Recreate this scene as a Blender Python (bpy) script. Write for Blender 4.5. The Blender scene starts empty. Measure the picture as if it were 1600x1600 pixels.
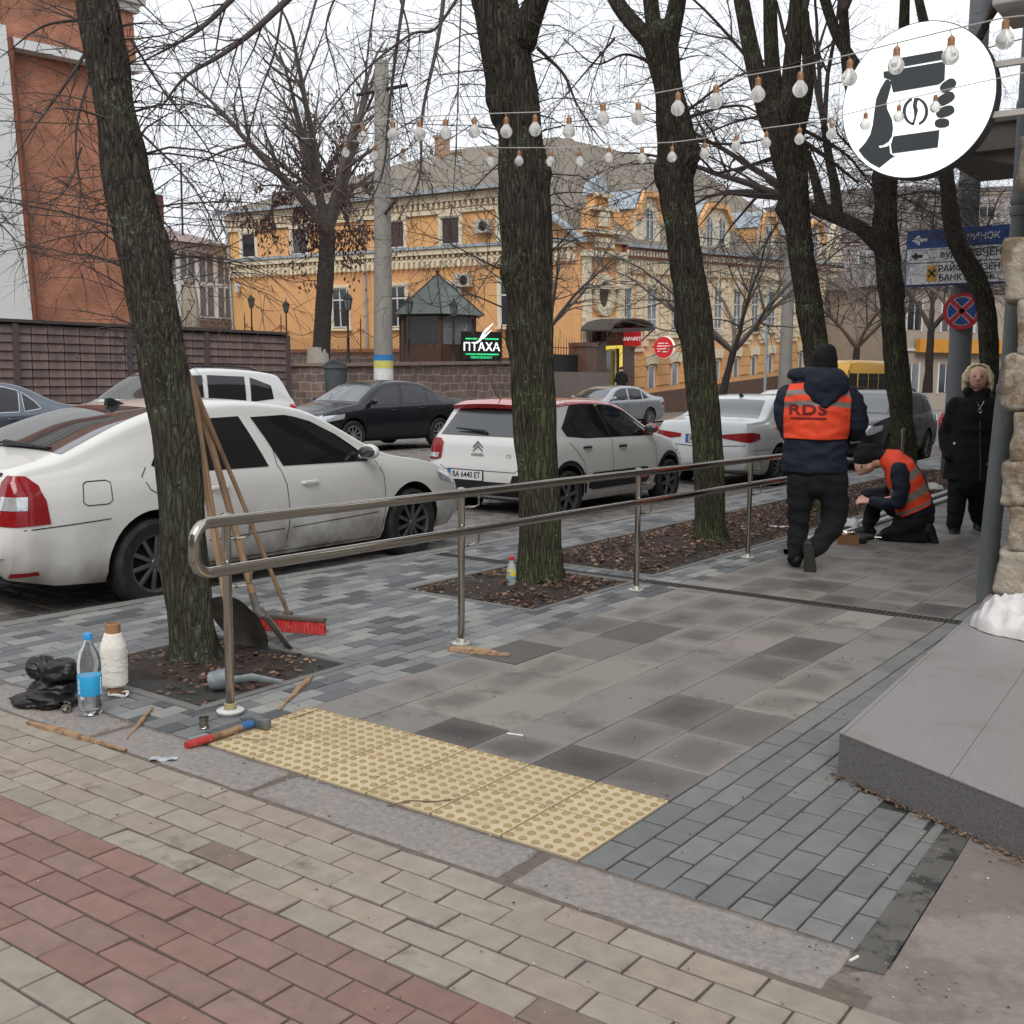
import bpy, bmesh, math, random
import numpy as np
from mathutils import Vector, Matrix, noise
from mathutils.bvhtree import BVHTree
random.seed(7); np.random.seed(7)
R_ = math.radians; PI = math.pi
scene = bpy.context.scene
COL = scene.collection
# ------------------------------------------------------------------ camera
F, YAW, PITCH, ROLL = 1710.5, -.6289, .1238, -.0085
CAM = Vector((1.717, -3.321, 1.478))
_c, _s = math.cos(YAW), math.sin(YAW)
_fw = Vector((_s*math.cos(PITCH), _c*math.cos(PITCH), -math.sin(PITCH)))
_rt = Vector((_c, -_s, 0)); _dn = _fw.cross(_rt)
AX = _rt*math.cos(ROLL) + _dn*math.sin(ROLL)
AY = -_rt*math.sin(ROLL) + _dn*math.cos(ROLL)
AZ = _fw
cam_d = bpy.data.cameras.new("camera"); cam = bpy.data.objects.new("camera", cam_d); COL.objects.link(cam)
cam_d.sensor_width = 36; cam_d.lens = 36*F/1600; cam_d.clip_end = 3000; cam_d.clip_start = .05
m3 = Matrix((AX, -AY, -AZ)).transposed()
cam.matrix_world = Matrix.Translation(CAM) @ m3.to_4x4()
scene.camera = cam
# ------------------------------------------------------------------ light
world = bpy.data.worlds.new("World"); scene.world = world; world.use_nodes = True
wt = world.node_tree; wt.nodes.clear()
wo = wt.nodes.new('ShaderNodeOutputWorld'); bg = wt.nodes.new('ShaderNodeBackground')
sky = wt.nodes.new('ShaderNodeTexSky'); sky.sky_type = 'NISHITA'; sky.sun_disc = False
SUN_EL, SUN_AZ = R_(44), R_(150)
sky.sun_elevation = SUN_EL; sky.sun_rotation = SUN_AZ; sky.dust_density = 6; sky.air_density = 1.0; sky.ozone_density = 1
hs = wt.nodes.new('ShaderNodeHueSaturation'); hs.inputs['Saturation'].default_value = .22; hs.inputs['Value'].default_value = .55
wt.links.new(sky.outputs[0], hs.inputs['Color'])
tc = wt.nodes.new('ShaderNodeTexCoord'); nz = wt.nodes.new('ShaderNodeTexNoise'); nz.inputs['Scale'].default_value = 2.2; nz.inputs['Detail'].default_value = 5
wt.links.new(tc.outputs['Generated'], nz.inputs['Vector'])
cr = wt.nodes.new('ShaderNodeValToRGB'); cr.color_ramp.elements[0].position = .3; cr.color_ramp.elements[1].position = .75
cr.color_ramp.elements[0].color = (8.2, 8.5, 9.0, 1); cr.color_ramp.elements[1].color = (10.2, 10.5, 10.9, 1)
wt.links.new(nz.outputs[0], cr.inputs[0])
mx = wt.nodes.new('ShaderNodeMix'); mx.data_type = 'RGBA'; mx.inputs[0].default_value = .82
wt.links.new(hs.outputs[0], mx.inputs[6]); wt.links.new(cr.outputs[0], mx.inputs[7])
wt.links.new(mx.outputs[2], bg.inputs['Color']); bg.inputs['Strength'].default_value = .1
wt.links.new(bg.outputs[0], wo.inputs['Surface'])
sd = bpy.data.lights.new("sun", 'SUN'); sd.energy = 1.25; sd.angle = R_(34); sd.color = (1, .97, .93)
so = bpy.data.objects.new("sun", sd); COL.objects.link(so)
_sdir = Vector((math.sin(SUN_AZ)*math.cos(SUN_EL), math.cos(SUN_AZ)*math.cos(SUN_EL), math.sin(SUN_EL)))
so.rotation_euler = (-_sdir).to_track_quat('-Z', 'Y').to_euler(); so.location = (0, 0, 30)
vs = scene.view_settings; vs.view_transform = 'Standard'; vs.look = 'None'; vs.exposure = .44; vs.gamma = 1
# ------------------------------------------------------------------ helpers
def ray(px, py):
    v = Vector(((px-800)/F, (py-800)/F, 1)); return AX*v.x + AY*v.y + AZ*v.z
def at(px, py, X=None, Y=None, Z=None, D=None):
    """point of the place seen at pixel (1600 px frame) on a plane"""
    d = ray(px, py)
    t = D if D is not None else (X-CAM.x)/d.x if X is not None else (Y-CAM.y)/d.y if Y is not None else (Z-CAM.z)/d.z
    return CAM + d*t
def dk(h, k): return tuple(x*min(1, k*1.17) for x in srgb(h))
def srgb(h):
    h = h.lstrip('#'); c = [int(h[i:i+2], 16)/255 for i in (0, 2, 4)]
    return tuple(x/12.92 if x <= .04045 else ((x+.055)/1.055)**2.4 for x in c)
MATS = {}
def pm(name, col, rough=.7, metal=0, var=.15, scale=8., bump=0., bscale=None, attr=False, stretch=None, spec=.5,
       col2=None, c2pos=(.45, .62), c2scale=None, coat=0, emit=None, trans=0, alpha=1, detail=6, ior=1.45, rvar=0):
    """procedural principled material: noise-varied base colour, optional second colour patches, bump"""
    if name in MATS: return MATS[name]
    m = bpy.data.materials.new(name); m.use_nodes = True; nt = m.node_tree; N = nt.nodes; L = nt.links
    b = N['Principled BSDF']; b.inputs['Roughness'].default_value = rough; b.inputs['Metallic'].default_value = metal
    b.inputs['Specular IOR Level'].default_value = spec; b.inputs['IOR'].default_value = ior
    b.inputs['Coat Weight'].default_value = coat; b.inputs['Coat Roughness'].default_value = .05
    b.inputs['Transmission Weight'].default_value = trans; b.inputs['Alpha'].default_value = alpha
    t = N.new('ShaderNodeTexCoord'); mp = N.new('ShaderNodeMapping'); L.new(t.outputs['Object'], mp.inputs[0])
    if stretch: mp.inputs['Scale'].default_value = stretch
    n = N.new('ShaderNodeTexNoise'); n.inputs['Scale'].default_value = scale; n.inputs['Detail'].default_value = detail; n.inputs['Roughness'].default_value = .6
    L.new(mp.outputs[0], n.inputs['Vector'])
    if attr:
        a = N.new('ShaderNodeAttribute'); a.attribute_name = 'Col'; base = a.outputs['Color']
    else:
        rgb = N.new('ShaderNodeRGB'); rgb.outputs[0].default_value = (*col, 1); base = rgb.outputs[0]
    if col2:
        n2 = N.new('ShaderNodeTexNoise'); n2.inputs['Scale'].default_value = c2scale or scale*.35; n2.inputs['Detail'].default_value = 7; n2.inputs['Roughness'].default_value = .65
        L.new(mp.outputs[0], n2.inputs['Vector'])
        r2 = N.new('ShaderNodeMapRange'); r2.inputs[1].default_value, r2.inputs[2].default_value = c2pos; L.new(n2.outputs[0], r2.inputs[0])
        m2 = N.new('ShaderNodeMix'); m2.data_type = 'RGBA'; L.new(r2.outputs[0], m2.inputs[0]); L.new(base, m2.inputs[6]); m2.inputs[7].default_value = (*col2, 1)
        base = m2.outputs[2]
    mr = N.new('ShaderNodeMapRange'); mr.inputs[1].default_value = .25; mr.inputs[2].default_value = .75; mr.inputs[3].default_value = 1-var; mr.inputs[4].default_value = 1+var
    L.new(n.outputs[0], mr.inputs[0])
    mu = N.new('ShaderNodeVectorMath'); mu.operation = 'SCALE'; L.new(base, mu.inputs[0]); L.new(mr.outputs[0], mu.inputs['Scale'])
    L.new(mu.outputs[0], b.inputs['Base Color'])
    if rvar:
        m3_ = N.new('ShaderNodeMapRange'); m3_.inputs[1].default_value = .3; m3_.inputs[2].default_value = .7
        m3_.inputs[3].default_value = max(0, rough-rvar); m3_.inputs[4].default_value = min(1, rough+rvar); L.new(n.outputs[0], m3_.inputs[0]); L.new(m3_.outputs[0], b.inputs['Roughness'])
    if bump:
        n3 = N.new('ShaderNodeTexNoise'); n3.inputs['Scale'].default_value = bscale or scale*3; n3.inputs['Detail'].default_value = 8; n3.inputs['Roughness'].default_value = .65
        L.new(mp.outputs[0], n3.inputs['Vector'])
        bp = N.new('ShaderNodeBump'); bp.inputs['Strength'].default_value = 1; bp.inputs['Distance'].default_value = bump
        L.new(n3.outputs[0], bp.inputs['Height']); L.new(bp.outputs[0], b.inputs['Normal'])
    if emit:
        b.inputs['Emission Color'].default_value = (*emit[0], 1); b.inputs['Emission Strength'].default_value = emit[1]
    MATS[name] = m; return m

class MB:
    def __init__(s): s.v = []; s.f = []; s.mi = []; s.c = []; s.col = None; s.m = 0
    def add(s, vs, fs, m=None):
        o = len(s.v); s.v += [tuple(v) for v in vs]; s.f += [tuple(o+i for i in f) for f in fs]
        s.mi += [s.m if m is None else m]*len(fs)
        if s.col is not None: s.c += [s.col]*len(vs)
        return s
    def box(s, c, d, rot=None, m=None, ch=0):
        """box centred at c, size d; ch = chamfer"""
        h = [x/2 for x in d]
        if ch:
            bm = bmesh.new(); bmesh.ops.create_cube(bm, size=1); bmesh.ops.scale(bm, vec=d, verts=bm.verts)
            bmesh.ops.bevel(bm, geom=bm.edges[:], offset=ch, segments=2, affect='EDGES', profile=.5)
            vs = [v.co.copy() for v in bm.verts]; bm.verts.index_update(); fs = [[v.index for v in f.verts] for f in bm.faces]; bm.free()
        else:
            vs = [Vector((x*h[0], y*h[1], z*h[2])) for x in (-1, 1) for y in (-1, 1) for z in (-1, 1)]
            fs = [(0, 1, 3, 2), (4, 6, 7, 5), (0, 4, 5, 1), (2, 3, 7, 6), (0, 2, 6, 4), (1, 5, 7, 3)]
        if rot is not None: vs = [rot @ v for v in vs]
        return s.add([v+Vector(c) for v in vs], fs, m)
    def bx(s, x0, x1, y0, y1, z0, z1, m=None): return s.box(((x0+x1)/2, (y0+y1)/2, (z0+z1)/2), (abs(x1-x0), abs(y1-y0), abs(z1-z0)), m=m)
    def tube(s, pts, rad, n=8, cap=True, m=None, up=None):
        pts = [Vector(p) for p in pts]; k = len(pts)
        if not hasattr(rad, '__len__'): rad = [rad]*k
        vs = []; prev = None
        for i, p in enumerate(pts):
            t = (pts[min(i+1, k-1)]-pts[max(i-1, 0)]); t = t.normalized() if t.length > 1e-9 else Vector((0, 0, 1))
            if prev is None:
                a = Vector(up) if up is not None else (Vector((0, 0, 1)) if abs(t.z) < .9 else Vector((1, 0, 0)))
            else: a = prev
            u = (a-t*a.dot(t)); u = u.normalized() if u.length > 1e-6 else t.orthogonal().normalized()
            prev = u; w = t.cross(u)
            r = rad[i]; ru, rw = (r if hasattr(r, '__len__') else (r, r))
            for j in range(n):
                an = 2*PI*j/n; vs.append(p+u*math.cos(an)*ru+w*math.sin(an)*rw)
        fs = [(i*n+j, i*n+(j+1) % n, (i+1)*n+(j+1) % n, (i+1)*n+j) for i in range(k-1) for j in range(n)]
        if cap: fs += [tuple(reversed(range(n))), tuple((k-1)*n+j for j in range(n))]
        return s.add(vs, fs, m)
    def lathe(s, prof, c=(0, 0, 0), n=24, axis='z', m=None, rot=None, cap=True):
        vs = []; c = Vector(c)
        for (r, z) in prof:
            for j in range(n):
                a = 2*PI*j/n; x, y = r*math.cos(a), r*math.sin(a)
                v = Vector((x, y, z)) if axis == 'z' else Vector((x, z, y)) if axis == 'y' else Vector((z, x, y))
                if rot is not None: v = rot @ v
                vs.append(v+c)
        k = len(prof)
        fs = [(i*n+j, i*n+(j+1) % n, (i+1)*n+(j+1) % n, (i+1)*n+j) for i in range(k-1) for j in range(n)]
        if cap: fs += [tuple(reversed(range(n))), tuple((k-1)*n+j for j in range(n))]
        return s.add(vs, fs, m)
    def prism(s, poly, o, u, v, w, m=None):
        """polygon (2D list) in plane o+u*a+v*b extruded by vector w"""
        o, u, v, w = map(Vector, (o, u, v, w)); n = len(poly)
        p = [o+u*a+v*b for a, b in poly]
        vs = p+[q+w for q in p]
        fs = [tuple(range(n)), tuple(reversed(range(n, 2*n)))]+[(i, n+i, n+(i+1) % n, (i+1) % n) for i in range(n)]
        return s.add(vs, fs, m)
    def quad(s, a, b, c, d, m=None): return s.add([a, b, c, d], [(0, 1, 2, 3)], m)
    def grid(s, fn, nu, nv, m=None):
        vs = [fn(i/nu, j/nv) for i in range(nu+1) for j in range(nv+1)]
        fs = [(i*(nv+1)+j, (i+1)*(nv+1)+j, (i+1)*(nv+1)+j+1, i*(nv+1)+j+1) for i in range(nu) for j in range(nv)]
        return s.add(vs, fs, m)
    def sphere(s, c, r, nu=16, nv=10, m=None, rot=None):
        r = r if hasattr(r, '__len__') else (r, r, r); c = Vector(c); vs = []
        for i in range(nv+1):
            ph = PI*i/nv
            for j in range(nu):
                a = 2*PI*j/nu
                q = Vector((r[0]*math.sin(ph)*math.cos(a), r[1]*math.sin(ph)*math.sin(a), r[2]*math.cos(ph)))
                vs.append((rot @ q if rot is not None else q)+c)
        fs = [(i*nu+j, (i+1)*nu+j, (i+1)*nu+(j+1) % nu, i*nu+(j+1) % nu) for i in range(nv) for j in range(nu)]
        return s.add(vs, fs, m)
    def build(s, name, mats, parent=None, smooth=False, world=False, fix=True):
        me = bpy.data.meshes.new(name)
        v = s.v
        if world and parent is not None:
            inv = ROOTM[parent.name].inverted(); v = [inv @ Vector(q) for q in v]
        me.from_pydata([tuple(q) for q in v], [], s.f)
        mats = mats if isinstance(mats, (list, tuple)) else [mats]
        for mt in mats: me.materials.append(mt)
        if len(mats) > 1: me.polygons.foreach_set('material_index', s.mi)
        if s.col is not None:
            ca = me.color_attributes.new('Col', 'FLOAT_COLOR', 'POINT')
            ca.data.foreach_set('color', np.array([(*c, 1) for c in s.c], dtype=np.float32).ravel())
        if fix:
            bm = bmesh.new(); bm.from_mesh(me); bmesh.ops.recalc_face_normals(bm, faces=bm.faces); bm.to_mesh(me); bm.free()
        if smooth: shade(me, smooth)
        me.update()
        o = bpy.data.objects.new(name, me); COL.objects.link(o)
        if parent is not None: o.parent = parent
        return o
def shade(me, ang=40):
    ang = 40 if ang is True else ang
    me.polygons.foreach_set('use_smooth', [True]*len(me.polygons))
    try: me.set_sharp_from_angle(angle=R_(ang))
    except Exception: pass
ROOTM = {}
def thing(name, label, cat, loc=(0, 0, 0), rotz=0, group=None, mat=None):
    o = bpy.data.objects.new(name, None); COL.objects.link(o); o.empty_display_size = .2
    M = mat if mat is not None else Matrix.Translation(Vector(loc)) @ Matrix.Rotation(rotz, 4, 'Z')
    o.matrix_world = M; ROOTM[o.name] = M
    o['label'] = label; o['category'] = cat
    if group: o['group'] = group
    return o
def tag(o, label, cat, group=None, kind=None):
    o['label'] = label; o['category'] = cat
    if group: o['group'] = group
    if kind: o['kind'] = kind
    return o
def struct(o): o['kind'] = 'structure'; return o
def copy_tree(o, parent=None):
    c = o.copy(); COL.objects.link(c)
    if parent is not None: c.parent = parent
    else: ROOTM[c.name] = ROOTM.get(o.name, Matrix())
    for ch in list(o.children): copy_tree(ch, c)
    return c
def place(c, label, loc, rotz=0, scale=1):
    c['label'] = label; c.location = loc; c.rotation_euler = (0, 0, rotz); c.scale = (scale,)*3; return c
def text_mesh(txt, size, ext=.002, bold=0, spacing=1.0):
    cu = bpy.data.curves.new('t', 'FONT'); cu.body = txt; cu.size = size; cu.extrude = ext; cu.offset = bold; cu.align_x = 'CENTER'; cu.align_y = 'CENTER'
    cu.space_character = spacing; cu.resolution_u = 3
    o = bpy.data.objects.new('t', cu); COL.objects.link(o); dg = bpy.context.evaluated_depsgraph_get()
    me = bpy.data.meshes.new_from_object(o.evaluated_get(dg)); bpy.data.objects.remove(o); bpy.data.curves.remove(cu); return me
def text(name, txt, size, mat, parent, M, ext=.002, bold=0, sx=1, spacing=1.0):
    """M: matrix in parent space; text lies in local XY, faces +Z"""
    me = text_mesh(txt, size, ext, bold, spacing); me.transform(Matrix.Diagonal((sx, 1, 1, 1))); me.transform(M)
    me.materials.clear(); me.materials.append(mat); me.name = name
    o = bpy.data.objects.new(name, me); COL.objects.link(o); o.parent = parent; return o
def frame(o, x, y, z=None):
    """4x4 from origin and x, y directions"""
    x = Vector(x).normalized(); y = Vector(y); y = (y-x*y.dot(x)).normalized(); z = x.cross(y)
    M = Matrix((x, y, z)).transposed().to_4x4(); M.translation = Vector(o); return M
def evaluated(o):
    dg = bpy.context.evaluated_depsgraph_get(); return bpy.data.meshes.new_from_object(o.evaluated_get(dg))
def remesh(mb, name, mat, parent, voxel=.012, sm=6, world=False, wr=0, wsc=7.):
    """join overlapping shells into one continuous organic surface"""
    o = mb.build(name, mat, parent, world=world)
    m = o.modifiers.new('r', 'REMESH'); m.mode = 'VOXEL'; m.voxel_size = voxel
    if sm: s = o.modifiers.new('s', 'SMOOTH'); s.factor = .5; s.iterations = sm
    me = evaluated(o); o.modifiers.clear(); o.data = me; me.name = name
    me.polygons.foreach_set('use_smooth', [True]*len(me.polygons))
    if wr:   # folds in the cloth
        sd = len(name)*3.7; out = []
        for v in me.vertices:
            p = v.co; a = 1-abs(noise.noise(Vector((p.x*wsc*.8+sd, p.y*wsc*.8, p.z*wsc*1.5)))*2.6); b = noise.noise(Vector((p.x*wsc*2, p.y*wsc*2+sd, p.z*wsc*3)))
            out.append(p+v.normal*wr*(a*.9+b*.5-.35))
        for v, q in zip(me.vertices, out): v.co = q
    if not me.materials: me.materials.append(mat)
    return o
def lerp(a, b, t): return a+(b-a)*t
def ipl(pts, x):
    if x <= pts[0][0]: return pts[0][1]
    for (a, b), (c, d) in zip(pts, pts[1:]):
        if x <= c: return b+(d-b)*(x-a)/(c-a) if c > a else d
    return pts[-1][1]
def smoothstep(t): t = max(0, min(1, t)); return t*t*(3-2*t)
def nz3(p, s=1.): return noise.noise(Vector(p)*s)
def polar(az, r): return Vector((r*math.cos(az), r*math.sin(az), 0))
# ================================================================== GROUND
def zr(X, Y):
    w = 1-.8*smoothstep((-X-7)/5)*(1-smoothstep((Y-18)/10))
    return -.12-.015*max(0, min(20, Y-4))*w
KX = [(-8, -4.6), (0, -4.36), (3.4, -4.16), (6, -4.02), (12, -3.95), (60, -3.95)]
def kx(y): return ipl(KX, y)
def sub_rect(r, e):
    x0, x1, y0, y1 = r; a0, a1, b0, b1 = e
    if a0 >= x1 or a1 <= x0 or b0 >= y1 or b1 <= y0: return [r]
    out = []
    if x0 < a0: out.append((x0, a0, y0, y1))
    if x1 > a1: out.append((a1, x1, y0, y1))
    m0, m1 = max(x0, a0), min(x1, a1)
    if y0 < b0: out.append((m0, m1, y0, b0))
    if y1 > b1: out.append((m0, m1, b1, y1))
    return [q for q in out if q[1]-q[0] > .018 and q[3]-q[2] > .018]
def pave(name, reg, L, W, along, colf, mat, gap=.005, ch=.004, z=0., zf=None, excl=(), bond=.5, rowcol=None, clip=None, hj=.0012, tilt=.004, lens=None, seed=1, depth=.03, cgap=0, wet=0, chip=0):
    """individually laid pavers over a rectangle, each with chamfered edges, its own tone and a slight tilt"""
    rnd = random.Random(seed); x0, x1, y0, y1 = reg; V = []; Fc = []; C = []
    a0, a1, b0, b1 = (x0, x1, y0, y1) if along == 'x' else (y0, y1, x0, x1)
    nb = int(math.ceil((b1-b0)/W-1e-6))
    for j in range(nb):
        c0 = b0+j*W; c1 = min(b0+(j+1)*W, b1)
        a = a0-(L*bond if j % 2 else 0)-(rnd.random()*L if lens else 0)
        while a < a1:
            l = rnd.choice(lens) if lens else L
            s0, s1 = max(a, a0), min(a+l, a1); a += l
            if s1-s0 < .02: continue
            col = colf(rnd, j, a) 
            rects = [(s0, s1, c0, c1) if along == 'x' else (c0, c1, s0, s1)]
            for e in excl: rects = [q for r in rects for q in sub_rect(r, e)]
            for r in rects:
                if clip:
                    r = clip(r)
                    if r is None: continue
                gx, gy = (gap+cgap, gap) if along == 'x' else (gap, gap+cgap)
                xa, xb, ya, yb = r[0]+gx/2, r[1]-gx/2, r[2]+gy/2, r[3]-gy/2
                if xb-xa < .012 or yb-ya < .012: continue
                zz = (z if zf is None else zf((xa+xb)/2, (ya+yb)/2))+rnd.uniform(-hj, hj); tx, ty = rnd.uniform(-tilt, tilt), rnd.uniform(-tilt, tilt)
                mxx, myy = (xa+xb)/2, (ya+yb)/2; o = len(V)
                P = [(xa, ya), (xb, ya), (xb, yb), (xa, yb)]
                jit = [(rnd.uniform(-.0012, .0012), rnd.uniform(-.0012, .0012)) for _ in P]
                P = [(p[0]+q[0], p[1]+q[1]) for p, q in zip(P, jit)]
                I = [(xa+ch, ya+ch), (xb-ch, ya+ch), (xb-ch, yb-ch), (xa+ch, yb-ch)]
                if chip and rnd.random() < chip:      # a knocked corner
                    k_ = rnd.randrange(4); e_ = rnd.uniform(.004, .012); sx_, sy_ = (1, -1, -1, 1)[k_], (1, 1, -1, -1)[k_]
                    I[k_] = (I[k_][0]+sx_*e_, I[k_][1]+sy_*e_); P[k_] = (P[k_][0]+sx_*e_*.5, P[k_][1]+sy_*e_*.5)
                h = lambda q: zz+(q[0]-mxx)*tx+(q[1]-myy)*ty
                V += [(q[0], q[1], zz-depth) for q in P]+[(q[0], q[1], h(q)-ch*.8) for q in P]+[(q[0], q[1], h(q)) for q in I]
                C += [col]*12
                for i in range(4):
                    k = (i+1) % 4
                    Fc += [(o+i, o+k, o+4+k, o+4+i), (o+4+i, o+4+k, o+8+k, o+8+i)]
                if wet and rnd.random() < wet and min(xb-xa, yb-ya) > .15:     # damp middle of a drying slab
                    fx, fy, ph1, ph2 = rnd.uniform(.62, .93), rnd.uniform(.55, .93), rnd.uniform(0, 6.3), rnd.uniform(0, 6.3); J = []; n0 = len(V); dkk = rnd.uniform(.50, .76)
                    for q in range(16):
                        a_ = 2*PI*q/16; ux, uy = math.cos(a_), math.sin(a_); sc_ = 1/max(abs(ux), abs(uy)); g_ = 1+.07*math.sin(2*a_+ph1)+.05*math.sin(3*a_+ph2)-.10; hx, hy = (xb-xa)/2*fx*g_, (yb-ya)/2*fy*g_
                        J.append((mxx+ux*sc_**.8*hx, myy+uy*sc_**.8*hy))
                    for q, (jx, jy) in enumerate(J): V.append((jx, jy, h((jx, jy)))); C.append(tuple(c*lerp(1, dkk, .55) for c in col))
                    for q, (jx, jy) in enumerate(J): t_ = ((jx-mxx)*.62+mxx, (jy-myy)*.62+myy); V.append((t_[0], t_[1], h(t_))); C.append(tuple(c*dkk for c in col))
                    for q in range(16): k = (q+1) % 16; Fc.append((n0+q, n0+k, n0+16+k, n0+16+q))
                    Fc.append(tuple(n0+16+q for q in range(16)))
                    cor = {2: 2, 6: 3, 10: 0, 14: 1}      # sixteen rim points tied to the four corners
                    for c_, seq in ((2, (0, 1, 2, 3, 4)), (3, (4, 5, 6, 7, 8)), (0, (8, 9, 10, 11, 12)), (1, (12, 13, 14, 15, 0))):
                        for a_, b_ in zip(seq, seq[1:]): Fc.append((o+8+c_, n0+b_, n0+a_))
                    for c_, c2_, q in ((2, 3, 4), (3, 0, 8), (0, 1, 12), (1, 2, 0)): Fc.append((o+8+c_, o+8+c2_, n0+q))
                else: Fc.append((o+8, o+9, o+10, o+11))
    me = bpy.data.meshes.new(name); me.from_pydata(V, [], Fc); me.materials.append(mat)
    ca = me.color_attributes.new('Col', 'FLOAT_COLOR', 'POINT'); ca.data.foreach_set('color', np.array([(*c, 1) for c in C], dtype=np.float32).ravel())
    o = bpy.data.objects.new(name, me); COL.objects.link(o); return struct(o)
def jit(c, rnd, a=.08): k = 1+rnd.uniform(-a, a); return tuple(x*k for x in c)
def sheet(name, pts, z, mat, n=1):
    mb = MB(); mb.add([(x, y, z) for x, y in pts], [tuple(range(len(pts)))]); return struct(mb.build(name, mat))
m_joint = pm('sand joint', dk('#5c5650', 0.70), .95, var=.3, scale=60, bump=.004, bscale=200)
m_jointd = pm('dark joint', dk('#3a3a38', 0.90), .95, var=.3, scale=60, bump=.004, bscale=200)
m_pav = pm('concrete paver', (.3, .3, .3), .82, attr=True, var=.17, scale=14, bump=.0011, bscale=260, rvar=.12, col2=dk('#6d6259', 0.72), c2pos=(.6, .74), c2scale=5)
m_pavg = pm('grey block paver', (.2, .2, .2), .72, attr=True, var=.16, scale=11, bump=.0012, bscale=240, rvar=.15)
m_slab = pm('concrete slab', (.2, .2, .2), .6, attr=True, var=.07, scale=25, bump=.0006, bscale=300, col2=dk('#57524d', 0.72), c2pos=(.52, .72), c2scale=3.2, rvar=.1)
m_sett = pm('street sett', (.2, .2, .2), .75, attr=True, var=.22, scale=10, bump=.003, bscale=60, rvar=.15)
m_gran = pm('rough granite', dk('#8b8784', 0.81), .85, var=.28, scale=45, bump=.006, bscale=70, col2=dk('#958a82', 0.81), c2pos=(.45, .65), c2scale=6)
m_asph = pm('worn concrete', dk('#8a817a', 0.87), .9, var=.14, scale=35, bump=.004, bscale=120, col2=dk('#776e68', 0.87), c2pos=(.47, .55), c2scale=1.6)
m_soil = pm('bed soil', dk('#3c322b', 0.80), .95, var=.45, scale=18, bump=.03, bscale=22)
m_far = pm('far pavement', dk('#7d746e', 0.75), .9, var=.12, scale=1.2)
# the lie of the land: one large sheet to the horizon
sheet('ground', [(-900, -300), (500, -300), (500, 1200), (-900, 1200)], -.75, pm('distant ground', srgb('#77716a'), .95, var=.2, scale=.05))
# road bed under the setts
mb = MB()
mb.grid(lambda u, v: (lerp(-19.2, -3.95, u), lerp(-10, 110, v), zr(lerp(-19.2, -3.95, u), lerp(-10, 110, v))-.02), 20, 90)
struct(mb.build('road_bed', m_jointd))
def c_sett(r, j, a): return jit(r.choice([dk('#8b8682', 0.62), dk('#7d7976', 0.62), dk('#918a83', 0.62), dk('#746f6d', 0.62)]), r, .1)
pave('road', (-19.0, -4.0, -6.0, 46), .24, .15, 'x', c_sett, m_sett, gap=.014, ch=.012, zf=zr, hj=.004, tilt=.015,
     clip=lambda r: None if r[0] > kx(r[2])-.14 else (r[0], min(r[1], kx(r[2])-.13), r[2], r[3]), seed=3)
mb = MB(); mb.grid(lambda u, v: (lerp(-19.0, -4.0, u), lerp(46, 110, v), zr(-10, 60)), 2, 2); struct(mb.build('road_far', pm('distant road', srgb('#86817c'), .85, var=.15, scale=3)))
# kerb along the street, in stones
mb = MB(); mb.col = (.3, .3, .3); rnd = random.Random(5); y = -6.
while y < 60:
    L = 1.0 if y < 25 else 4; y1 = y+L-.008; xa, xb = kx(y), kx(y1); cc = jit(dk('#8d8c88', .65), rnd, .07); mb.col = cc
    vs = [(xa-.13, y, -.5), (xa-.012, y, -.5), (xb-.012, y1, -.5), (xb-.13, y1, -.5), (xa-.13, y, -.012), (xa-.012, y, 0), (xb-.012, y1, 0), (xb-.13, y1, -.012), (xa-.115, y, .002), (xb-.115, y1, .002)]
    mb.add(vs, [(0, 1, 2, 3), (0, 3, 7, 4), (4, 7, 9, 8), (8, 9, 6, 5), (1, 5, 6, 2), (0, 4, 8, 5, 1), (3, 2, 6, 9, 7)]); y += L
struct(mb.build('street_kerb', m_pavg))
# pavement base
sheet('pavement_bed', [(-4.4, -.86), (30, -.86), (30, 110), (-3.98, 110), (-3.98, 12), (-4.05, 6), (-4.2, 3.4), (-4.4, 0)], -.0075, m_jointd)
sheet('crossing_bed', [(-12, -14), (30, -14), (30, -.86), (-12, -.86)], -.0085, m_joint)
BED1, BED2, BED3 = (-3.24, -2.2, -.30, .62), (-3.28, -2.2, 2.3, 3.53), (-3.42, -2.2, 3.86, 15.2)
bw = .05
def outb(b): return (b[0]-bw, b[1]+bw, b[2]-bw, b[3]+bw)
GR_Y = (3.56, 3.68)
GR = (-4.1, .5, GR_Y[0], GR_Y[1])
def c_blk(r, j, a):
    return jit(r.choices([dk('#8f9090', 0.69), dk('#7e7f80', 0.69), dk('#5c5d5e', 0.69), dk('#9c9b97', 0.69), dk('#707274', 0.69)], [5, 5, 3, 3, 3])[0], r, .07)
def c_blkr(r, j, a): return jit(r.choice([dk('#848584', 0.60), dk('#7d7f7f', 0.60), dk('#8a8987', 0.60)]), r, .05)
def clipk(r):
    k = kx((r[2]+r[3])/2)
    return None if r[1] < k+.02 else (max(r[0], k), r[1], r[2], r[3])
pave('sidewalk_blocks', (-4.4, -1.8, -.605, 16), .2, .1, 'y', c_blk, m_pavg, gap=.006, ch=.003, chip=.15, excl=[outb(BED1), outb(BED2), outb(BED3), GR], clip=clipk, seed=4, cgap=.003)
pave('sidewalk_blocks_far', (-4.1, -1.8, 16, 60), .4, .2, 'y', c_blk, m_pavg, gap=.006, ch=.003, clip=clipk, seed=5)
SLABCOL = [dk('#948c87', 0.66), dk('#8b8681', 0.66), dk('#989289', 0.66)]
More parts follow.
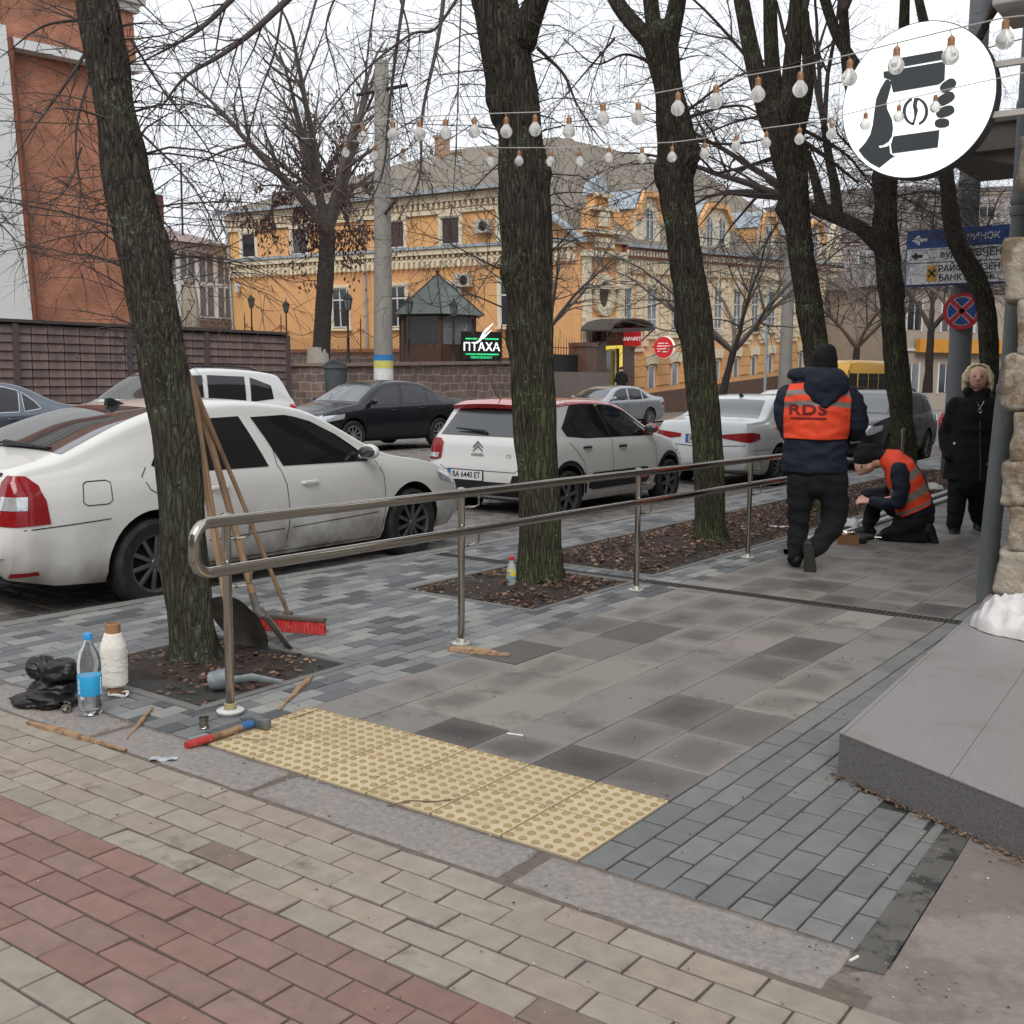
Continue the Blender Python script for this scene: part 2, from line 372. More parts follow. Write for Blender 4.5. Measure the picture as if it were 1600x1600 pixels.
def c_slab(r, j, a):
    if a < 4.5 and r.random() < .10: return jit(dk('#635e5a', 0.68), r, .08)
    if a < 4.5 and r.random() < .16: return jit(dk('#7a746f', 0.68), r, .08)
    return jit(r.choice(SLABCOL), r, .05)
pave('sidewalk_slabs', (-1.8, 0, 0, 30), .45, .3, 'y', c_slab, m_slab, gap=.004, ch=.002, excl=[GR], lens=[.4, .45, .5], seed=11, tilt=.002, wet=.62)
# blocks at the right edge, along the granite step
STEPX = lambda y: ipl([(.588, .39), (3.289, .251), (3.609, .213), (4.6, .13)], y)
def clips(r):
    ym = (r[2]+r[3])/2
    lim = STEPX(ym)+.03 if ym > .588 else .87 if ym < .35 else lerp(.87, .42, (ym-.35)/.24)
    return None if r[0] > lim-.02 else (r[0], min(r[1], lim), r[2], r[3])
pave('edge_blocks', (0, .87, -.605, 4.6), .2, .1, 'y', c_blkr, m_pavg, gap=.007, cgap=.005, ch=.004, hj=.0008, tilt=.002, clip=clips, excl=[GR], seed=8)
pave('sidewalk_slabs_far', (0, 3, 4.4, 30), .45, .3, 'y', c_slab, m_slab, gap=.004, ch=.002, excl=[(-1, 4, 3, 4.4)], lens=[.4, .45, .5], seed=12, tilt=.002)
# flush dark edging strip and the worn concrete beyond
mb = MB(); mb.prism([(.868, -.70), (.962, -.69), (.925, .33), (.838, .37)], (0, 0, -.05), (1, 0, 0), (0, 1, 0), (0, 0, .052))
struct(mb.build('edging_kerb', pm('wet edging', dk('#6c6964', .6), .5, var=.25, scale=5, bump=.001, bscale=200, col2=dk('#3f3e3d', .6), c2pos=(.5, .56), c2scale=7)))
mb = MB(); mb.grid(lambda u, v: Vector((lerp(.86, 6, u**1.5), lerp(-6, .42, v), 0)), 60, 60)
def _asph(v):
    x, y, z = v
    if y < -.80:
        e = .88+(-.80-y)*1.0+.05*nz3((y*6, 0, 3)); x = max(x, e-.14); z -= .02*max(0, min(1, (e+.02-x)/.04))
    else: x = max(x, .968-.04*(y+.7) if y > -.70 else .84+.03*nz3((y*9, 1, 0)))
    return (x, y, z-.001+.006*nz3((x*2.5, y*2.5, 0)))
mb.v = [_asph(v) for v in mb.v]; struct(mb.build('worn_pavement', m_asph, smooth=True))
# foreground crossing: beige and red brick pavers
def c_brk(r, j, a):
    # rows counted from the far edge
    k = NROW-1-j
    if 5 <= k < 10: return jit(r.choice([dk('#99786f', 0.63), dk('#96766e', 0.63), dk('#997d75', 0.63)]), r, .07)
    q = r.random()
    if q < .05: return jit(dk('#8b7a70', 0.63), r, .05)
    return jit(r.choice([dk('#a79e92', 0.63), dk('#a99f93', 0.63), dk('#a2988c', 0.63), dk('#aa9c8f', 0.63)]), r, .05)
NROW = 60
pave('crossing_pavers', (-9, 2.4, -.862-NROW*.1045, -.862), .205, .1045, 'x', c_brk, m_pav, gap=.0075, ch=.005,
     clip=lambda r: None if r[0] > .9+(-.83-r[2])*1.15 else r, seed=21, hj=.002, tilt=.008, chip=.3)
# rough granite kerb stones laid flush between the two pavings
def rough_stone(x0, x1, y0, y1, sd):
    m = MB(); nx, ny = max(8, int((x1-x0)/.02)), 12
    def fn(u, v):
        e = min(u*(x1-x0), (1-u)*(x1-x0), v*(y1-y0), (1-v)*(y1-y0))
        x = lerp(x0, x1, u); y = lerp(y0, y1, v)
        if u in (0, 1): x += .018*nz3((y*14, sd, 0))
        if v in (0,): y += .016*nz3((x*10, sd, 5))
        rx = .06; cu = min(u, 1-u)*(x1-x0); cv = min(v, 1-v)*(y1-y0)
        if cu < rx and v < .5:   # rounded worn corners
            y += (rx-cu)**2*10*(1 if v < .3 else 0)*(.3-v)
        z = -.030*max(0, 1-e/.018)+.004*nz3((x*22, y*22, sd))+.006*nz3((x*7, y*7, sd))
        return (x, y, z+.002)
    m.grid(fn, nx, ny); return m
sheet('kerb_bed', [(-7.3, -.87), (.98, -.87), (.98, -.600), (-7.3, -.600)], -.0045, pm('kerb sand', dk('#7d7268', .6), .95, var=.3, scale=30, bump=.004, bscale=150))
mb = MB()
for i, (a, b) in enumerate([(-7.2, -5.0), (-4.98, -3.25), (-3.23, -2.22), (-2.2, -1.245), (-1.230, -.118), (-.092, .875)]):
    s_ = rough_stone(a, b, -.858, -.606, i*3.1); mb.add(s_.v, s_.f)
struct(mb.build('granite_kerb', m_gran, smooth=60))
# tactile paving, raised truncated studs
mb = MB(); mb.col = (1, 1, 1); rnd = random.Random(4)
for j in range(2):
    for i in range(6):
        x0, y0 = -1.8+i*.3, -.3*(j+1); mb.col = jit(dk('#ccba98', .74), rnd, .05)
        mb.box((x0+.15, y0+.15, -.018), (.2905, .2905, .04), ch=.003)
        for a in range(6):
            for b in range(6):
                cx_, cy_ = x0+.0235+b*.0506, y0+.0235+a*.0506
                tc_ = mb.col; mb.col = tuple(q*.70 for q in dk('#c2a878', .74)); mb.lathe([(.0150, .0012), (.0138, .0052), (.0105, .0072)], (cx_, cy_, 0), n=10); mb.col = tc_
struct(mb.build('tactile_paving', pm('yellow tactile', (.5, .4, .2), .75, attr=True, var=.12, scale=12, bump=.0012, bscale=220, col2=dk('#a08f6e', .70), c2pos=(.55, .75), c2scale=6)))
# tree beds
def bed(nm, b, seed):
    m = MB(); x0, x1, y0, y1 = b
    def fn(u, v):
        x, y = lerp(x0, x1, u), lerp(y0, y1, v); e = min(x-x0, x1-x, y-y0, y1-y)
        return (x, y, -.02+.035*smoothstep(e/.3)+.03*nz3((x*3, y*3, seed))+.014*nz3((x*13, y*13, seed)))
    m.grid(fn, 30, max(24, int((y1-y0)*16))); return struct(m.build(nm, m_soil, smooth=True))
bed('tree_bed', BED1, 1); bed('tree_bed', BED2, 2); bed('tree_bed', BED3, 3)
mb = MB(); mb.col = (.3, .3, .3); rnd = random.Random(9)
for b in (BED1, BED2, BED3):
    for (xa, xb, ya, yb) in [(b[0]-bw, b[1]+bw, b[2]-bw, b[2]), (b[0]-bw, b[1]+bw, b[3], b[3]+bw), (b[0]-bw, b[0], b[2], b[3]), (b[1], b[1]+bw, b[2], b[3])]:
        mb.col = jit(dk('#7f7e7b', .65), rnd, .05); mb.box(((xa+xb)/2, (ya+yb)/2, -.03), (xb-xa-.003, yb-ya-.003, .068), ch=.004)
struct(mb.build('bed_edging', m_pavg))
# drainage grates
def grate(name, x0, x1, label):
    t = thing(name, label, 'drain grate', ((x0+x1)/2, 3.62, 0))
    m = MB(); m.bx(x0, x1, GR_Y[0], GR_Y[1], -.08, -.07); m.bx(x0, x1, GR_Y[0]+.002, GR_Y[0]+.014, -.07, .001); m.bx(x0, x1, GR_Y[1]-.014, GR_Y[1]-.002, -.07, .001)
    m.build('channel', pm('drain channel', srgb('#3a3836'), .8), t, world=True)
    m = MB(); n = int((x1-x0)/.032)
    for i in range(n): m.bx(x0+.032*i+.004, x0+.032*i+.020, GR_Y[0]+.014, GR_Y[1]-.014, -.015, .0)
    m.bx(x0, x1, 3.616, 3.624, -.02, -.002)
    m.build('grating', pm('cast iron', srgb('#4c4743'), .6, metal=.6, var=.3, scale=30), t, world=True)
grate('drain_grate', -2.15, .2, 'slotted iron drain grate crossing the slabs from the third handrail post to the step')
grate('drain_grate', -4.1, -3.3, 'short dark drain grate in the grey blocks between the kerb and the tree bed')
# fallen leaves in the beds
mb = MB(); mb.col = (1, 1, 1); rnd = random.Random(12)
for b, n in ((BED1, 420), (BED2, 1500), (BED3, 11000)):
    for _ in range(n):
        x = rnd.uniform(b[0], b[1]); y = b[2]+(b[3]-b[2])*rnd.random(); e = min(x-b[0], b[1]-x, y-b[2], b[3]-y)
        if nz3((x*1.6, y*1.3, 4.)) < -.22 and rnd.random() > .2: continue
        if rnd.random() > 1.15-.7*smoothstep(e/.35) and rnd.random() > .6: continue
        z = -.02+.035*smoothstep(e/.3)+rnd.uniform(.008, .022); s_ = rnd.uniform(.010, .024); M = Matrix.Rotation(rnd.uniform(0, 6.3), 3, 'Z') @ Matrix.Rotation(rnd.uniform(-.7, .7), 3, 'X')
        mb.col = jit(rnd.choice([srgb('#6b4d40'), srgb('#7d6050'), srgb('#503c33'), srgb('#94785f'), srgb('#5f463c'), srgb('#45352e')]), rnd, .15)
        k = rnd.uniform(.2, .6)
        P = [Vector(p) for p in ((-s_, 0, 0), (-s_*.3, -s_*.55, s_*k*.5), (s_*.6, -s_*.4, s_*k*.3), (s_, 0, s_*k), (s_*.5, s_*.45, s_*k*.4), (-s_*.3, s_*.5, s_*k*.3))]
        mb.add([M @ p+Vector((x, y, z)) for p in P], [(0, 1, 2, 3), (0, 3, 4, 5)])
o = mb.build('fallen_leaves', pm('dry leaf', (.2, .1, .05), .8, attr=True, var=.2, scale=40), fix=False)
tag(o, 'dry brown leaves scattered over the dark soil of the tree beds', 'leaf litter', kind='stuff')
# bits of grit on paving
mb = MB(); mb.col = (1, 1, 1)
for _ in range(900):
    x = rnd.uniform(-3.2, 1.6); y = rnd.uniform(-1.9, 3.)
    if rnd.random() < .6: y = -.6-abs(rnd.gauss(0, .12)) if rnd.random() < .6 else y
    s_ = rnd.uniform(.0015, .0045); mb.col = jit(rnd.choice([srgb('#8c8177'), srgb('#5d5148'), srgb('#b5aa99')]), rnd, .2)
    mb.box((x, y, .003), (s_*rnd.uniform(1, 2.5), s_, s_*.7), rot=Matrix.Rotation(rnd.uniform(0, 6), 3, 'Z'))
o = mb.build('grit', pm('grit', (.2, .2, .2), .9, attr=True)); tag(o, 'grit and crumbs scattered over the joints of the paving', 'grit', kind='stuff')
# ================================================================== BUILDING CORNER AND GRANITE STEP (right)
m_granstep = pm('polished granite', dk('#979392', .66), .42, var=.45, scale=190, detail=3, rvar=.1, col2=dk('#8d8179', .6), c2pos=(.5, .7), c2scale=1.6)
m_granface = pm('granite riser', dk('#6a6768', .8), .6, var=.6, scale=200, detail=3, col2=srgb('#443f3b'), c2pos=(.6, .68), c2scale=2.5)  # upright face coloured darker to force contrast with the granite top
t = thing('entrance_step', 'grey granite entrance step slab with damp streaks down its front face', 'step', (1.2, 1.5, 0))
p_top = [(.39, .588), (3.4, -.93), (3.4, 3.76), (.21, 3.76), (.213, 3.609), (.251, 3.289)]
mb = MB(); mb.prism(p_top, (0, 0, .0), (1, 0, 0), (0, 1, 0), (0, 0, .1675)); mb.build('riser', m_granface, t, world=True)
mb = MB()
e_ = .012; P = p_top
n = Vector((.453, .891, 0))
for k in range(9):      # slabs running along the street, hairline joints
    x0 = -.4+k*.42
    def cut(xa, xb):
        out = []
        Q = [(x-(.004 if i < 6 else 0), y) for i, (x, y) in enumerate(P)]
        # clip by xs in the step's own direction
        def clip_(poly, f):
            r = []
            for i in range(len(poly)):
                a, b = poly[i], poly[(i+1) % len(poly)]; fa, fb = f(a), f(b)
                if fa >= 0: r.append(a)
                if fa*fb < 0: s_ = fa/(fa-fb); r.append((a[0]+(b[0]-a[0])*s_, a[1]+(b[1]-a[1])*s_))
            return r
        g = lambda p: p[0]+.055*p[1]
        q = clip_(Q, lambda p: g(p)-xa); return clip_(q, lambda p: xb-g(p)) if q else q
    q = cut(x0+.001, x0+.419)
    if len(q) >= 3: mb.prism(q, (0, 0, .1675), (1, 0, 0), (0, 1, 0), (0, 0, .0045))
mb.build('slab', m_granstep, t, world=True)
# dirt and leaf bits under the step's front
m = MB(); m.col = (1, 1, 1); rnd = random.Random(3)
for _ in range(600):
    s_ = rnd.random(); x = lerp(.36, 2.2, s_); y = .59-(x-.39)*.504-abs(rnd.gauss(0, .022)); a = rnd.uniform(.002, .009)
    m.col = jit(rnd.choice([srgb('#6a5546'), srgb('#8a7460'), srgb('#4d443b'), srgb('#77624e')]), rnd, .2)
    m.box((x, y, .004+rnd.random()*.008), (a*1.6, a, a*.4), rot=Matrix.Rotation(rnd.uniform(0, 6), 3, 'Z'))
o = m.build('step_litter', MATS['grit']); tag(o, 'dirt and leaf crumbs gathered along the foot of the granite step', 'litter', kind='stuff')

m_quoin = pm('weathered plaster stone', srgb('#aaa193'), .9, var=.3, scale=9, bump=.02, bscale=22, col2=srgb('#82705c'), c2pos=(.48, .56), c2scale=3.4)
m_wall = pm('old grey plaster', srgb('#85807a'), .9, var=.2, scale=3, bump=.006, bscale=30)
bld = thing('corner_building', 'old stone building corner with rough weathered quoins at the right edge', 'building', (.3, 3.75, 0))
mb = MB(); mb.bx(.31, 9, 3.80, 70, 0, 13); mb.build('wall', m_wall, bld, world=True)  # carried on unseen along the street, extended to darken reflections
def rough_block(c, d, amp, sd, r=.05, n=14):
    """rounded, irregular stone block"""
    bm = bmesh.new(); bmesh.ops.create_cube(bm, size=1); bmesh.ops.subdivide_edges(bm, edges=bm.edges[:], cuts=n, use_grid_fill=True)
    out = []
    for v in bm.verts:
        p = Vector((v.co.x*d[0], v.co.y*d[1], v.co.z*d[2])); h = Vector(d)/2
        q = Vector([max(-h[i]+r, min(h[i]-r, p[i])) for i in range(3)]); w = p-q
        if w.length > 0: p = q+w.normalized()*r
        w2 = p+Vector(c); k = noise.noise(w2*5+Vector((sd, 0, 0)))*amp+noise.noise(w2*14+Vector((0, sd, 0)))*amp*.45+noise.noise(w2*38)*amp*.15
        out.append(w2+(p.normalized()*k))
    fs = [[v.index for v in f.verts] for f in bm.faces]; bm.free(); return out, fs
QU = [(.17, .47, .235, .12), (.455, .73, .30, .0), (.715, 1.0, .225, .09), (.985, 1.30, .275, .02), (1.285, 1.64, .205, .14), (1.62, 1.95, .275, .0), (1.93, 2.31, .18, .05), (2.30, 2.57, .30, .02), (2.56, 2.90, .205, .10), (2.88, 3.3, .29, 0)]
mb = MB()
for i, (z0, z1, xl, rr) in enumerate(QU):
    vs_, fs_ = rough_block((xl+.33, 3.83, (z0+z1)/2), (.66, .30, z1-z0-.004), .035 if xl < .25 else .02, i*7.3, r=.05 if rr > .07 else .022)
    mb.add(vs_, fs_)
mb.build('quoin', m_quoin, bld, smooth=70, world=True)
mb = MB(); mb.box((.46, 3.42, 3.75), (.62, .5, .56), ch=.01); mb.build('canopy_box', pm('grey cladding', srgb('#a8a5a0'), .6, var=.1), bld, world=True)
mb = MB(); mb.bx(-1.42, .35, 7.9, 9.6, 3.62, 3.86); mb.bx(-1.46, .35, 7.85, 9.65, 3.86, 3.92); mb.prism([(0, 0), (1.5, 0), (1.5, -.42)], (-1.2, 8.0, 3.62), (1, 0, 0), (0, 0, 1), (0, .14, 0))
mb.build('balcony', pm('balcony concrete', srgb('#77716a'), .9, var=.25, scale=4, bump=.004), bld, world=True)
t = thing('downpipe', 'grey painted iron downpipe running down the wall beside the rough stone quoins', 'downpipe', (.04, 4.4, 0))
mb = MB(); mb.tube([(.045, 4.40, .0), (.05, 4.4, .5), (.085, 4.4, 1.3), (.11, 4.4, 1.6), (.115, 4.4, 3), (.115, 4.4, 6.5)], [.062, .062, .064, .064, .066, .066], 20)
mb.build('pipe', pm('grey pipe paint', srgb('#727879'), .5, var=.14, scale=6, bump=.002, bscale=40, col2=srgb('#87857f'), c2pos=(.56, .66), c2scale=5, stretch=(1, 1, .4)), t, smooth=True, world=True)
for z in (1.42, 2.55, 2.62, 3.2): 
    m = MB(); x_ = .1 if z < 1.5 else .115; m.lathe([(.072, -.03), (.075, -.02), (.075, .02), (.072, .03)], (x_, 4.4, z), 20); m.box((x_+.12, 4.4, z), (.14, .02, .03)); m.build('bracket', MATS['grey pipe paint'], t, smooth=True, world=True)
# thin white plastic bag lying on the step
def crumple(c, d, sd, amp, n=40, power=1.0, rot=0):
    vs, fs = [], []
    for i in range(n+1):
        for j in range(n+1):
            u, v = i/n*2-1, j/n*2-1
            r = math.hypot(u, v)/max(abs(u), abs(v), 1e-6)
            u2, v2 = (u/r, v/r) if r > 0 else (0, 0)
            rr = math.hypot(u2, v2)
            p = Vector((u2*d[0]/2, v2*d[1]/2, 0))
            k = .18*nz3((u2*2+sd, v2*2, 1)); p.x *= 1+k; p.y *= 1+k
            h = max(0, 1-rr**2.4)**.5*d[2]
            f1 = .45+.9*nz3((u2*1.9+sd, v2*2.3, 0))+.45*(1-2*abs(nz3((u2*3.1, v2*2.2+sd, 2))))+.16*nz3((u2*8, v2*8, sd))+.30*(1-3*abs(nz3((u2*4.5+v2*2, v2*1.5-u2, sd+4))))
            p.z = h*(.5+f1)+.003+amp*rr*nz3((u2*9, v2*9, sd))*(1 if rr < .95 else .3)
            p = Matrix.Rotation(rot, 3, 'Z') @ p
            vs.append(p+Vector(c)); 
    fs = [(i*(n+1)+j, (i+1)*(n+1)+j, (i+1)*(n+1)+j+1, i*(n+1)+j+1) for i in range(n) for j in range(n)]
    return vs, fs
m_wbag = pm('white film', srgb('#cfcdcb'), .4, var=.10, scale=6, trans=.0, bump=.012, bscale=9)
mb = MB(); v_, f_ = crumple((.68, 2.86, .173), (.84, .62, .11), 3.3, .012, 60, rot=-.35); mb.add(v_, f_)
o = mb.build('plastic_bag', m_wbag, smooth=60); tag(o, 'crumpled white plastic bag lying on top of the granite step', 'plastic bag')

# ================================================================== HANDRAIL
m_steel = pm('stainless steel', srgb('#b3ada4'), .13, metal=1, var=.06, scale=4, stretch=(1, 1, .2), rvar=.05)
RX = -1.945; PX = -2.0
def zt(y): return .862-.0085*(y+.4)
def zbm(y): return .652-.0075*(y+.4)
rail = thing('handrail', 'polished steel two-bar handrail on round posts beside the pavement', 'handrail', (-2, -.3, 0))
POSTS = [-.29, 1.32, 3.27, 5.07]
pt = []
Y0, Y1 = -.50, 5.95
pts = [(RX, Y1, zt(Y1))]
for y in np.linspace(Y1-.3, Y0+.10, 14): pts.append((RX, y, zt(y)))
for a in np.linspace(90, 180, 7): pts.append((RX, Y0+.075-.075*math.sin(R_(a-90)), zt(Y0)-.075+.075*math.cos(R_(a-90))))
for a in np.linspace(0, 90, 7): pts.append((RX, Y0+.075-.075*math.cos(R_(a)), zbm(Y0)+.075-.075*math.sin(R_(a))))
for y in np.linspace(Y0+.10, Y1, 14): pts.append((RX, y, zbm(y)))
mb = MB(); mb.tube(pts, .0245, 16, up=(1, 0, 0)); mb.build('rail', m_steel, rail, smooth=60, world=True)
for i, y in enumerate(POSTS):
    px_ = PX+(.03 if i == 3 else 0)
    m = MB(); m.tube([(px_, y, .02), (px_, y, zt(y)-.0)], .0195, 16); m.lathe([(.0205, 0), (.024, .004), (.024, .018), (.02, .022), (.008, .026)], (px_, y, zt(y)+.0), 16)
    m.build('post', m_steel, rail, smooth=40, world=True)
    m = MB(); m.lathe([(.055, 0), (.055, .006), (.05, .010), (.03, .012), (.026, .030), (.0205, .032)], (px_, y, .0), 24)
    m.build('base_plate', pm('base flange steel', srgb('#c9c6c0'), .4, metal=.8) if i else pm('flange steel', srgb('#8d8f90'), .45, metal=.7), rail, smooth=40, world=True)
    if i == 0:
        m = MB(); m.lathe([(.026, .012), (.026, .05), (.0205, .052)], (px_, y, 0), 16); m.build('protective_film', pm('yellowed film', srgb('#a39a6f'), .5), rail, smooth=40, world=True)
        m = MB(); m.lathe([(.058, .012), (.06, .02), (.05, .026), (.03, .026)], (px_, y, 0), 20); m.build('cover_ring', pm('white ring', srgb('#c6c6c0'), .5), rail, smooth=40, world=True)
    for zf_ in (zt, zbm):
        z = zf_(y); m = MB()
        m.tube([(px_, y+.0, z-.085), (px_+.02, y+.05, z-.087), (px_+.035, y+.075, z-.085), (px_+.055, y+.083, z-.074), (px_+.055, y+.085, z-.02)], .0055, 8)
        m.lathe([(.009, 0), (.009, .03)], (px_+.012, y+.03, z-.087), 10, axis='y'); m.lathe([(.016, -.004), (.016, .002)], (px_+.055, y+.085, z-.023), 10)
        m.build('rail_bracket', m_steel, rail, smooth=40, world=True)
# the posts still waiting for their rails
for (x, y, h, lb) in ((-2.26, 12.0, .86, 'bare steel handrail post without a rail, beside the woman in black'), (-2.3, 10.3, .86, 'bare steel post without a rail, behind the kneeling worker')):
    m = MB(); m.tube([(x, y, 0), (x, y, h)], .0205, 14); m.lathe([(.055, 0), (.055, .008), (.03, .014)], (x, y, 0), 20); m.lathe([(.024, 0), (.024, .02), (.01, .026)], (x, y, h), 16)
    tag(m.build('handrail_post', m_steel, smooth=40), lb, 'post', 'handrail posts waiting for rails')

# ================================================================== COFFEE SIGN
m_white_lit = pm('lit acrylic', srgb('#f2f5f2'), .3, var=.0, emit=((.93, 1, .97), .55))
m_signdark = pm('dark vinyl', srgb('#3f4448'), .5, var=.05)
m_rim = pm('sign rim', srgb('#37333a'), .5, var=.1)
SG = Vector((-.258, 3.3, 3.062)); SR = .432
sgn = thing('coffee_sign', 'round illuminated white sign showing a dark hand holding a paper coffee cup', 'sign', SG)
mb = MB(); mb.lathe([(SR, .0), (SR, .11), (SR*.97, .115)], (0, 0, 0), 72, axis='y'); mb.build('housing', m_rim, sgn, smooth=30)
mb = MB(); mb.lathe([(SR-.006, -.004), (SR-.006, .0)], (0, 0, 0), 72, axis='y'); mb.build('face', m_white_lit, sgn, smooth=30)
def S_(px, py):   # zoomed picture px -> plane coords
    p = at(1200+px*.25, py*.25, Y=3.295); return (p.x-SG.x, p.z-SG.z)
def sprism(mb, poly): mb.prism([S_(*p) for p in poly], (0, -.0045, 0), (1, 0, 0), (0, 0, 1), (0, -.003, 0))
def ell(cx_, cy_, a, b, rot, n=24, sup=2.): 
    o = []
    for i in range(n):
        t_ = 2*PI*i/n; x = a*abs(math.cos(t_))**(2/sup)*(1 if math.cos(t_) > 0 else -1); y = b*abs(math.sin(t_))**(2/sup)*(1 if math.sin(t_) > 0 else -1)
        o.append((cx_+x*math.cos(rot)-y*math.sin(rot), cy_+x*math.sin(rot)+y*math.cos(rot)))
    return o
for nm_, poly_ in (('cup_lid', [(760, 374), (1092, 314), (1100, 372), (765, 432)]), ('cup_sleeve', [(722, 448), (1104, 384), (1108, 400), (1104, 500), (1070, 528), (782, 578), (764, 500), (724, 486)]), ('cup_base', [(784, 852), (1072, 812), (1062, 922), (776, 960), (768, 905)])):
    mb = MB(); sprism(mb, poly_); mb.build(nm_, m_signdark, sgn)
mb = MB()
sprism(mb, [(735, 500), (752, 496), (768, 512), (768, 545), (742, 640), (745, 680), (775, 745), (782, 800), (776, 850), (755, 885), (720, 908), (690, 912), (700, 924), (745, 915), (758, 905), (765, 960), (790, 975), (800, 973), (770, 990), (696, 1050), (640, 1020), (600, 985), (566, 940), (610, 890), (640, 840), (655, 780), (665, 700), (676, 620), (700, 560)])
mb.build('hand', m_signdark, sgn)
mb = MB()
for (cx_, cy_, a, b, r_) in [(1126, 535, 56, 33, -.62), (1110, 618, 62, 34, -.5), (1108, 698, 60, 33, -.35), (1088, 770, 46, 29, -.08)]: sprism(mb, ell(cx_, cy_, a, b, r_, sup=2.6))
mb.build('finger', m_signdark, sgn)
mb = MB()
outer = ell(922, 697, 80, 88, 0, 40); inner = ell(922, 697, 60, 74, 0, 40)
def ring(mb, o1, i1, a, b):
    for k in range(a, b): sprism(mb, [o1[k % 40], o1[(k+1) % 40], i1[(k+1) % 40], i1[k % 40]])
ring(mb, outer, inner, 11, 28); ring(mb, outer, inner, 31, 48)
sprism(mb, [(915, 612), (940, 612), (930, 660), (938, 690), (925, 740), (912, 782), (900, 776), (915, 730), (912, 690), (905, 660)])
mb.build('coffee_bean', m_signdark, sgn)
for yy in (102, 180):
    a = at(1543, yy, Y=3.34); m = MB(); m.bx(a.x-.02, .75, 3.335, 3.365, a.z-.018, a.z+.014); m.build('arm', pm('painted bar', srgb('#b5b0aa'), .5), sgn, world=True)

# ================================================================== STRING LIGHTS
m_glass = pm('bulb glass', (.92, .91, .89), .10, trans=.55, ior=1.12, var=0)
m_brass = pm('copper socket', srgb('#a07454'), .4, metal=.5, var=.15)
m_cable = pm('pale cable', srgb('#b9b6b2'), .6)
NEAR = [(567, 213), (614, 208), (656, 207), (696, 205), (741, 203), (791, 203), (836, 200), (889, 203), (942, 183), (997, 182), (1059, 167), (1118, 156), (1184, 145), (1250, 137), (1327, 119), (1400, 100), (1485, 85), (1570, 60)]
FARL = [(540, 236), (585, 240), (629, 245), (674, 247), (719, 249), (766, 250), (811, 249), (860, 250), (906, 250), (951, 244), (1003, 245), (1050, 243), (1101, 238), (1150, 226), (1197, 221), (1249, 215), (1299, 207), (1352, 192), (1404, 180), (1461, 165)]
def string(name, label, lst, Df, dia, ends):
    t = thing(name, label, 'string lights', at(lst[9][0], lst[9][1], D=Df(lst[9][0])))
    cpts = []; seq = sorted(lst, key=lambda p: -p[0])
    e0 = at(*ends[0][:2], D=ends[0][2]); cpts.append(e0)
    hgt = dia*1.05
    for k, (px, py) in enumerate(seq):
        c = at(px, py+3, D=Df(px)); top = c+Vector((0, 0, hgt+.012)); cpts.append(top+Vector((0, 0, .014)))
    cpts.append(at(*ends[1][:2], D=ends[1][2]))
    # smooth the cable
    cs = [cpts[0]]+[(cpts[i-1]+cpts[i]*2+cpts[i+1])/4 for i in range(1, len(cpts)-1)]+[cpts[-1]]
    m = MB(); m.tube(cs, .0028, 5); m.build('cable', m_cable, t, smooth=True, world=True)
    for k, (px, py) in enumerate(seq):
        c = at(px, py+3, D=Df(px)); r = dia/2; hang = cs[k+1]
        prof = [(0.001, -r), (r*.38, -r*.93), (r*.7, -r*.71), (r*.93, -r*.36), (r, 0), (r*.95, r*.32), (r*.76, r*.66), (r*.5, r*.95), (r*.4, r*1.15)]
        m = MB(); m.lathe(prof, c, 18); b = m.build('bulb', m_glass, t, smooth=True, world=True)
        s0 = c.z+r*1.1; m = MB(); q = []
        for i in range(9): z = i/8*r*.95; q.append((r*(.44 if i % 2 else .40), z))
        q += [(r*.28, r*1.1), (r*.12, r*1.25)]
        m.lathe(q, (c.x, c.y, s0), 12); m.tube([(c.x, c.y, s0+r*1.1), (hang.x, hang.y, hang.z)], .002, 4)
        s = m.build('socket', m_brass, t, smooth=50, world=True); s.parent = b
string('string_lights', 'upper string of larger clear bulbs with copper sockets crossing the round sign', NEAR, lambda x: 4.3+(1570-x)/1000*2.4, .070, [(1640, 20, 4.1), (500, 208, 6.95)])
string('string_lights', 'farther, lower string of smaller clear bulbs crossing in front of the tree trunks', FARL, lambda x: 6.0+(1461-x)/920*1.5, .058, [(1640, 105, 5.6), (470, 216, 7.65)])

# ================================================================== THINGS LEFT ON THE PAVEMENT
m_wood = pm('split wood', srgb('#9c7f62'), .8, var=.35, scale=9, stretch=(6, 1, 6), bump=.002, bscale=60, col2=srgb('#6e5543'), c2pos=(.5, .62), c2scale=6)
m_handle = pm('old ash handle', srgb('#94775a'), .6, var=.25, scale=8, stretch=(4, 4, .6), col2=srgb('#6f5a46'), c2pos=(.5, .65))
# water bottle
wb = at(142, 1116, Z=0); t = thing('water_bottle', 'clear plastic water bottle with blue cap and blue label, half full', 'bottle', wb)
r = .050; sc = 1.0
prof = [(.002, .012), (.02, .004), (.038, 0), (.047, .012), (r, .03), (r, .09), (r*.99, .14), (r, .2), (r, .225), (r*.93, .255), (r*.72, .285), (r*.45, .308), (.0165, .322), (.0155, .335), (.0155, .34)]
m = MB(); m.lathe(prof, n=28); m.build('bottle_body', pm('clear pet', (.96, .97, .98), .06, trans=.95, ior=1.15, var=0), t, smooth=60)
m = MB(); m.lathe([(.002, .014), (.036, .005), (.045, .014), (r-.003, .03), (r-.003, .098), (.002, .0985)], n=28); m.build('water', pm('water in bottle', (.93, .96, .97), .02, trans=1, ior=1.33, var=0), t, smooth=60)
m = MB(); m.lathe([(r+.0005, .092), (r+.0012, .094), (r+.0012, .176), (r+.0005, .178)], n=28); m.build('label', pm('blue label', srgb('#2f9fd2'), .45, var=.05), t, smooth=60)
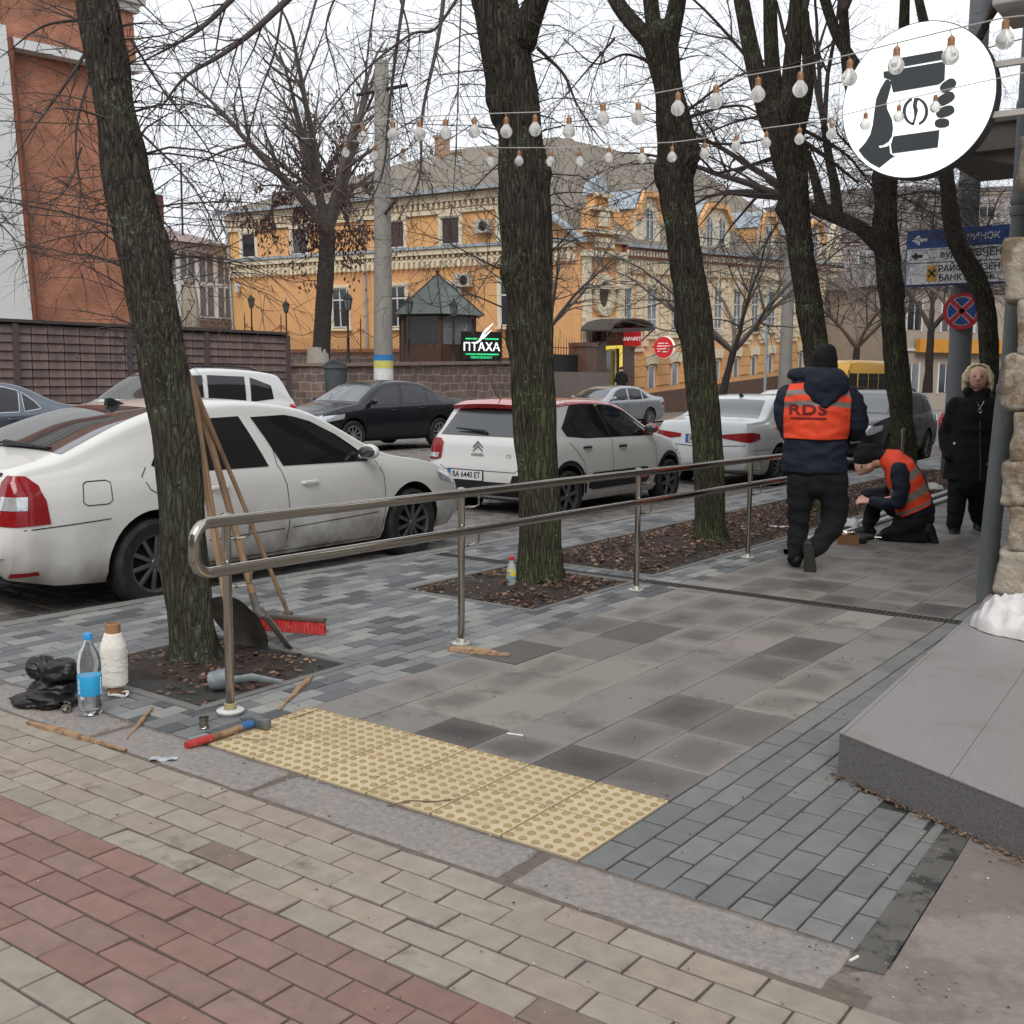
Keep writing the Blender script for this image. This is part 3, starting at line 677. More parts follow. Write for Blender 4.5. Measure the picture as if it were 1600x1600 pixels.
m = MB(); m.lathe([(.0185, .334), (.019, .338), (.019, .356), (.017, .36), (.002, .361)], n=24); m.build('cap', pm('blue cap', srgb('#2f97d6'), .4), t, smooth=40)
m = MB()
_d = (CAM-Vector(wb)); aa = math.atan2(_d.y, _d.x)
for k in range(9): 
    a = aa-.95; z = .105+k*.008; q = polar(a, r+.003)+Vector((0, 0, z)); m.box(q, (.002, .012-.004*(k % 3), .004), rot=Matrix.Rotation(a, 3, 'Z'))
for k in range(6):
    a = aa+1.05; z = .1+k*.013; q = polar(a, r+.002)+Vector((0, 0, z)); m.box(q, (.002, .006, .009), rot=Matrix.Rotation(a, 3, 'Z'))
m.build('lettering', pm('white print', srgb('#e8eef0'), .5), t)
# cone of twine
cb = at(180, 1083, Z=0)+Vector((0, 0, 0)); t = thing('twine_cone', 'tall cardboard cone wound with off-white twine behind the water bottle', 'twine cone', cb)
m = MB(); m.lathe([(.034, 0), (.034, .33), (.027, .332), (.027, .30), (.002, .30)], n=28); m.build('core', pm('cardboard core', srgb('#9a7355'), .85, var=.12), t, smooth=40)
q = []; N = 150
q = [(.036, .035)]
for i in range(N):
    z = .04+.245*i/N; k = i/N; rr = .058 if k < .75 else lerp(.058, .037, (k-.75)/.25)
    if k < .05: rr = lerp(.05, .058, k/.05)
    q.append((rr+(.0013 if i % 2 else -.0007), z))
q.append((.035, .287))
m = MB(); m.lathe(q, n=36); m.v = [(x*(1+.02*nz3((x*30, y*30, z*90))), y*(1+.02*nz3((x*30, y*30, z*90))), z+.004*nz3((x*22, y*22, z*8))) for x, y, z in m.v]
rnd = random.Random(2)
for _ in range(26):
    a0 = rnd.uniform(0, 6.28); z0 = rnd.uniform(.07, .2); sl = rnd.uniform(-.006, .006); m.tube([polar(a0+k*.25, .0605)+Vector((0, 0, z0+sl*k)) for k in range(9)], .0012, 4)
m.build('twine', pm('off white twine', srgb('#e2ded6'), .9, var=.1, scale=60), t, smooth=50)
m = MB(); q = [Vector((.03+.05*math.cos(a)+.02, -.02+.035*math.sin(a*1.0), .004+.012*abs(math.sin(a*1.5)))) for a in np.linspace(-2.6, 2.9, 22)]
m.tube(q, .0035, 6); m.tube([p+Vector((.006, .004, .004)) for p in q[2:-3]], .003, 6); m.build('loose_twine', MATS['off white twine'], t, smooth=True)
# black bag
m_black = pm('black film', srgb('#19191c'), .22, var=.2, scale=8, bump=.012, bscale=9)
bb = at(80, 1098, Z=0)
def blob(c, d, sd, amp, n=48, rot=0, tilt=0):
    m = MB(); m.sphere((0, 0, 0), (1, 1, 1), n, n//2); out = []
    M = Matrix.Rotation(rot, 3, 'Z') @ Matrix.Rotation(tilt, 3, 'Y')
    for v in m.v:
        v = Vector(v); k = 1+amp*(nz3(v*1.3+Vector((sd, 0, 0)))*1.1)+amp*.9*(abs(nz3(v*2.7+Vector((0, sd, 0))))*2-.5)*.6+amp*.35*(1-abs(nz3(v*6+Vector((0, 0, sd))))*3)
        k = 1+amp*1.3*nz3(v*1.1+Vector((sd, 0, 0)))+amp*.8*(1-2.4*abs(nz3(v*1.9+Vector((0, sd, 0)))))*.6+amp*.10*nz3(v*7); p = M @ Vector((v.x*d[0]/2*k, v.y*d[1]/2*k, v.z*d[2]/2*k))+Vector(c); out.append(p)
    m.v = out; return m
m = MB()
for (dx, dy, z, d, sd, ro, ti) in [(-.005, .0, .055, (.19, .2, .12), 1.1, .5, 0), (.02, -.04, .03, (.24, .17, .07), 4.4, .3, 0), (-.085, .03, .135, (.16, .12, .10), 7.7, .6, .45), (.03, .045, .14, (.16, .14, .11), 9.2, .2, -.2)]:
    b_ = blob(bb+Vector((dx, dy, z)), d, sd, .34, rot=ro, tilt=ti); m.add(b_.v, b_.f)
m.v = [(x, y, max(.004, z)) for x, y, z in m.v]
o = m.build('black_bag', m_black, smooth=70); tag(o, 'crumpled black plastic bag beside the water bottle', 'plastic bag')
# steel couplings
def coupling(px, py, label, lying):
    p = at(px, py, Z=0); m = MB(); rot = Matrix.Rotation(R_(-35), 3, 'Z') @ Matrix.Rotation(R_(90), 3, 'Y') if lying else None
    m.lathe([(.017, 0), (.0205, .0), (.021, .004), (.0195, .006), (.0195, .04), (.021, .043), (.0205, .048), (.017, .048), (.0165, .046), (.0165, .003)], (p.x, p.y, .021 if lying else .001), 22, rot=rot)
    tag(m.build('pipe_coupling', m_steel, smooth=40), label, 'coupling')
coupling(104, 1110, 'shiny steel pipe coupling lying against the black bag', True)
coupling(319, 1138, 'small steel pipe coupling standing upright near the first handrail post', False)
# hammer
A = at(292, 1172, Z=0); B = at(402, 1137, Z=0); d = (B-A); L = d.length; ang = math.atan2(d.y, d.x)
t = thing('hammer', 'sledge hammer with red and blue painted wooden handle, lying by the yellow tiles', 'hammer', A, ang)
m = MB(); m.tube([(0, 0, .018), (.03, 0, .019), (.12, 0, .019)], [(.015, .019), (.017, .021), (.015, .019)], 14); m.build('grip', pm('red paint', srgb('#a8342f'), .6, var=.2, scale=30, col2=srgb('#9a7a5c'), c2pos=(.6, .64), c2scale=30), t, smooth=50)
m = MB(); m.tube([(.12, 0, .019), (.2, 0, .019), (L-.085, 0, .024)], [(.0148, .0188), (.013, .017), (.0125, .016)], 14); m.build('handle', m_handle, t, smooth=50)
m = MB(); m.tube([(L-.085, 0, .024), (L-.03, 0, .026)], [(.0145, .019), (.0165, .021)], 14); m.build('collar', pm('blue paint', srgb('#2f5f94'), .6, var=.15), t, smooth=50)
m = MB(); m.box((L, 0, .0265), (.042, .042, .046), ch=.006); m.box((L, -.045, .0265), (.036, .055, .04), ch=.007)
m.prism([(0, -.018), (.07, -.004), (.07, .004), (0, .018)], (L-.02, .018, .0265), (0, 1, 0), (0, 0, 1), (.038, 0, 0)); m.build('head', pm('worn steel', srgb('#7f8386'), .5, metal=.7, var=.25, scale=40), t, smooth=30)
# splinters and planks
def splinter(name, pa, pb, w, h, label, sd, cat='wood splinter'):
    A, B = at(*pa, Z=0), at(*pb, Z=0); d = B-A; L = d.length; t_ = d.normalized(); s_ = Vector((-t_.y, t_.x, 0)); m = MB(); n = 12; vs = []
    for i in range(n+1):
        k = i/n; ww = w*(.35+.65*math.sin(PI*min(1, k*1.15+.08)))*(1+.25*nz3((k*5, sd, 0))); hh = h*(.5+.5*math.sin(PI*min(1, k+.1)))
        c = A+d*k+s_*.006*nz3((k*4, sd, 3))
        for (a, b) in ((-.5, 0), (.5, 0), (.42, .8), (.1, 1), (-.38, .75)): vs.append(c+s_*ww*(a+.12*nz3((k*9, a, sd)))+Vector((0, 0, .002+hh*(b+.2*nz3((k*8, b*3, sd))*(b > 0)))))
    fs = [(i*5+j, i*5+(j+1) % 5, (i+1)*5+(j+1) % 5, (i+1)*5+j) for i in range(n) for j in range(5)]+[tuple(range(5)), tuple(n*5+j for j in range(5))]
    m.add(vs, fs); o = m.build(name, m_wood); tag(o, label, cat); return o
splinter('wood_splinter', (237, 1108), (198, 1157), .022, .012, 'short pale wood splinter on the grey blocks below the tree bed', 1)
splinter('wood_splinter', (487, 1058), (436, 1110), .035, .016, 'wood splinter lying between the tree bed and the yellow tiles', 2)
splinter('wood_plank', (43, 1131), (197, 1174), .035, .018, 'long thin brown wooden slat lying on the kerb stone in front of the black bag', 3, 'wooden slat')
splinter('wood_splinter', (700, 1016), (797, 1026), .055, .03, 'rough chunk of split wood at the foot of the second handrail post', 4)
def twig(px, label, r_=.0025, sd=0):
    P = [at(*p, Z=0)+Vector((0, 0, .006+.006*(i % 2))) for i, p in enumerate(px)]; m = MB(); m.tube(P, [r_]*(len(P)-1)+[r_*.4], 5); tag(m.build('twig', pm('twig', srgb('#6e5a45'), .8)), label, 'twig')
twig([(605, 1262), (640, 1256), (680, 1255), (722, 1252)], 'thin bare twig on the lower edge of the yellow tiles')
twig([(452, 1125), (475, 1120), (502, 1109)], 'small twig lying on the top left yellow tile')
twig([(343, 1158), (370, 1157), (400, 1158), (425, 1160)], 'fine twig next to the hammer handle', .0016)
twig([(1560, 1345), (1585, 1352), (1602, 1360)], 'small twig on the worn concrete at the right')
# paper scraps
def scrap(name, px, w, h, mat, label, cat, rot):
    p = at(*px, Z=0); m = MB(); m.grid(lambda u, v: p+Matrix.Rotation(rot, 3, 'Z') @ Vector(((u-.5)*w, (v-.5)*h, .004+.004*math.sin(u*9)*math.cos(v*5))), 10, 4)
    o = m.build(name, mat, smooth=True); tag(o, label, cat)
scrap('foil_sachet', (255, 1187), .105, .038, pm('silver foil', srgb('#b9c0c6'), .35, metal=.3, var=.2, scale=20, col2=srgb('#dfe3e6'), c2pos=(.5, .55)), 'torn silver and white sachet on the kerb stone below the hammer', 'sachet', .62+.05)
for px, lb in (((805, 1149), 'thin white cigarette end on the slabs above the yellow tiles'), ((1334, 1500), 'white cigarette end at the tip of the granite kerb')):
    p = at(*px, Z=0); m = MB(); a = .25 if px[0] < 900 else 1.3; dv = polar(a, .035 if px[0] < 900 else .018); m.tube([p-dv+Vector((0, 0, .004)), p+dv+Vector((0, 0, .004))], .0038, 8); tag(m.build('cigarette_end', pm('cigarette paper', srgb('#d9d4c9'), .8)), lb, 'cigarette end')
# the mallet-like dug-out coupling in the first bed
A = at(345, 1078, Z=0)
t = thing('scoop', 'grey dirty metal scoop with a flat handle lying in the first tree bed', 'scoop', A)
m = MB(); m.lathe([(.03, -.05), (.046, -.045), (.05, .04), (.048, .05), (.043, .05), (.04, -.03), (.002, -.035)], (0, 0, .05), 22, rot=Matrix.Rotation(.55, 3, 'Z') @ Matrix.Rotation(R_(78), 3, 'Y')); m.build('cup', pm('dirty zinc', srgb('#80878a'), .6, metal=.4, var=.3, scale=25, bump=.002), t, smooth=40)
B = at(440, 1066, Z=.05); m = MB(); m.tube([A+Vector((.03, .0, .05)), (A+B)/2+Vector((.01, 0, .045)), B], [(.016, .006), (.018, .006), (.012, .005)], 8); m.build('handle', MATS['dirty zinc'], t, smooth=True, world=True)
# tools leaning on the first tree: shovel, broom, two bars
def P3(px, py, **k): return at(px, py, **k)
m_blade = pm('old shovel steel', srgb('#6a655d'), .7, metal=.1, var=.35, scale=15, col2=srgb('#6d655c'), c2pos=(.5, .6))
top = at(303, 600, Y=.52); soc = at(402, 955, Y=.60)
t = thing('shovel', 'long handled shovel leaning on the first tree with its blade in the bed', 'shovel', soc)
m = MB(); m.tube([top, lerp(top, soc, .5)+Vector((.006, 0, 0)), soc], [.0185, .0195, .019], 12); m.build('handle', m_handle, t, smooth=True, world=True)
bt = at(446, 1012, Z=.0); sd_ = (bt-soc)
m = MB(); m.tube([lerp(top, soc, .92), soc, soc+sd_*.18], [(.021, .021), (.023, .021), (.03, .012)], 12)
w_ = Vector((-.75, .45, .1)).normalized()
def bl(u, v):
    k = u; wd = lerp(.10, .125, min(1, k*2)) if k < .8 else lerp(.125, .07, (k-.8)/.2)
    c = soc+sd_*(.12+.88*k); s_ = (v-.5)*2
    nn = sd_.cross(w_).normalized()
    return c+w_*s_*wd+nn*(.03*s_*s_)+Vector((0, 0, .0))
g0 = [bl(i/12, j/12) for i in range(13) for j in range(13)]; nn = sd_.cross(w_).normalized()*.003
m.add(g0, [(i*13+j, (i+1)*13+j, (i+1)*13+j+1, i*13+j+1) for i in range(12) for j in range(12)]); m.add([p+nn for p in g0], [(i*13+j, (i+1)*13+j, (i+1)*13+j+1, i*13+j+1) for i in range(12) for j in range(12)])
m.build('blade', m_blade, t, smooth=60, world=True)
soc2 = at(352, 930, Y=.30); top2 = at(298, 590, Y=.36); b2 = at(400, 1008, Z=.0)
t = thing('shovel', 'second shovel half hidden behind the first handrail post, dark round blade in the soil', 'shovel', soc2)
m = MB(); m.tube([top2, soc2], .018, 12); m.build('handle', m_handle, t, smooth=True, world=True)
sd2 = b2-soc2; w2 = Vector((.7, .6, -.1)).normalized(); n2 = sd2.cross(w2).normalized()
def bl2(u, v):
    k = u; wd = .125*math.sqrt(max(0, 1-(max(0, k-.35)/.68)**2))*(.75+.25*min(1, k*4)); s_ = (v-.5)*2; return soc2+sd2*(.05+1.0*k)+w2*s_*wd+n2*(.035*s_*s_-.01)
g0 = [bl2(i/12, j/10) for i in range(13) for j in range(11)]; m = MB()
for off in (Vector((0, 0, 0)), n2*.003): m.add([p+off for p in g0], [(i*11+j, (i+1)*11+j, (i+1)*11+j+1, i*11+j+1) for i in range(12) for j in range(10)])
m.build('blade', m_blade, t, smooth=60, world=True)
# broom
bh = at(450, 958, Z=.1); bt_ = at(292, 578, Y=.40)
t = thing('broom', 'push broom with bright red bristles leaning on the first tree', 'broom', bh)
m = MB(); m.tube([bt_, lerp(bt_, bh, .5)+Vector((0, 0, .01)), bh], .0125, 12); m.build('handle', m_handle, t, smooth=True, world=True)
L1, L2 = at(388, 962, Z=.075), at(508, 972, Z=.075); dv = (L2-L1).normalized(); sv = Vector((-dv.y, dv.x, 0))
m = MB(); m.box((L1+L2)/2+Vector((0, 0, .012)), ((L2-L1).length, .045, .022), rot=Matrix.Rotation(math.atan2(dv.y, dv.x), 3, 'Z'), ch=.004); m.box(bh+Vector((0, 0, -.005)), (.05, .04, .03), ch=.006); m.build('block', pm('broom block', srgb('#5b5148'), .7), t, world=True)
m = MB(); rnd = random.Random(8); n = 34
for i in range(n):
    for j in range(3):
        c = lerp(L1, L2, (i+.5)/n)+sv*(j-1)*.013
        for q in range(5):
            e = c+dv*rnd.uniform(-.009, .009)+sv*((j-1)*.012+rnd.uniform(-.006, .006))+Vector((0, 0, -.072)); m.tube([c+dv*rnd.uniform(-.003, .003), e], [.0019, .0011], 3, cap=False)
m.build('bristles', pm('red bristle', srgb('#cc3a38'), .5, var=.15, scale=30), t, world=True)
# wooden bar standing behind the first post
a_, b_ = at(345, 640, Y=.12), at(352, 1000, Y=.2)
m = MB(); m.tube([at(286, 575, Y=.3), at(362, 990, Y=.28)], [.016, .017], 4); tag(m.build('wooden_bar', m_handle), 'square wooden bar leaning against the first tree behind the handrail post', 'wooden bar')
# drinks bottle by the second tree
jb = at(799, 915, Z=0); t = thing('juice_bottle', 'small bottle with red cap and bright label at the foot of the second tree', 'bottle', jb)
m = MB(); m.lathe([(.03, 0), (.034, .01), (.034, .12), (.026, .15), (.014, .175), (.014, .19)], n=20); m.build('bottle_body', pm('hazy pet', srgb('#b9bec4'), .2, trans=.3, ior=1.2), t, smooth=50)
m = MB(); m.lathe([(.0345, .03), (.0352, .032), (.0352, .118), (.0345, .12)], n=20); m.build('label', pm('bright label', srgb('#6f93b8'), .5, col2=srgb('#d6c23c'), c2pos=(.49, .51), c2scale=28, var=.1), t, smooth=50)
m = MB(); m.lathe([(.0172, .186), (.0178, .19), (.0178, .207), (.015, .21)], n=18); m.build('cap', pm('red cap', srgb('#c2272d'), .4), t, smooth=40)
# steel tubes on the ground, still in wrapping
m_wrap = pm('plastic wrap', srgb('#c9c9cb'), .3, var=.25, scale=14, bump=.006, bscale=30)
def gtube(a, b, r_, lab, mat, zoff=0, nm='steel_tube'):
    A, B = at(*a, Z=0)+Vector((0, 0, r_+zoff)), at(*b, Z=0)+Vector((0, 0, r_+zoff)); n = 16; m = MB()
    ptsx = [lerp(A, B, i/n) for i in range(n+1)]
    rr = [r_*(1+(.22*nz3((i*1.7, a[0], 0)) if mat is m_wrap else 0)) for i in range(n+1)]
    m.tube(ptsx, rr, 14, cap=mat is m_wrap)
    if mat is not m_wrap:
        m.tube([lerp(A, B, i/4) for i in range(5)], r_*.86, 14, cap=False)
    tag(m.build(nm, mat, smooth=60), lab, 'steel tube', 'steel tubes laid along the slab edge')
gtube((1228, 866), (1330, 832), .024, 'bare steel tube with an open dark end at the walking worker\'s feet', m_steel)
gtube((1275, 852), (1490, 779), .027, 'long wrapped tube nearest the slabs, running past the kneeling worker', m_wrap)
gtube((1238, 856), (1482, 771), .025, 'wrapped tube lying farther from the slabs, beside the tree bed', m_wrap)
for (px, d, s_, lb_) in (((1318, 828), (.34, .2, .05), 1., 'white plastic wrapping heaped on the steel tubes behind the cardboard box'), ((1296, 838), (.24, .16, .04), 4., 'smaller scrap of white wrapping near the walking worker\'s feet'), ((1460, 770), (.22, .15, .045), 7., 'white wrapping on the far end of the steel tubes')):
    mb = MB(); v_, f_ = crumple(at(*px, Z=0)+Vector((0, 0, .05)), d, s_, .01, 26); mb.add(v_, f_)
    tag(mb.build('plastic_wrapping', m_wbag, smooth=60), lb_, 'plastic wrapping', 'scraps of white wrapping on the tubes')
scrap('paper_scrap', (1215, 823), .28, .12, m_wbag, 'flat white paper scrap on the leaves behind the walking worker', 'paper', .3)
p = at(1325, 850, Z=0); t = thing('cardboard_box', 'small open brown cardboard box of fittings beside the kneeling worker', 'box', p, .35)
m = MB(); m.bx(-.09, .09, -.07, .07, 0, .005)
for (a, b, c, d_) in ((-.09, .09, -.07, -.066), (-.09, .09, .066, .07), (-.09, -.086, -.066, .066), (.086, .09, -.066, .066)): m.bx(a, b, c, d_, .005, .095)
m.build('walls', pm('cardboard', srgb('#8a6248'), .85, var=.1), t)
m = MB(); rnd = random.Random(6)
for _ in range(12): m.tube([(rnd.uniform(-.07, .07), rnd.uniform(-.05, .05), .07), (rnd.uniform(-.07, .07), rnd.uniform(-.05, .05), .11)], .012, 8)
m.build('fittings', m_steel, t)
p = at(1350, 846, Z=0); t = thing('power_tool', 'black cordless power tool lying beside the cardboard box', 'power tool', p, .3)
m = MB(); m.tube([(-.08, 0, .04), (.04, 0, .045), (.09, 0, .045)], [.035, .034, .02], 12); m.tube([(-.03, 0, .04), (-.02, -.12, .03)], [.024, .026], 10); m.box((-.02, -.14, .03), (.09, .05, .06), ch=.01); m.build('tool_body', pm('black plastic', srgb('#1f2022'), .5), t, smooth=50)
m = MB(); m.tube([(.09, 0, .045), (.15, 0, .045)], .006, 8); m.build('bit', m_steel, t)
# ================================================================== CARS
m_cglass = pm('tinted car glass', (.012, .013, .015), .03, var=0, spec=.6, coat=.3)
m_cglass2 = pm('lighter car glass', (.05, .055, .06), .03, var=0, spec=.8, coat=.6)
m_cblack = pm('black trim', srgb('#17181a'), .5, var=.1)
m_gap = pm('panel gap', srgb('#2a2a2a'), .8)
m_tyre = pm('tyre rubber', srgb('#232324'), .85, var=.25, scale=20, col2=srgb('#3a3733'), c2pos=(.5, .7))
m_arch = pm('wheel well', srgb('#0d0d0e'), .9)
m_rimdark = pm('dark rim', srgb('#6f7073'), .35, metal=.7, var=.2, scale=9)
m_rimsil = pm('silver rim', srgb('#a2a4a8'), .3, metal=.8, var=.1)
m_red = pm('tail lamp', srgb('#8a1219'), .12, coat=.35, var=.25, scale=40)
m_redlit = pm('bright tail lamp', srgb('#c21f2b'), .1, coat=1, var=.1)
m_lampc = pm('lamp lens', srgb('#c3c7cb'), .06, metal=.4, var=.35, scale=25, coat=1)
m_chrome = pm('chrome', srgb('#d5d6d8'), .12, metal=1, var=.02)
m_plate = pm('plate white', srgb('#d7d8d6'), .5)
m_plblue = pm('plate blue', srgb('#2f6fb5'), .5)
m_ink = pm('plate ink', srgb('#17181a'), .6)
def paint(name, c, rough=.28, metal=.0, dirt=0, coat=.8):
    m = pm(name, c, rough, metal=metal, var=.02, scale=3, coat=coat, rvar=.03)
    if dirt:
        nt = m.node_tree; N, L = nt.nodes, nt.links; b = N['Principled BSDF']; src = b.inputs['Base Color'].links[0].from_socket
        t = N.new('ShaderNodeTexCoord'); sx = N.new('ShaderNodeSeparateXYZ'); L.new(t.outputs['Object'], sx.inputs[0])
        mr = N.new('ShaderNodeMapRange'); mr.inputs[1].default_value = .72; mr.inputs[2].default_value = .2; mr.inputs[3].default_value = 0; mr.inputs[4].default_value = 1; L.new(sx.outputs[2], mr.inputs[0])
        n = N.new('ShaderNodeTexNoise'); n.inputs['Scale'].default_value = 3.5; n.inputs['Detail'].default_value = 8; L.new(t.outputs['Object'], n.inputs['Vector'])
        n2 = N.new('ShaderNodeTexNoise'); n2.inputs['Scale'].default_value = 60; n2.inputs['Detail'].default_value = 4; L.new(t.outputs['Object'], n2.inputs['Vector'])
        a = N.new('ShaderNodeMath'); a.operation = 'MULTIPLY'; L.new(mr.outputs[0], a.inputs[0])
        r = N.new('ShaderNodeMapRange'); r.inputs[1].default_value = .3; r.inputs[2].default_value = .65; L.new(n.outputs[0], r.inputs[0]); L.new(r.outputs[0], a.inputs[1])
        a2 = N.new('ShaderNodeMath'); a2.operation = 'MULTIPLY'; L.new(a.outputs[0], a2.inputs[0]); a2.inputs[1].default_value = dirt; a2.use_clamp = True
        mx = N.new('ShaderNodeMix'); mx.data_type = 'RGBA'; L.new(a2.outputs[0], mx.inputs[0]); L.new(src, mx.inputs[6]); mx.inputs[7].default_value = (*srgb('#6f655d'), 1)
        L.new(mx.outputs[2], b.inputs['Base Color'])
        ra = N.new('ShaderNodeMapRange'); ra.inputs[3].default_value = rough; ra.inputs[4].default_value = .85; L.new(a2.outputs[0], ra.inputs[0]); L.new(ra.outputs[0], b.inputs['Roughness'])
        rc = N.new('ShaderNodeMapRange'); rc.inputs[3].default_value = coat; rc.inputs[4].default_value = 0; L.new(a2.outputs[0], rc.inputs[0]); L.new(rc.outputs[0], b.inputs['Coat Weight'])
    return m
def smooth_prof(pts, it=2):
    """round a profile gently while keeping its stations"""
    for _ in range(it):
        q = [pts[0]]
        for a, b in zip(pts, pts[1:]):
            q += [(a[0]*.78+b[0]*.22, a[1]*.78+b[1]*.22), (a[0]*.22+b[0]*.78, a[1]*.22+b[1]*.78)]
        q.append(pts[-1]); pts = q
    return pts
class Car:
    def __init__(s, name, label, cat, spec, loc, rotz, group=None):
        s.sp = spec; s.L, s.W = spec['L'], spec['W']; s.root = thing(name, label, cat, loc, rotz, group)
        tp = list(spec['top']); tp = [(0, tp[1][1])]+tp[2:-1]+[(tp[-1][0], tp[-1][1]+.10)]; s.top = smooth_prof(tp); s.belt = spec['belt']; s.paint = spec['paint']
        s.make_body()
    def half(s, x):
        L = s.L; f = s.sp.get('plan', [(0, .80), (.05, .88), (.15, .94), (.45, .985), (.9, 1), (L-1.0, 1), (L-.55, .975), (L-.25, .91), (L-.1, .83), (L-.03, .74), (L, .62)])
        return s.W/2*ipl(f, x)
    def low(s, x):
        g = s.sp.get('clear', .19); L = s.L
        return ipl([(0, .40), (.06, .30), (.35, g+.03), (.8, g), (L-.8, g), (L-.25, g+.02), (L-.05, g+.08), (L, .32)], x)
    def sec(s, x):
        zt = ipl(s.top, x); zl = s.low(x); w = s.half(x); zb = min(ipl(s.belt, x), zt-.035); zb = max(zb, zl+.12)
        tumb = s.sp.get('tumble', .36); hg = max(zt-zb-.01, .02); wb = w*.945; wr = wb-tumb*hg; rr = min(.085, .5*hg)
        sh = [(0, zl), (w*.55, zl), (w*.90, zl+.015), (w*.965, zl+.09), (w*.992, lerp(zl, zb, .35)), (w, lerp(zl, zb, .6)), (w*.99, lerp(zl, zb, .8)), (w*.972, zb-.035), (wb, zb)]
        up = []
        ze = zt-rr
        for k in (.25, .5, .75, 1.): up.append((lerp(wb, wr, k)+.012*math.sin(PI*k)*min(1, hg/.3), lerp(zb, ze, k)))
        cx_ = wr-rr*1.1
        for a in (30, 60): up.append((cx_+rr*1.1*math.cos(R_(a)), ze+rr*.93*math.sin(R_(a))))
        cr = s.sp.get('crown', .018)
        for k in (.8, .55, .28, 0): up.append((cx_*k, ze+rr*.93+(zt-ze-rr*.93)*(1-k*k)+cr*(1-k*k)*.6))
        return sh+up
    def make_body(s):
        xs = sorted(set([round(p[0], 4) for p in s.top]+list(np.round(np.linspace(0, s.L, 70), 4))+[.01, .03, s.L-.01, s.L-.03, s.L-.07]))
        xs = [x for i, x in enumerate(xs) if 0 <= x <= s.L and (i == 0 or x-xs[i-1] > .004)]
        R = [s.sec(x) for x in xs]; n = len(R[0]); ring = []
        for x, r in zip(xs, R): ring.append([(x, -y, z) for y, z in r]+[(x, y, z) for y, z in reversed(r[1:-1])])
        m = MB(); k = len(ring[0]); vs = [v for r in ring for v in r]
        fs = [(i*k+j, i*k+(j+1) % k, (i+1)*k+(j+1) % k, (i+1)*k+j) for i in range(len(xs)-1) for j in range(k)]
        fs += [tuple(reversed(range(k))), tuple((len(xs)-1)*k+j for j in range(k))]
        m.add(vs, fs)
        # soften the two ends
        b = m.build('body', [s.paint, m_arch], s.root)
        s.wr = s.sp.get('wheel', .315); s.wx = (s.sp['rear'], s.sp['rear']+s.sp['wb'])
        cut = MB()
        for wx in s.wx:
            for sd in (-1, 1):
                cut.lathe([(s.wr+.055, -.16), (s.wr+.055, .16)], (wx, sd*(s.W/2-.10), s.wr+.01), 40, axis='y')
                cut.box((wx, sd*(s.W/2-.10), .1), (2*(s.wr+.055)*.93, .3, .3))
        c = cut.build('cut', m_arch, s.root)
        md = b.modifiers.new('b', 'BOOLEAN'); md.operation = 'DIFFERENCE'; md.object = c; md.solver = 'EXACT'; md.use_self = True
        me = evaluated(b); b.modifiers.clear(); b.data = me; me.name = 'body'; bpy.data.objects.remove(c)
        me.materials.clear(); me.materials.append(s.paint); me.materials.append(m_arch)
        for p in me.polygons:
            c_ = p.center; p.material_index = 0
            for wx in s.wx:
                d = math.hypot(c_.x-wx, c_.z-s.wr-.01)
                if d < s.wr+.052 or (abs(d-s.wr-.055) < .012 and abs(c_.y) < s.W/2-.012 and abs(p.normal.y) < .3): p.material_index = 1
            if c_.z < .25 and p.normal.z < -.5: p.material_index = 1
        shade(me, 38); s.body = b
        s.bvh = BVHTree.FromPolygons([v.co for v in me.vertices], [tuple(p.vertices) for p in me.polygons])
    def hit(s, ax, a, b, sd=1):
        """a,b: coordinates across the view axis. ax 's' side (x,z), 'f' front (y,z), 'r' rear (y,z), 't' top (x,y)"""
        if ax == 's': o, d = Vector((a, sd*3, b)), Vector((0, -sd, 0))
        elif ax == 'f': o, d = Vector((s.L+2, a, b)), Vector((-1, 0, 0))
        elif ax == 'r': o, d = Vector((-2, a, b)), Vector((1, 0, 0))
        elif ax == 'q': d = Vector((.707, -sd*.707, 0)); o = Vector((0, sd*s.W/2, b))-d*3+Vector((.707, sd*.707, 0))*a   # rear corner, seen diagonally
        else: o, d = Vector((a, b, 4)), Vector((0, 0, -1))
        h, n, _, _ = s.bvh.ray_cast(o, d)
        if h is None: return None, None
        if n.dot(d) > 0: n = -n
        return h, n
    def patch(s, ax, bot, top, mat, name, off=.004, sd=1, nu=14, nv=8, m=None, build=True, parent=None):
        m = m or MB(); P = {}
        def rs(pl, u):
            L_ = [0]
            for a, b in zip(pl, pl[1:]): L_.append(L_[-1]+math.hypot(b[0]-a[0], b[1]-a[1]))
            q = u*L_[-1]
            for i in range(len(pl)-1):
                if q <= L_[i+1]+1e-9: k = (q-L_[i])/max(1e-9, L_[i+1]-L_[i]); return (lerp(pl[i][0], pl[i+1][0], k), lerp(pl[i][1], pl[i+1][1], k))
            return pl[-1]
        idx = {}; vs = []
        for i in range(nu+1):
            a, b = rs(bot, i/nu), rs(top, i/nu)
            for j in range(nv+1):
                h, n = s.hit(ax, lerp(a[0], b[0], j/nv), lerp(a[1], b[1], j/nv), sd)
                dd = {'s': Vector((0, -sd, 0)), 'f': Vector((-1, 0, 0)), 'r': Vector((1, 0, 0)), 't': Vector((0, 0, -1)), 'q': Vector((.707, -sd*.707, 0))}[ax]
                if h is not None and abs(n.dot(dd)) > .12: idx[i, j] = len(vs); vs.append(h+n*off)
        fs = [(idx[i, j], idx[i+1, j], idx[i+1, j+1], idx[i, j+1]) for i in range(nu) for j in range(nv) if all(q in idx for q in ((i, j), (i+1, j), (i+1, j+1), (i, j+1)))]
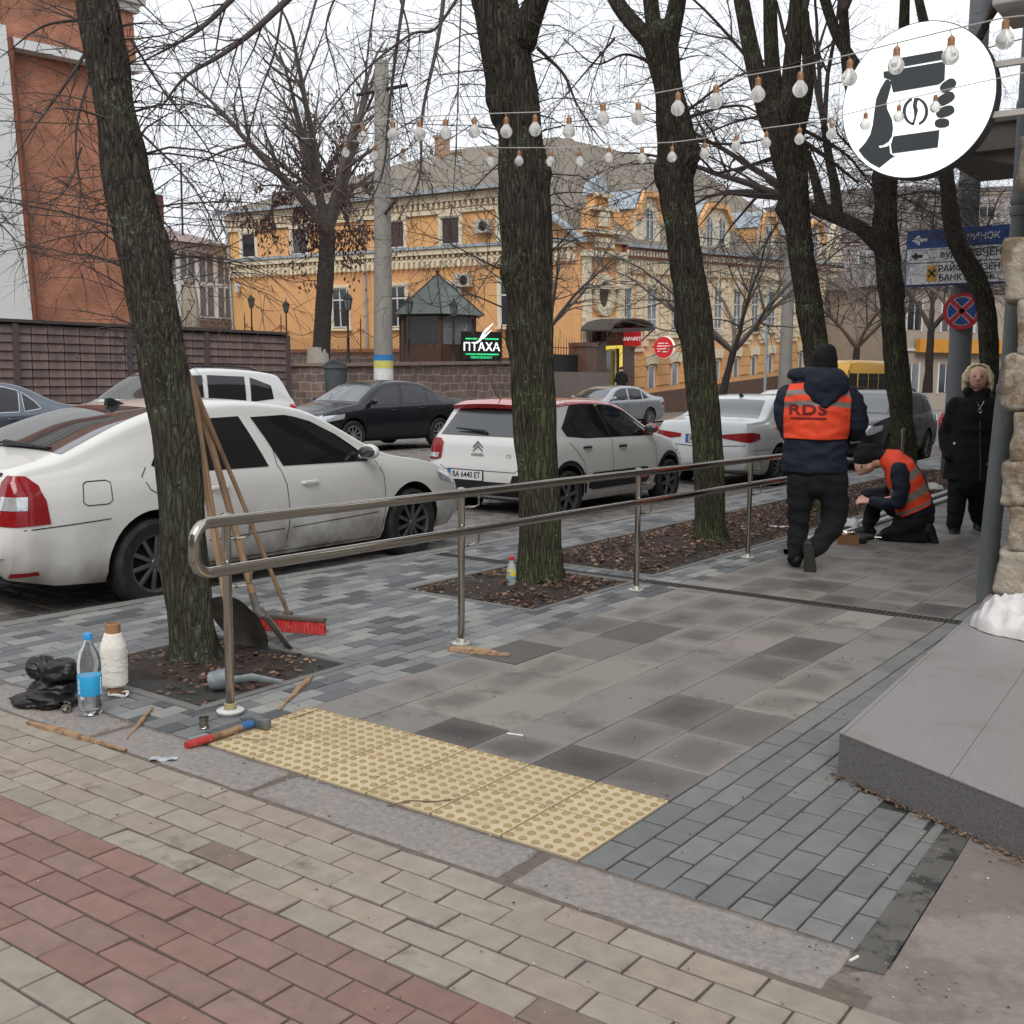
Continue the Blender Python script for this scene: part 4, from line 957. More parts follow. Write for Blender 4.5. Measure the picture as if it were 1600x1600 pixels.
        fs = [f for f in fs if max((vs[f[a]]-vs[f[b]]).length for a in range(4) for b in range(a)) < .5]
        m.add(vs, fs)
        if build: return m.build(name, mat, parent or s.root, smooth=50)
        return m
    def line(s, ax, pts, w=.006, mat=None, name='panel_gap', off=.0025, sd=1, m=None):
        """thin ribbon along a polyline on the body"""
        Q = []
        for a, b in zip(pts, pts[1:]):
            k = max(1, int(math.hypot(b[0]-a[0], b[1]-a[1])/.05)); Q += [(lerp(a[0], b[0], i/k), lerp(a[1], b[1], i/k)) for i in range(k)]
        Q.append(pts[-1]); m = m or MB(); prev = None
        for i, q in enumerate(Q):
            a, b = Q[max(0, i-1)], Q[min(len(Q)-1, i+1)]; dx, dy = b[0]-a[0], b[1]-a[1]; l = math.hypot(dx, dy) or 1; nx, ny = -dy/l*w/2, dx/l*w/2
            h1, n1 = s.hit(ax, q[0]+nx, q[1]+ny, sd); h2, n2 = s.hit(ax, q[0]-nx, q[1]-ny, sd)
            cur = (h1+n1*off, h2+n2*off) if h1 is not None and h2 is not None else None
            if prev and cur and (prev[0]-cur[0]).length < .3: m.quad(prev[0], prev[1], cur[1], cur[0])
            prev = cur
        return m
    def wheels(s, rim_mat, spokes=10, style=0, sides=(-1, 1)):
        r = s.wr
        for wx in s.wx:
            for sd in (-1, 1):
                w = thing_part('wheel', s.root); w.location = (wx, sd*(s.W/2-.105), r)
                m = MB(); m.lathe([(r*.66, -.095), (r*.9, -.105), (r*.985, -.08), (r, -.04), (r, .04), (r*.985, .08), (r*.9, .105), (r*.68, .095), (r*.64, .06), (r*.64, -.06), (r*.68, -.095)], n=40, axis='y', cap=False)
                ty = m.build('tyre', m_tyre, w, smooth=30)
                m = MB(); o = sd*.085
                m.lathe([(r*.02, o*.55), (r*.62, o*.35), (r*.64, o*.3), (r*.64, -o*.5), (r*.02, -o*.5)], n=40, axis='y'); mb_ = m.build('rim_well', m_arch, w)
                m = MB()
                m.lathe([(r*.60, o*1.0), (r*.665, o*1.12), (r*.69, o*1.05), (r*.69, o*.5), (r*.61, o*.5), (r*.60, o*1.0)], n=48, axis='y', cap=False)
                m.lathe([(r*.02, o*1.0), (r*.10, o*1.02), (r*.13, o*.85), (r*.13, o*.4)], n=20, axis='y')
                for k in range(spokes):
                    a = 2*PI*k/spokes+.2; m.box((r*.37*math.cos(a), o*.84, r*.37*math.sin(a)), (r*.55, .022, r*(.10 if spokes > 8 else .15)), rot=Matrix.Rotation(-a, 3, 'Y'), ch=.004)
                m.build('rim', rim_mat, w, smooth=30)
    def mirror(s, x, z, mat, sides=(-1, 1)):
        for sd in sides:
            h, n = s.hit('s', x, z, sd)
            if h is None: continue
            m = MB(); c = h+Vector((0, sd*.115, .03)); m.sphere(c, (.055, .105, .065), 16, 10); m.tube([h+Vector((0, -sd*.01, -.02)), c+Vector((0, -sd*.05, -.03))], .025, 8)
            mm = m.build('mirror', mat, s.root, smooth=True)
            m = MB(); m.sphere(c+Vector((-.035, 0, 0)), (.026, .09, .052), 14, 8); m.build('mirror_glass', m_cglass2, mm, smooth=True)
    def handle(s, x, z, mat, sides=(-1, 1), l=.17):
        for sd in sides:
            h, n = s.hit('s', x, z, sd); 
            if h is None: continue
            m = MB(); m.tube([h+Vector((-l/2, 0, -.004)), h+Vector((-l/2+.02, sd*.026, 0)), h+Vector((l/2-.02, sd*.026, 0)), h+Vector((l/2, 0, .002))], [(.014, .01), (.015, .01), (.015, .01), (.012, .01)], 8, up=(0, 0, 1)); m.build('door_handle', mat, s.root, smooth=True)
            s.patch('s', [(x-.05, z-.035), (x, z-.045), (x+.05, z-.03)], [(x-.05, z+.035), (x, z+.042), (x+.05, z+.03)], s.sp.get('cup', s.paint), 'handle_recess', off=.001, sd=sd, nu=5, nv=3)
    def plate(s, end, z, txt, y=0, w=.52, tilt=0):
        h, n = s.hit('r' if end == 'r' else 'f', y, z)
        if h is None: return
        sx_ = -1 if end == 'r' else 1; c = h+Vector((sx_*.012, 0, 0))
        M = frame(c, (0, -1, 0) if end == 'r' else (0, 1, 0), (0, 0, 1)); hh = .112
        def q(mb, x0, x1, y0, y1, t0, t1):
            P = [M @ Vector(p) for p in ((x0, y0, t0), (x1, y0, t0), (x1, y1, t0), (x0, y1, t0), (x0, y0, t1), (x1, y0, t1), (x1, y1, t1), (x0, y1, t1))]
            mb.add(P, [(0, 1, 2, 3), (4, 5, 6, 7), (0, 1, 5, 4), (1, 2, 6, 5), (2, 3, 7, 6), (3, 0, 4, 7)])
        m = MB(); q(m, -w/2-.012, w/2+.012, -hh/2-.018, hh/2+.012, -.008, .001); pl = m.build('number_plate', m_cblack, s.root)
        m = MB(); q(m, -w/2, w/2, -hh/2, hh/2, .001, .003); m.build('plate_face', m_plate, pl)
        m = MB(); q(m, -w/2, -w/2+.045, -hh/2, hh/2, .003, .0045); m.build('plate_band', m_plblue, pl)
        text('plate_text', txt, .102, m_ink, pl, M @ Matrix.Translation((.022, 0, .005)), ext=.0008, bold=.0012, sx=.86)
    def glass_tb(s, x0, x1, k0, k1, name='windscreen', off=.004, mat=None):
        """front or rear screen lying on the upper surface between two stations"""
        m = MB(); nu, nv = 14, 16; idx = {}; vs = []
        for i in range(nu+1):
            x = lerp(x0, x1, i/nu); kk = lerp(k0, k1, i/nu)
            for j in range(nv+1):
                t_ = j/nv*2-1
                h, n = s.hit('t', x, t_*kk)
                if h is not None: idx[i, j] = len(vs); vs.append(h+n*off)
        fs = [(idx[i, j], idx[i+1, j], idx[i+1, j+1], idx[i, j+1]) for i in range(nu) for j in range(nv) if all(q in idx for q in ((i, j), (i+1, j), (i+1, j+1), (i, j+1)))]
        m.add(vs, fs); return m.build(name, mat or m_cglass2, s.root, smooth=60)
    def emblem(s, end, y, z, kind):
        h, n = s.hit(end, y, z); sx_ = -1 if end == 'r' else 1
        M = frame(h+n*.004, (0, -1, 0) if end == 'r' else (0, 1, 0), (n.cross(Vector((0, -1, 0) if end == 'r' else (0, 1, 0)))) if False else (0, 0, 1))
        m = MB(); m.c
        if kind == 'chevrons':
            for o in (0, .05):
                P = [(-.075, -.045+o-.03), (0, .02+o-.03), (.075, -.045+o-.03), (.075, -.02+o-.03), (0, .048+o-.03), (-.075, -.02+o-.03)]
                m.prism(P, M.translation, M.col[0].to_3d(), M.col[1].to_3d(), M.col[2].to_3d()*.008)
        elif kind == 'ring':
            m.lathe([(.055, 0), (.055, .008), (.046, .008), (.046, 0)], M.translation, 24, axis='x'); m.box(M.translation, (.008, .07, .012)); 
        elif kind == 'ovals':
            for (a, b) in ((.065, .045), (.02, .04), (.045, .02)):
                m.tube([M @ Vector((a*math.cos(t_), b*math.sin(t_)+(.018 if b == .02 else 0), .006)) for t_ in np.linspace(0, 2*PI, 17)], .005, 5)
        m.build('emblem', m_chrome, s.root)
def thing_part(name, parent):
    o = bpy.data.objects.new(name, None); COL.objects.link(o); o.parent = parent; o.empty_display_size = .1; return o
def car_common(c, wins, ws, rg, gaps, handles, rimmat, spokes=10, glass=m_cglass, hm=None, frame_mat=None):
    for sd in (-1, 1):
        for (b_, t_) in wins:
            w = c.patch('s', b_, t_, glass, 'side_window', off=.005, sd=sd)
            if frame_mat is not None:
                pl = b_+list(reversed(t_))+[b_[0]]; m = c.line('s', pl, w=.022, off=.004, sd=sd); m.build('window_trim', frame_mat, w)
        for g in gaps:
            m = c.line('s', g, w=.007, sd=sd)
            if m.f: m.build('panel_gap', m_gap, c.root)
    c.glass_tb(*ws, name='windscreen'); c.glass_tb(*rg, name='rear_screen')
    for (x, z) in handles: c.handle(x, z, hm or c.paint)
    c.wheels(rimmat, spokes)
PARK = None
# ---- nearest: white liftback
def spec_lift(pt):
    return dict(L=4.66, W=1.77, rear=1.05, wb=2.70, wheel=.312, paint=pt, clear=.20, tumble=.40,
        top=[(x*1.013, z*.968) for x, z in [(0, .42), (.004, .62), (.05, .80), (.085, .97), (.12, 1.035), (.22, 1.06), (.40, 1.10), (.62, 1.19), (1.0, 1.335), (1.35, 1.425), (1.75, 1.465), (2.1, 1.47), (2.45, 1.44), (2.72, 1.375), (3.12, 1.16), (3.42, .985), (3.55, .955), (3.9, .90), (4.25, .80), (4.45, .70), (4.56, .58), (4.60, .42)]],
        belt=[(x*1.026, z*.968) for x, z in [(0, .93), (.5, .965), (1.5, .955), (3.2, .915), (4.0, .83), (4.6, .6)]])
def build_lift(loc, label):
    pt = paint('white paint with road dirt', srgb('#d9d8d4'), dirt=1.0)
    c = Car('parked_car', label, 'car', spec_lift(pt), loc, PI/2, 'cars parked along the near kerb')
    q_ = lambda P: [(x*1.026, z*.968) for x, z in P]
    wins = [(q_([(2.20, .945), (3.13, .93)]), q_([(2.03, 1.335), (2.40, 1.345), (2.62, 1.29), (2.88, 1.16), (3.15, .96)])),
            (q_([(1.30, .955), (2.06, .95)]), q_([(1.40, 1.30), (1.60, 1.335), (1.92, 1.345)]))]
    wins.append((q_([(1.04, 1.02), (1.22, .96)]), q_([(1.12, 1.13), (1.31, 1.26)])))
    gaps = [[(2.20, 1.30), (2.20, .93), (2.26, .77), (2.28, .5), (2.25, .28)], [(3.30, .90), (3.37, .77), (3.38, .5), (3.35, .28)], [(1.02, .98), (.97, .92), (1.02, .83), (1.2, .72), (1.38, .6)], [(1.5, .25), (3.3, .24)],
            [(.52, .90), (.51, .78), (.54, .76), (.69, .76), (.72, .78), (.72, .90), (.69, .915), (.55, .915), (.52, .90)], [(.12, .635), (.70, .66)], [(1.5, .42), (2.23, .43)], [(2.31, .43), (3.3, .46)]]
    car_common(c, wins, (2.79, 3.49, .50, .66), (.49, 1.34, .66, .50), gaps, [(2.50, .775), (1.60, .80)], m_rimdark, 10)
    for sd in (-1, 1):
        t = c.patch('q', [(-.17, .665), (.0, .658), (.175, .665)], [(-.11, .93), (-.07, .975), (.03, .972), (.11, .91), (.155, .81)], m_red, 'tail_lamp', sd=sd, off=.006, nu=24, nv=10)
        c.patch('q', [(-.11, .76), (.06, .76)], [(-.10, .845), (.06, .845)], m_lampc, 'reversing_lamp', sd=sd, off=.010, parent=t)
        c.patch('s', [(.06, .33), (.22, .34)], [(.06, .36), (.20, .365)], m_red, 'reflector', sd=sd, off=.006)
        c.patch('s', [(4.15, .68), (4.62, .58)], [(4.12, .76), (4.45, .72)], m_lampc, 'headlamp', sd=sd, off=.005)
    c.mirror(3.14, .955, pt)
    # roof aerial fin, rear wiper, tailgate lip, badge
    h, _ = c.hit('t', 1.36, 0); m = MB(); m.prism([(-.09, 0), (.09, 0), (.05, .02), (-.05, .06), (-.08, .055)], h+Vector((0, -.02, -.004)), (1, 0, 0), (0, 0, 1), (0, .04, 0)); m.build('aerial', m_cblack, c.root)
    h0, n0 = c.hit('t', .50, .02); h1, n1 = c.hit('t', .50, -.50); m = MB(); m.tube([h0+n0*.03, (h0+h1)/2+n0*.03, h1+n1*.025], [.022, .014, .006], 8); m.tube([h0+n0*.015+Vector((.02, .16, .01)), h1+n1*.012+Vector((.02, 0, .01))], .008, 6); m.build('rear_wiper', m_cblack, c.root, smooth=True)
    m = c.line('r', [(.5, .985), (0, .99), (-.62, .975)], w=.02, off=.006); m.build('tailgate_trim', m_cblack, c.root)
    h, n = c.hit('r', -.50, .80); text('badge', 'Octavia', .085, m_chrome, c.root, frame(h+n*.006, (0, -1, 0), (0, 0, 1)), ext=.002, bold=.002)
    c.patch('r', [(-.7, .30), (.7, .30)], [(-.62, .40), (.62, .40)], m_cblack, 'rear_valance', off=.006)
    return c
ZS = zr(-5, 2)
skoda = build_lift((-5.58, .26, -.15), 'white liftback with tinted windows parked at the kerb nearest the camera')
# ---- white hatchback with red roof
def build_hatch(loc, label):
    pt = paint('clean white paint', srgb('#d8d8d6'), dirt=.35)
    sp = dict(L=4.0, W=1.68, rear=.70, wb=2.54, wheel=.31, paint=pt, clear=.2, tumble=.30,
        top=[(0, .45), (.005, .62), (.03, .78), (.05, .93), (.10, 1.02), (.22, 1.20), (.34, 1.37), (.45, 1.40), (.8, 1.44), (1.3, 1.455), (1.8, 1.435), (2.15, 1.375), (2.6, 1.17), (2.93, .99), (3.1, .96), (3.5, .88), (3.8, .74), (3.95, .6), (4.0, .42)],
        belt=[(0, .92), (.5, 1.0), (1.5, .97), (2.8, .93), (3.4, .84), (4.0, .6)],
        plan=[(0, .88), (.04, .935), (.12, .965), (.4, .99), (.8, 1), (3.1, 1), (3.5, .96), (3.75, .89), (3.9, .81), (3.97, .72), (4.0, .6)])
    c = Car('parked_car', label, 'car', sp, loc, PI/2, 'cars parked along the near kerb')
    m_rroof = paint('red roof paint', srgb('#b3222c'))
    # red roof skin with rear spoiler
    m = MB(); idx = {}; vs = []
    xs_ = list(np.linspace(.30, 2.12, 20))
    for i, x in enumerate(xs_):
        for j in range(21):
            t_ = j/10-1; r = [q for q in c.sec(x)][8:]; kk = max(y for y, z in r if z > ipl(c.top, x)-.11)
            h, n = c.hit('t', x, t_*kk*.985)
            if h is not None: idx[i, j] = len(vs); vs.append(h+n*.006)
    m.add(vs, [(idx[i, j], idx[i+1, j], idx[i+1, j+1], idx[i, j+1]) for i in range(len(xs_)-1) for j in range(20) if all(q in idx for q in ((i, j), (i+1, j), (i+1, j+1), (i, j+1)))])
    rf = m.build('roof', m_rroof, c.root, smooth=50)
    for sd in (-1, 1): c.patch('s', [(.40, 1.33), (.8, 1.395), (1.5, 1.40), (1.95, 1.375), (2.25, 1.27)], [(.42, 1.41), (.8, 1.447), (1.3, 1.46), (1.8, 1.44), (2.25, 1.34)], m_rroof, 'roof_edge', sd=sd, off=.007, nu=24, nv=8)
    m = MB(); P = [(.36, 1.435), (.20, 1.395), (.19, 1.36), (.26, 1.36), (.36, 1.38)]
    m.grid(lambda u, v: (lerp(.40, .20, v)+.05*(u*2-1)**2, (u*2-1)*(.60), 1.452-.05*v-.03*(u*2-1)**2), 16, 4); m.grid(lambda u, v: (.20+.05*(u*2-1)**2+.04*v, (u*2-1)*.60, 1.402-.05*v-.03*(u*2-1)**2), 16, 2)
    m.build('spoiler', m_rroof, rf, smooth=50)
    m = MB(); m.tube([(.45, 0, 1.44), (.33, 0, 1.52), (.24, 0, 1.66)], [.008, .004, .0025], 6); m.build('aerial', m_cblack, c.root)
    wins = [([(1.75, .985), (2.72, .975)], [(1.58, 1.385), (1.95, 1.37), (2.3, 1.22), (2.75, 1.0)]), ([(.95, 1.06), (1.12, .995), (1.68, .985)], [(.83, 1.20), (1.05, 1.37), (1.5, 1.39)])]
    gaps = [[(1.66, 1.39), (1.70, .98), (1.72, .5), (1.70, .28)], [(2.78, .97), (2.84, .8), (2.85, .5), (2.8, .28)], [(.72, .95), (.86, .85), (1.02, .7), (1.1, .5), (1.1, .3)]]
    for sd in (-1, 1): c.patch('s', [(.70, 1.02), (1.1, .985), (2.85, .96)], [(.62, 1.12), (.95, 1.40), (1.9, 1.41), (2.3, 1.26), (2.86, .975)], m_cblack, 'pillar_trim', off=.002, sd=sd, nu=30)
    car_common(c, wins, (2.15, 2.88, .50, .68), (.12, .31, .62, .52), gaps, [(1.95, .86), (1.10, .88)], m_rimdark, 6, hm=m_cblack)
    c.patch('r', [(-.66, 1.02), (.66, 1.02)], [(-.53, 1.36), (.53, 1.36)], m_cglass2, 'rear_window', off=.006)
    m = MB(); h0, n0 = c.hit('r', 0, 1.06); m.tube([h0+n0*.03+Vector((0, .42, .03)), h0+n0*.03, h0+n0*.03+Vector((0, -.05, -.02))], [.008, .02, .02], 8); m.build('rear_wiper', m_cblack, c.root, smooth=True)
    for sd in (-1, 1):
        t = c.patch('q', [(-.16, .74), (-.10, .715), (.0, .72), (.06, .76)], [(-.15, .93), (-.10, .975), (.0, .975), (.07, .92)], m_red, 'tail_lamp', off=.014, sd=sd, nu=16)
        c.patch('q', [(-.13, .745), (.0, .745)], [(-.13, .80), (.0, .80)], m_lampc, 'reversing_lamp', off=.019, parent=t, sd=sd)
        c.patch('s', [(3.45, .62), (3.9, .58)], [(3.5, .74), (3.8, .70)], m_lampc, 'headlamp', sd=sd)
        ab = c.patch('s', [(1.14, .38), (1.2, .35), (2.6, .35), (2.66, .40)], [(1.14, .50), (1.2, .56), (2.6, .56), (2.66, .50)], m_cblack, 'side_bumper', sd=sd, off=.012)
        m = c.line('s', [(2.45, .42), (2.60, .42), (2.60, .52), (2.45, .52), (2.45, .42)], w=.02, off=.016, sd=sd); m.build('red_frame', m_redlit, ab)
        for wx in c.wx:
            P = [(wx+(c.wr+.06)*math.cos(a), c.wr+.01+(c.wr+.06)*math.sin(a)) for a in np.linspace(0, PI, 16)]; Q = [(wx+(c.wr+.11)*math.cos(a), c.wr+.01+(c.wr+.11)*math.sin(a)) for a in np.linspace(0, PI, 16)]
            c.patch('s', P, Q, m_cblack, 'arch_trim', sd=sd, off=.005, nu=20, nv=2)
        c.patch('r', [(sd*.46, .47), (sd*.78, .47)], [(sd*.50, .58), (sd*.78, .60)], m_cblack, 'bumper_insert', off=.008, nu=8, nv=3)
    c.patch('r', [(-.76, .33), (.76, .33)], [(-.78, .49), (.78, .49)], m_cblack, 'rear_bumper', off=.010, nu=24)
    for ln in ([(.60, .66), (.52, .615), (-.52, .615), (-.60, .66)],): c.line('r', ln, w=.008).build('panel_gap', m_gap, c.root)
    c.emblem('r', .04, .90, 'chevrons'); h, n = c.hit('r', .04, .80); text('badge', 'CITROËN', .045, m_chrome, c.root, frame(h+n*.008, (0, -1, 0), (0, 0, 1)), ext=.002, bold=.001)
    h, n = c.hit('r', -.42, .80); text('badge', 'C3', .06, m_chrome, c.root, frame(h+n*.006, (0, -1, 0), (0, 0, 1)), ext=.002)
    c.mirror(2.62, 1.03, m_rroof); c.plate('r', .555, 'BA 6440 ET', y=.20)
    return c
citr = build_hatch((-6.25, 6.95, -.26), 'white hatchback with a bright red roof parked ahead of the white liftback')
# ---- saloons
def spec_saloon(pt, L=4.7, W=1.8, H=1.46):
    k = L/4.7; h = H/1.46
    return dict(L=L, W=W, rear=1.05*k, wb=2.70*k, wheel=.325, paint=pt, clear=.19, tumble=.42,
        top=[(x*k, z*h) for x, z in [(0, .45), (.004, .66), (.03, .82), (.06, .98), (.09, 1.045), (.15, 1.06), (.4, 1.075), (.62, 1.09), (.85, 1.16), (1.25, 1.36), (1.5, 1.43), (1.9, 1.465), (2.3, 1.46), (2.6, 1.42), (2.85, 1.345), (3.25, 1.13), (3.5, .99), (3.65, .965), (4.0, .92), (4.35, .82), (4.55, .72), (4.66, .58), (4.7, .42)]],
        belt=[(0, .95*h), (.6*k, .975*h), (1.6*k, .955*h), (3.3*k, .915*h), (4.1*k, .83*h), (4.7*k, .6*h)])
def build_saloon(name, label, loc, rot, pt, L=4.7, W=1.8, H=1.46, rim=m_rimsil, spokes=10, glass=m_cglass, group=None, tail=m_red, plate_r=None, plate_f=None, trim=None, tl='wide', emb=None, det=True):
    c = Car(name, label, 'car', spec_saloon(pt, L, W, H), loc, rot, group); k = L/4.7; h = H/1.46
    sc = lambda P: [(x*k, z*h) for x, z in P]
    wins = [(sc([(2.33, .965), (3.25, .945)]), sc([(2.22, 1.365), (2.50, 1.365), (2.80, 1.27), (3.27, .965)])), (sc([(1.5, .985), (2.22, .97)]), sc([(1.42, 1.30), (1.65, 1.36), (2.12, 1.37)])), (sc([(1.12, 1.03), (1.40, .99)]), sc([(1.2, 1.14), (1.37, 1.28)]))]
    gaps = [sc([(2.27, 1.37), (2.30, .96), (2.35, .7), (2.33, .28)]), sc([(3.35, .93), (3.42, .8), (3.42, .5), (3.38, .28)]), sc([(1.15, .97), (1.25, .84), (1.45, .65), (1.5, .5), (1.52, .28)]), sc([(.1, .62), (.7, .62)])]
    car_common(c, wins, (2.85*k, 3.45*k, .52, .68), (.68*k, 1.32*k, .66, .50), gaps, [(2.5*k, .84*h), (1.62*k, .87*h)], rim, spokes, glass, frame_mat=trim)
    for sd in (-1, 1):
        if tl == 'wide':
            c.patch('q', [(-.36, .80*h), (-.10, .75*h), (.02, .75*h), (.20, .80*h)], [(-.36, .855*h), (-.08, .895*h), (.02, .90*h), (.20, .875*h)], tail, 'tail_lamp', off=.008, sd=sd, nu=22)
        else:
            c.patch('q', [(-.22, .74*h), (.16, .77*h)], [(-.22, .94*h), (.17, .93*h)], tail, 'tail_lamp', off=.008, sd=sd, nu=18)
        c.patch('s', sc([(4.02, .69), (4.62, .60)]), sc([(3.98, .79), (4.45, .745)]), m_lampc, 'headlamp', sd=sd, off=.006)
        c.patch('f', [(sd*.42, .63*h), (sd*.78, .64*h)], [(sd*.42, .735*h), (sd*.70, .76*h)], m_lampc, 'headlamp', off=.006)
    c.patch('f', [(-.38, .56*h), (.38, .56*h)], [(-.40, .72*h), (.40, .72*h)], m_cblack, 'grille', off=.006)
    for zz in (.60, .645, .69): c.line('f', [(-.37, zz*h), (.37, zz*h)], w=.012, off=.010).build('grille_bar', m_chrome, c.root)
    c.patch('f', [(-.50, .28), (.50, .28)], [(-.46, .40), (.46, .40)], m_cblack, 'lower_intake', off=.006)
    c.mirror(3.2*k, 1.0*h, pt)
    if emb: c.emblem('f', 0, .74*h, emb)
    if plate_f: c.plate('f', .46, plate_f)
    if plate_r: c.plate('r', .78*h if tl == 'wide' else .5, plate_r)
    return c
pt_w2 = paint('pearl white paint', srgb('#cfd2d4'), dirt=.2)
jet = build_saloon('parked_car', 'white saloon with dark red lamps, behind the third tree and the walking worker', (-6.1, 12.5, -.27), PI/2, pt_w2, L=4.7, plate_r='BA 3907 EX', rim=m_rimdark, group='cars parked along the near kerb')
c = jet; c.line('r', [(-.8, .70), (0, .66), (.8, .70)], w=.012).build('crease', m_gap, c.root); h, _ = c.hit('t', 1.5, 0); m = MB(); m.prism([(-.08, 0), (.08, 0), (.05, .02), (-.05, .06), (-.075, .055)], h+Vector((0, -.015, -.004)), (1, 0, 0), (0, 0, 1), (0, .03, 0)); m.build('aerial', m_cblack, c.root)
pt_bk = paint('black blue paint', srgb('#12151b'), rough=.25, coat=.35)
toy = build_saloon('parked_car', 'black saloon parked across the street in front of the stone wall', (-14.95, 16.75, -.12), R_(-93), pt_bk, L=4.55, W=1.77, H=1.47, glass=m_cglass, plate_f='BA 3995 AM', emb='ovals', tail=m_redlit, tl='tall', group='cars parked across the street')
pt_sv = paint('silver paint', srgb('#a9adb2'), rough=.25, metal=.6)
pas = build_saloon('parked_car', 'silver saloon parked by the shop entrance across the street', (-18.4, 32.9, -.30), R_(-97), pt_sv, L=4.77, W=1.83, group='cars parked across the street')
pt_gr = paint('grey blue paint', srgb('#5d666f'), rough=.22, metal=.5, dirt=.2)
gre = build_saloon('parked_car', 'dark grey saloon cut off by the left edge of the picture', (-15.25, 7.35, -.12), R_(-90), pt_gr, L=4.55, tail=m_redlit, tl='tall', trim=m_chrome, group='cars parked across the street')
wht = build_saloon('parked_car', 'distant white saloon just left of the standing worker', (-10.1, 28.0, -.30), R_(-88), pt_w2, L=4.6, group='cars farther down the street')
sil = build_saloon('parked_car', 'small pale car far down the street left of the woman\'s head', (-7.5, 50.0, -.5), R_(-80), pt_sv, L=4.5, H=1.5, group='cars farther down the street')
# ---- estate / off-roaders
def build_suv(label, loc, rot, pt, group, rim=m_rimdark, low=0, tail=m_redlit, rails=True):
    L, W = 4.6, 1.8
    sp = dict(L=L, W=W, rear=.92, wb=2.64, wheel=.345, paint=pt, clear=.24, tumble=.30,
        top=[(0, .5), (.01, .75), (.05, .98), (.09, 1.08), (.16, 1.22), (.30, 1.52-low), (.42, 1.60-low), (.9, 1.66-low), (1.6, 1.69-low), (2.2, 1.675-low), (2.6, 1.60-low), (3.0, 1.36-low*.7), (3.35, 1.10), (3.5, 1.06), (3.9, 1.02), (4.25, .94), (4.48, .82), (4.57, .66), (4.6, .48)],
        belt=[(0, 1.02), (.6, 1.06), (1.6, 1.04), (3.2, 1.0), (4.0, .92), (4.6, .68)],
        plan=[(0, .88), (.05, .93), (.15, .96), (.5, .99), (.9, 1), (L-1.0, 1), (L-.5, .97), (L-.2, .90), (L-.06, .80), (L, .66)])
    c = Car('parked_car', label, 'car', sp, loc, rot, group); q = low
    wins = [([(2.22, 1.06), (3.22, 1.04)], [(2.12, 1.56-q), (2.45, 1.55-q), (2.85, 1.36-q*.8), (3.25, 1.06)]), ([(1.28, 1.075), (2.12, 1.06)], [(1.2, 1.54-q), (2.02, 1.565-q)]), ([(.62, 1.13), (1.17, 1.08)], [(.62, 1.38-q*.5), (1.08, 1.53-q)])]
    gaps = [[(2.17, 1.57-q), (2.18, 1.05), (2.22, .7), (2.2, .35)], [(3.34, 1.02), (3.38, .8), (3.38, .5), (3.36, .35)], [(1.0, 1.06), (1.08, .9), (1.3, .7), (1.33, .36)]]
    car_common(c, wins, (2.64, 3.32, .58, .70), (.17, .29, .64, .58), gaps, [(2.42, .93), (1.52, .96)], rim, 10)
    c.patch('r', [(-.66, 1.1), (.66, 1.1)], [(-.56, 1.5-q), (.56, 1.5-q)], m_cglass2, 'rear_window', off=.006)
    for sd in (-1, 1):
        c.patch('s', [(.02, .86), (.28, .90)], [(.06, 1.02), (.24, 1.03)], tail, 'tail_lamp', sd=sd, off=.008)
        c.patch('f', [(sd*.44, .72), (sd*.80, .74)], [(sd*.46, .86), (sd*.74, .89)], m_lampc, 'headlamp', off=.008); c.patch('s', [(4.05, .80), (4.52, .70)], [(4.0, .90), (4.42, .86)], m_lampc, 'headlamp', sd=sd, off=.006)
        c.patch('f', [(sd*.52, .40), (sd*.70, .40)], [(sd*.52, .48), (sd*.70, .48)], m_lampc, 'fog_lamp', off=.008, nu=4, nv=4)
        if rails:
            m = MB(); P = []
            for x in np.linspace(.75, 2.35, 9):
                h, n = c.hit('t', x, sd*.52); P.append(h+Vector((0, 0, .05 if .8 < x < 2.3 else .005)))
            m.tube(P, .016, 8); m.build('roof_rail', m_cblack, c.root, smooth=True)
    c.patch('f', [(-.40, .62), (.40, .62)], [(-.42, .82), (.42, .82)], m_cblack, 'grille', off=.006); c.line('f', [(-.40, .73), (.40, .73)], w=.025, off=.012).build('grille_bar', m_chrome, c.root)
    c.patch('f', [(-.62, .34), (.62, .34)], [(-.58, .50), (.58, .50)], m_cblack, 'lower_intake', off=.005)
    for sd in (-1, 1): c.patch('s', [(.05, .33), (L-.3, .33)], [(.05, .40), (L-.3, .40)], m_cblack, 'sill', sd=sd, off=.004, nu=40, nv=2)
    c.mirror(3.12, 1.10, m_cblack); c.plate('f', .55, 'BA 2718 CC')
    return c
pt_w3 = paint('bright white paint', srgb('#d6d8d8'), dirt=.15)
fo = build_suv('white estate with roof rails parked in front of the tiled fence', (-14.85, 11.35, -.12), R_(-91), pt_w3, 'cars parked across the street')
pt_pl = paint('dark plum paint', srgb('#1c1a1e'), rough=.3, coat=.25)
sub = build_suv('dark estate facing the camera, partly hidden by the tree behind the workers', (-6.0, 22.6, -.33), R_(-90), pt_pl, 'cars parked along the near kerb', low=.12)
p = at(1480, 640, D=30)
rdc = build_saloon('parked_car', 'red car showing only its tail lamp beside the woman\'s shoulder', (-5.5, 27.0, -.42), R_(92), paint('dark red paint', srgb('#7e1c22')), L=4.4, tail=m_redlit, tl='tall', group='cars farther down the street')
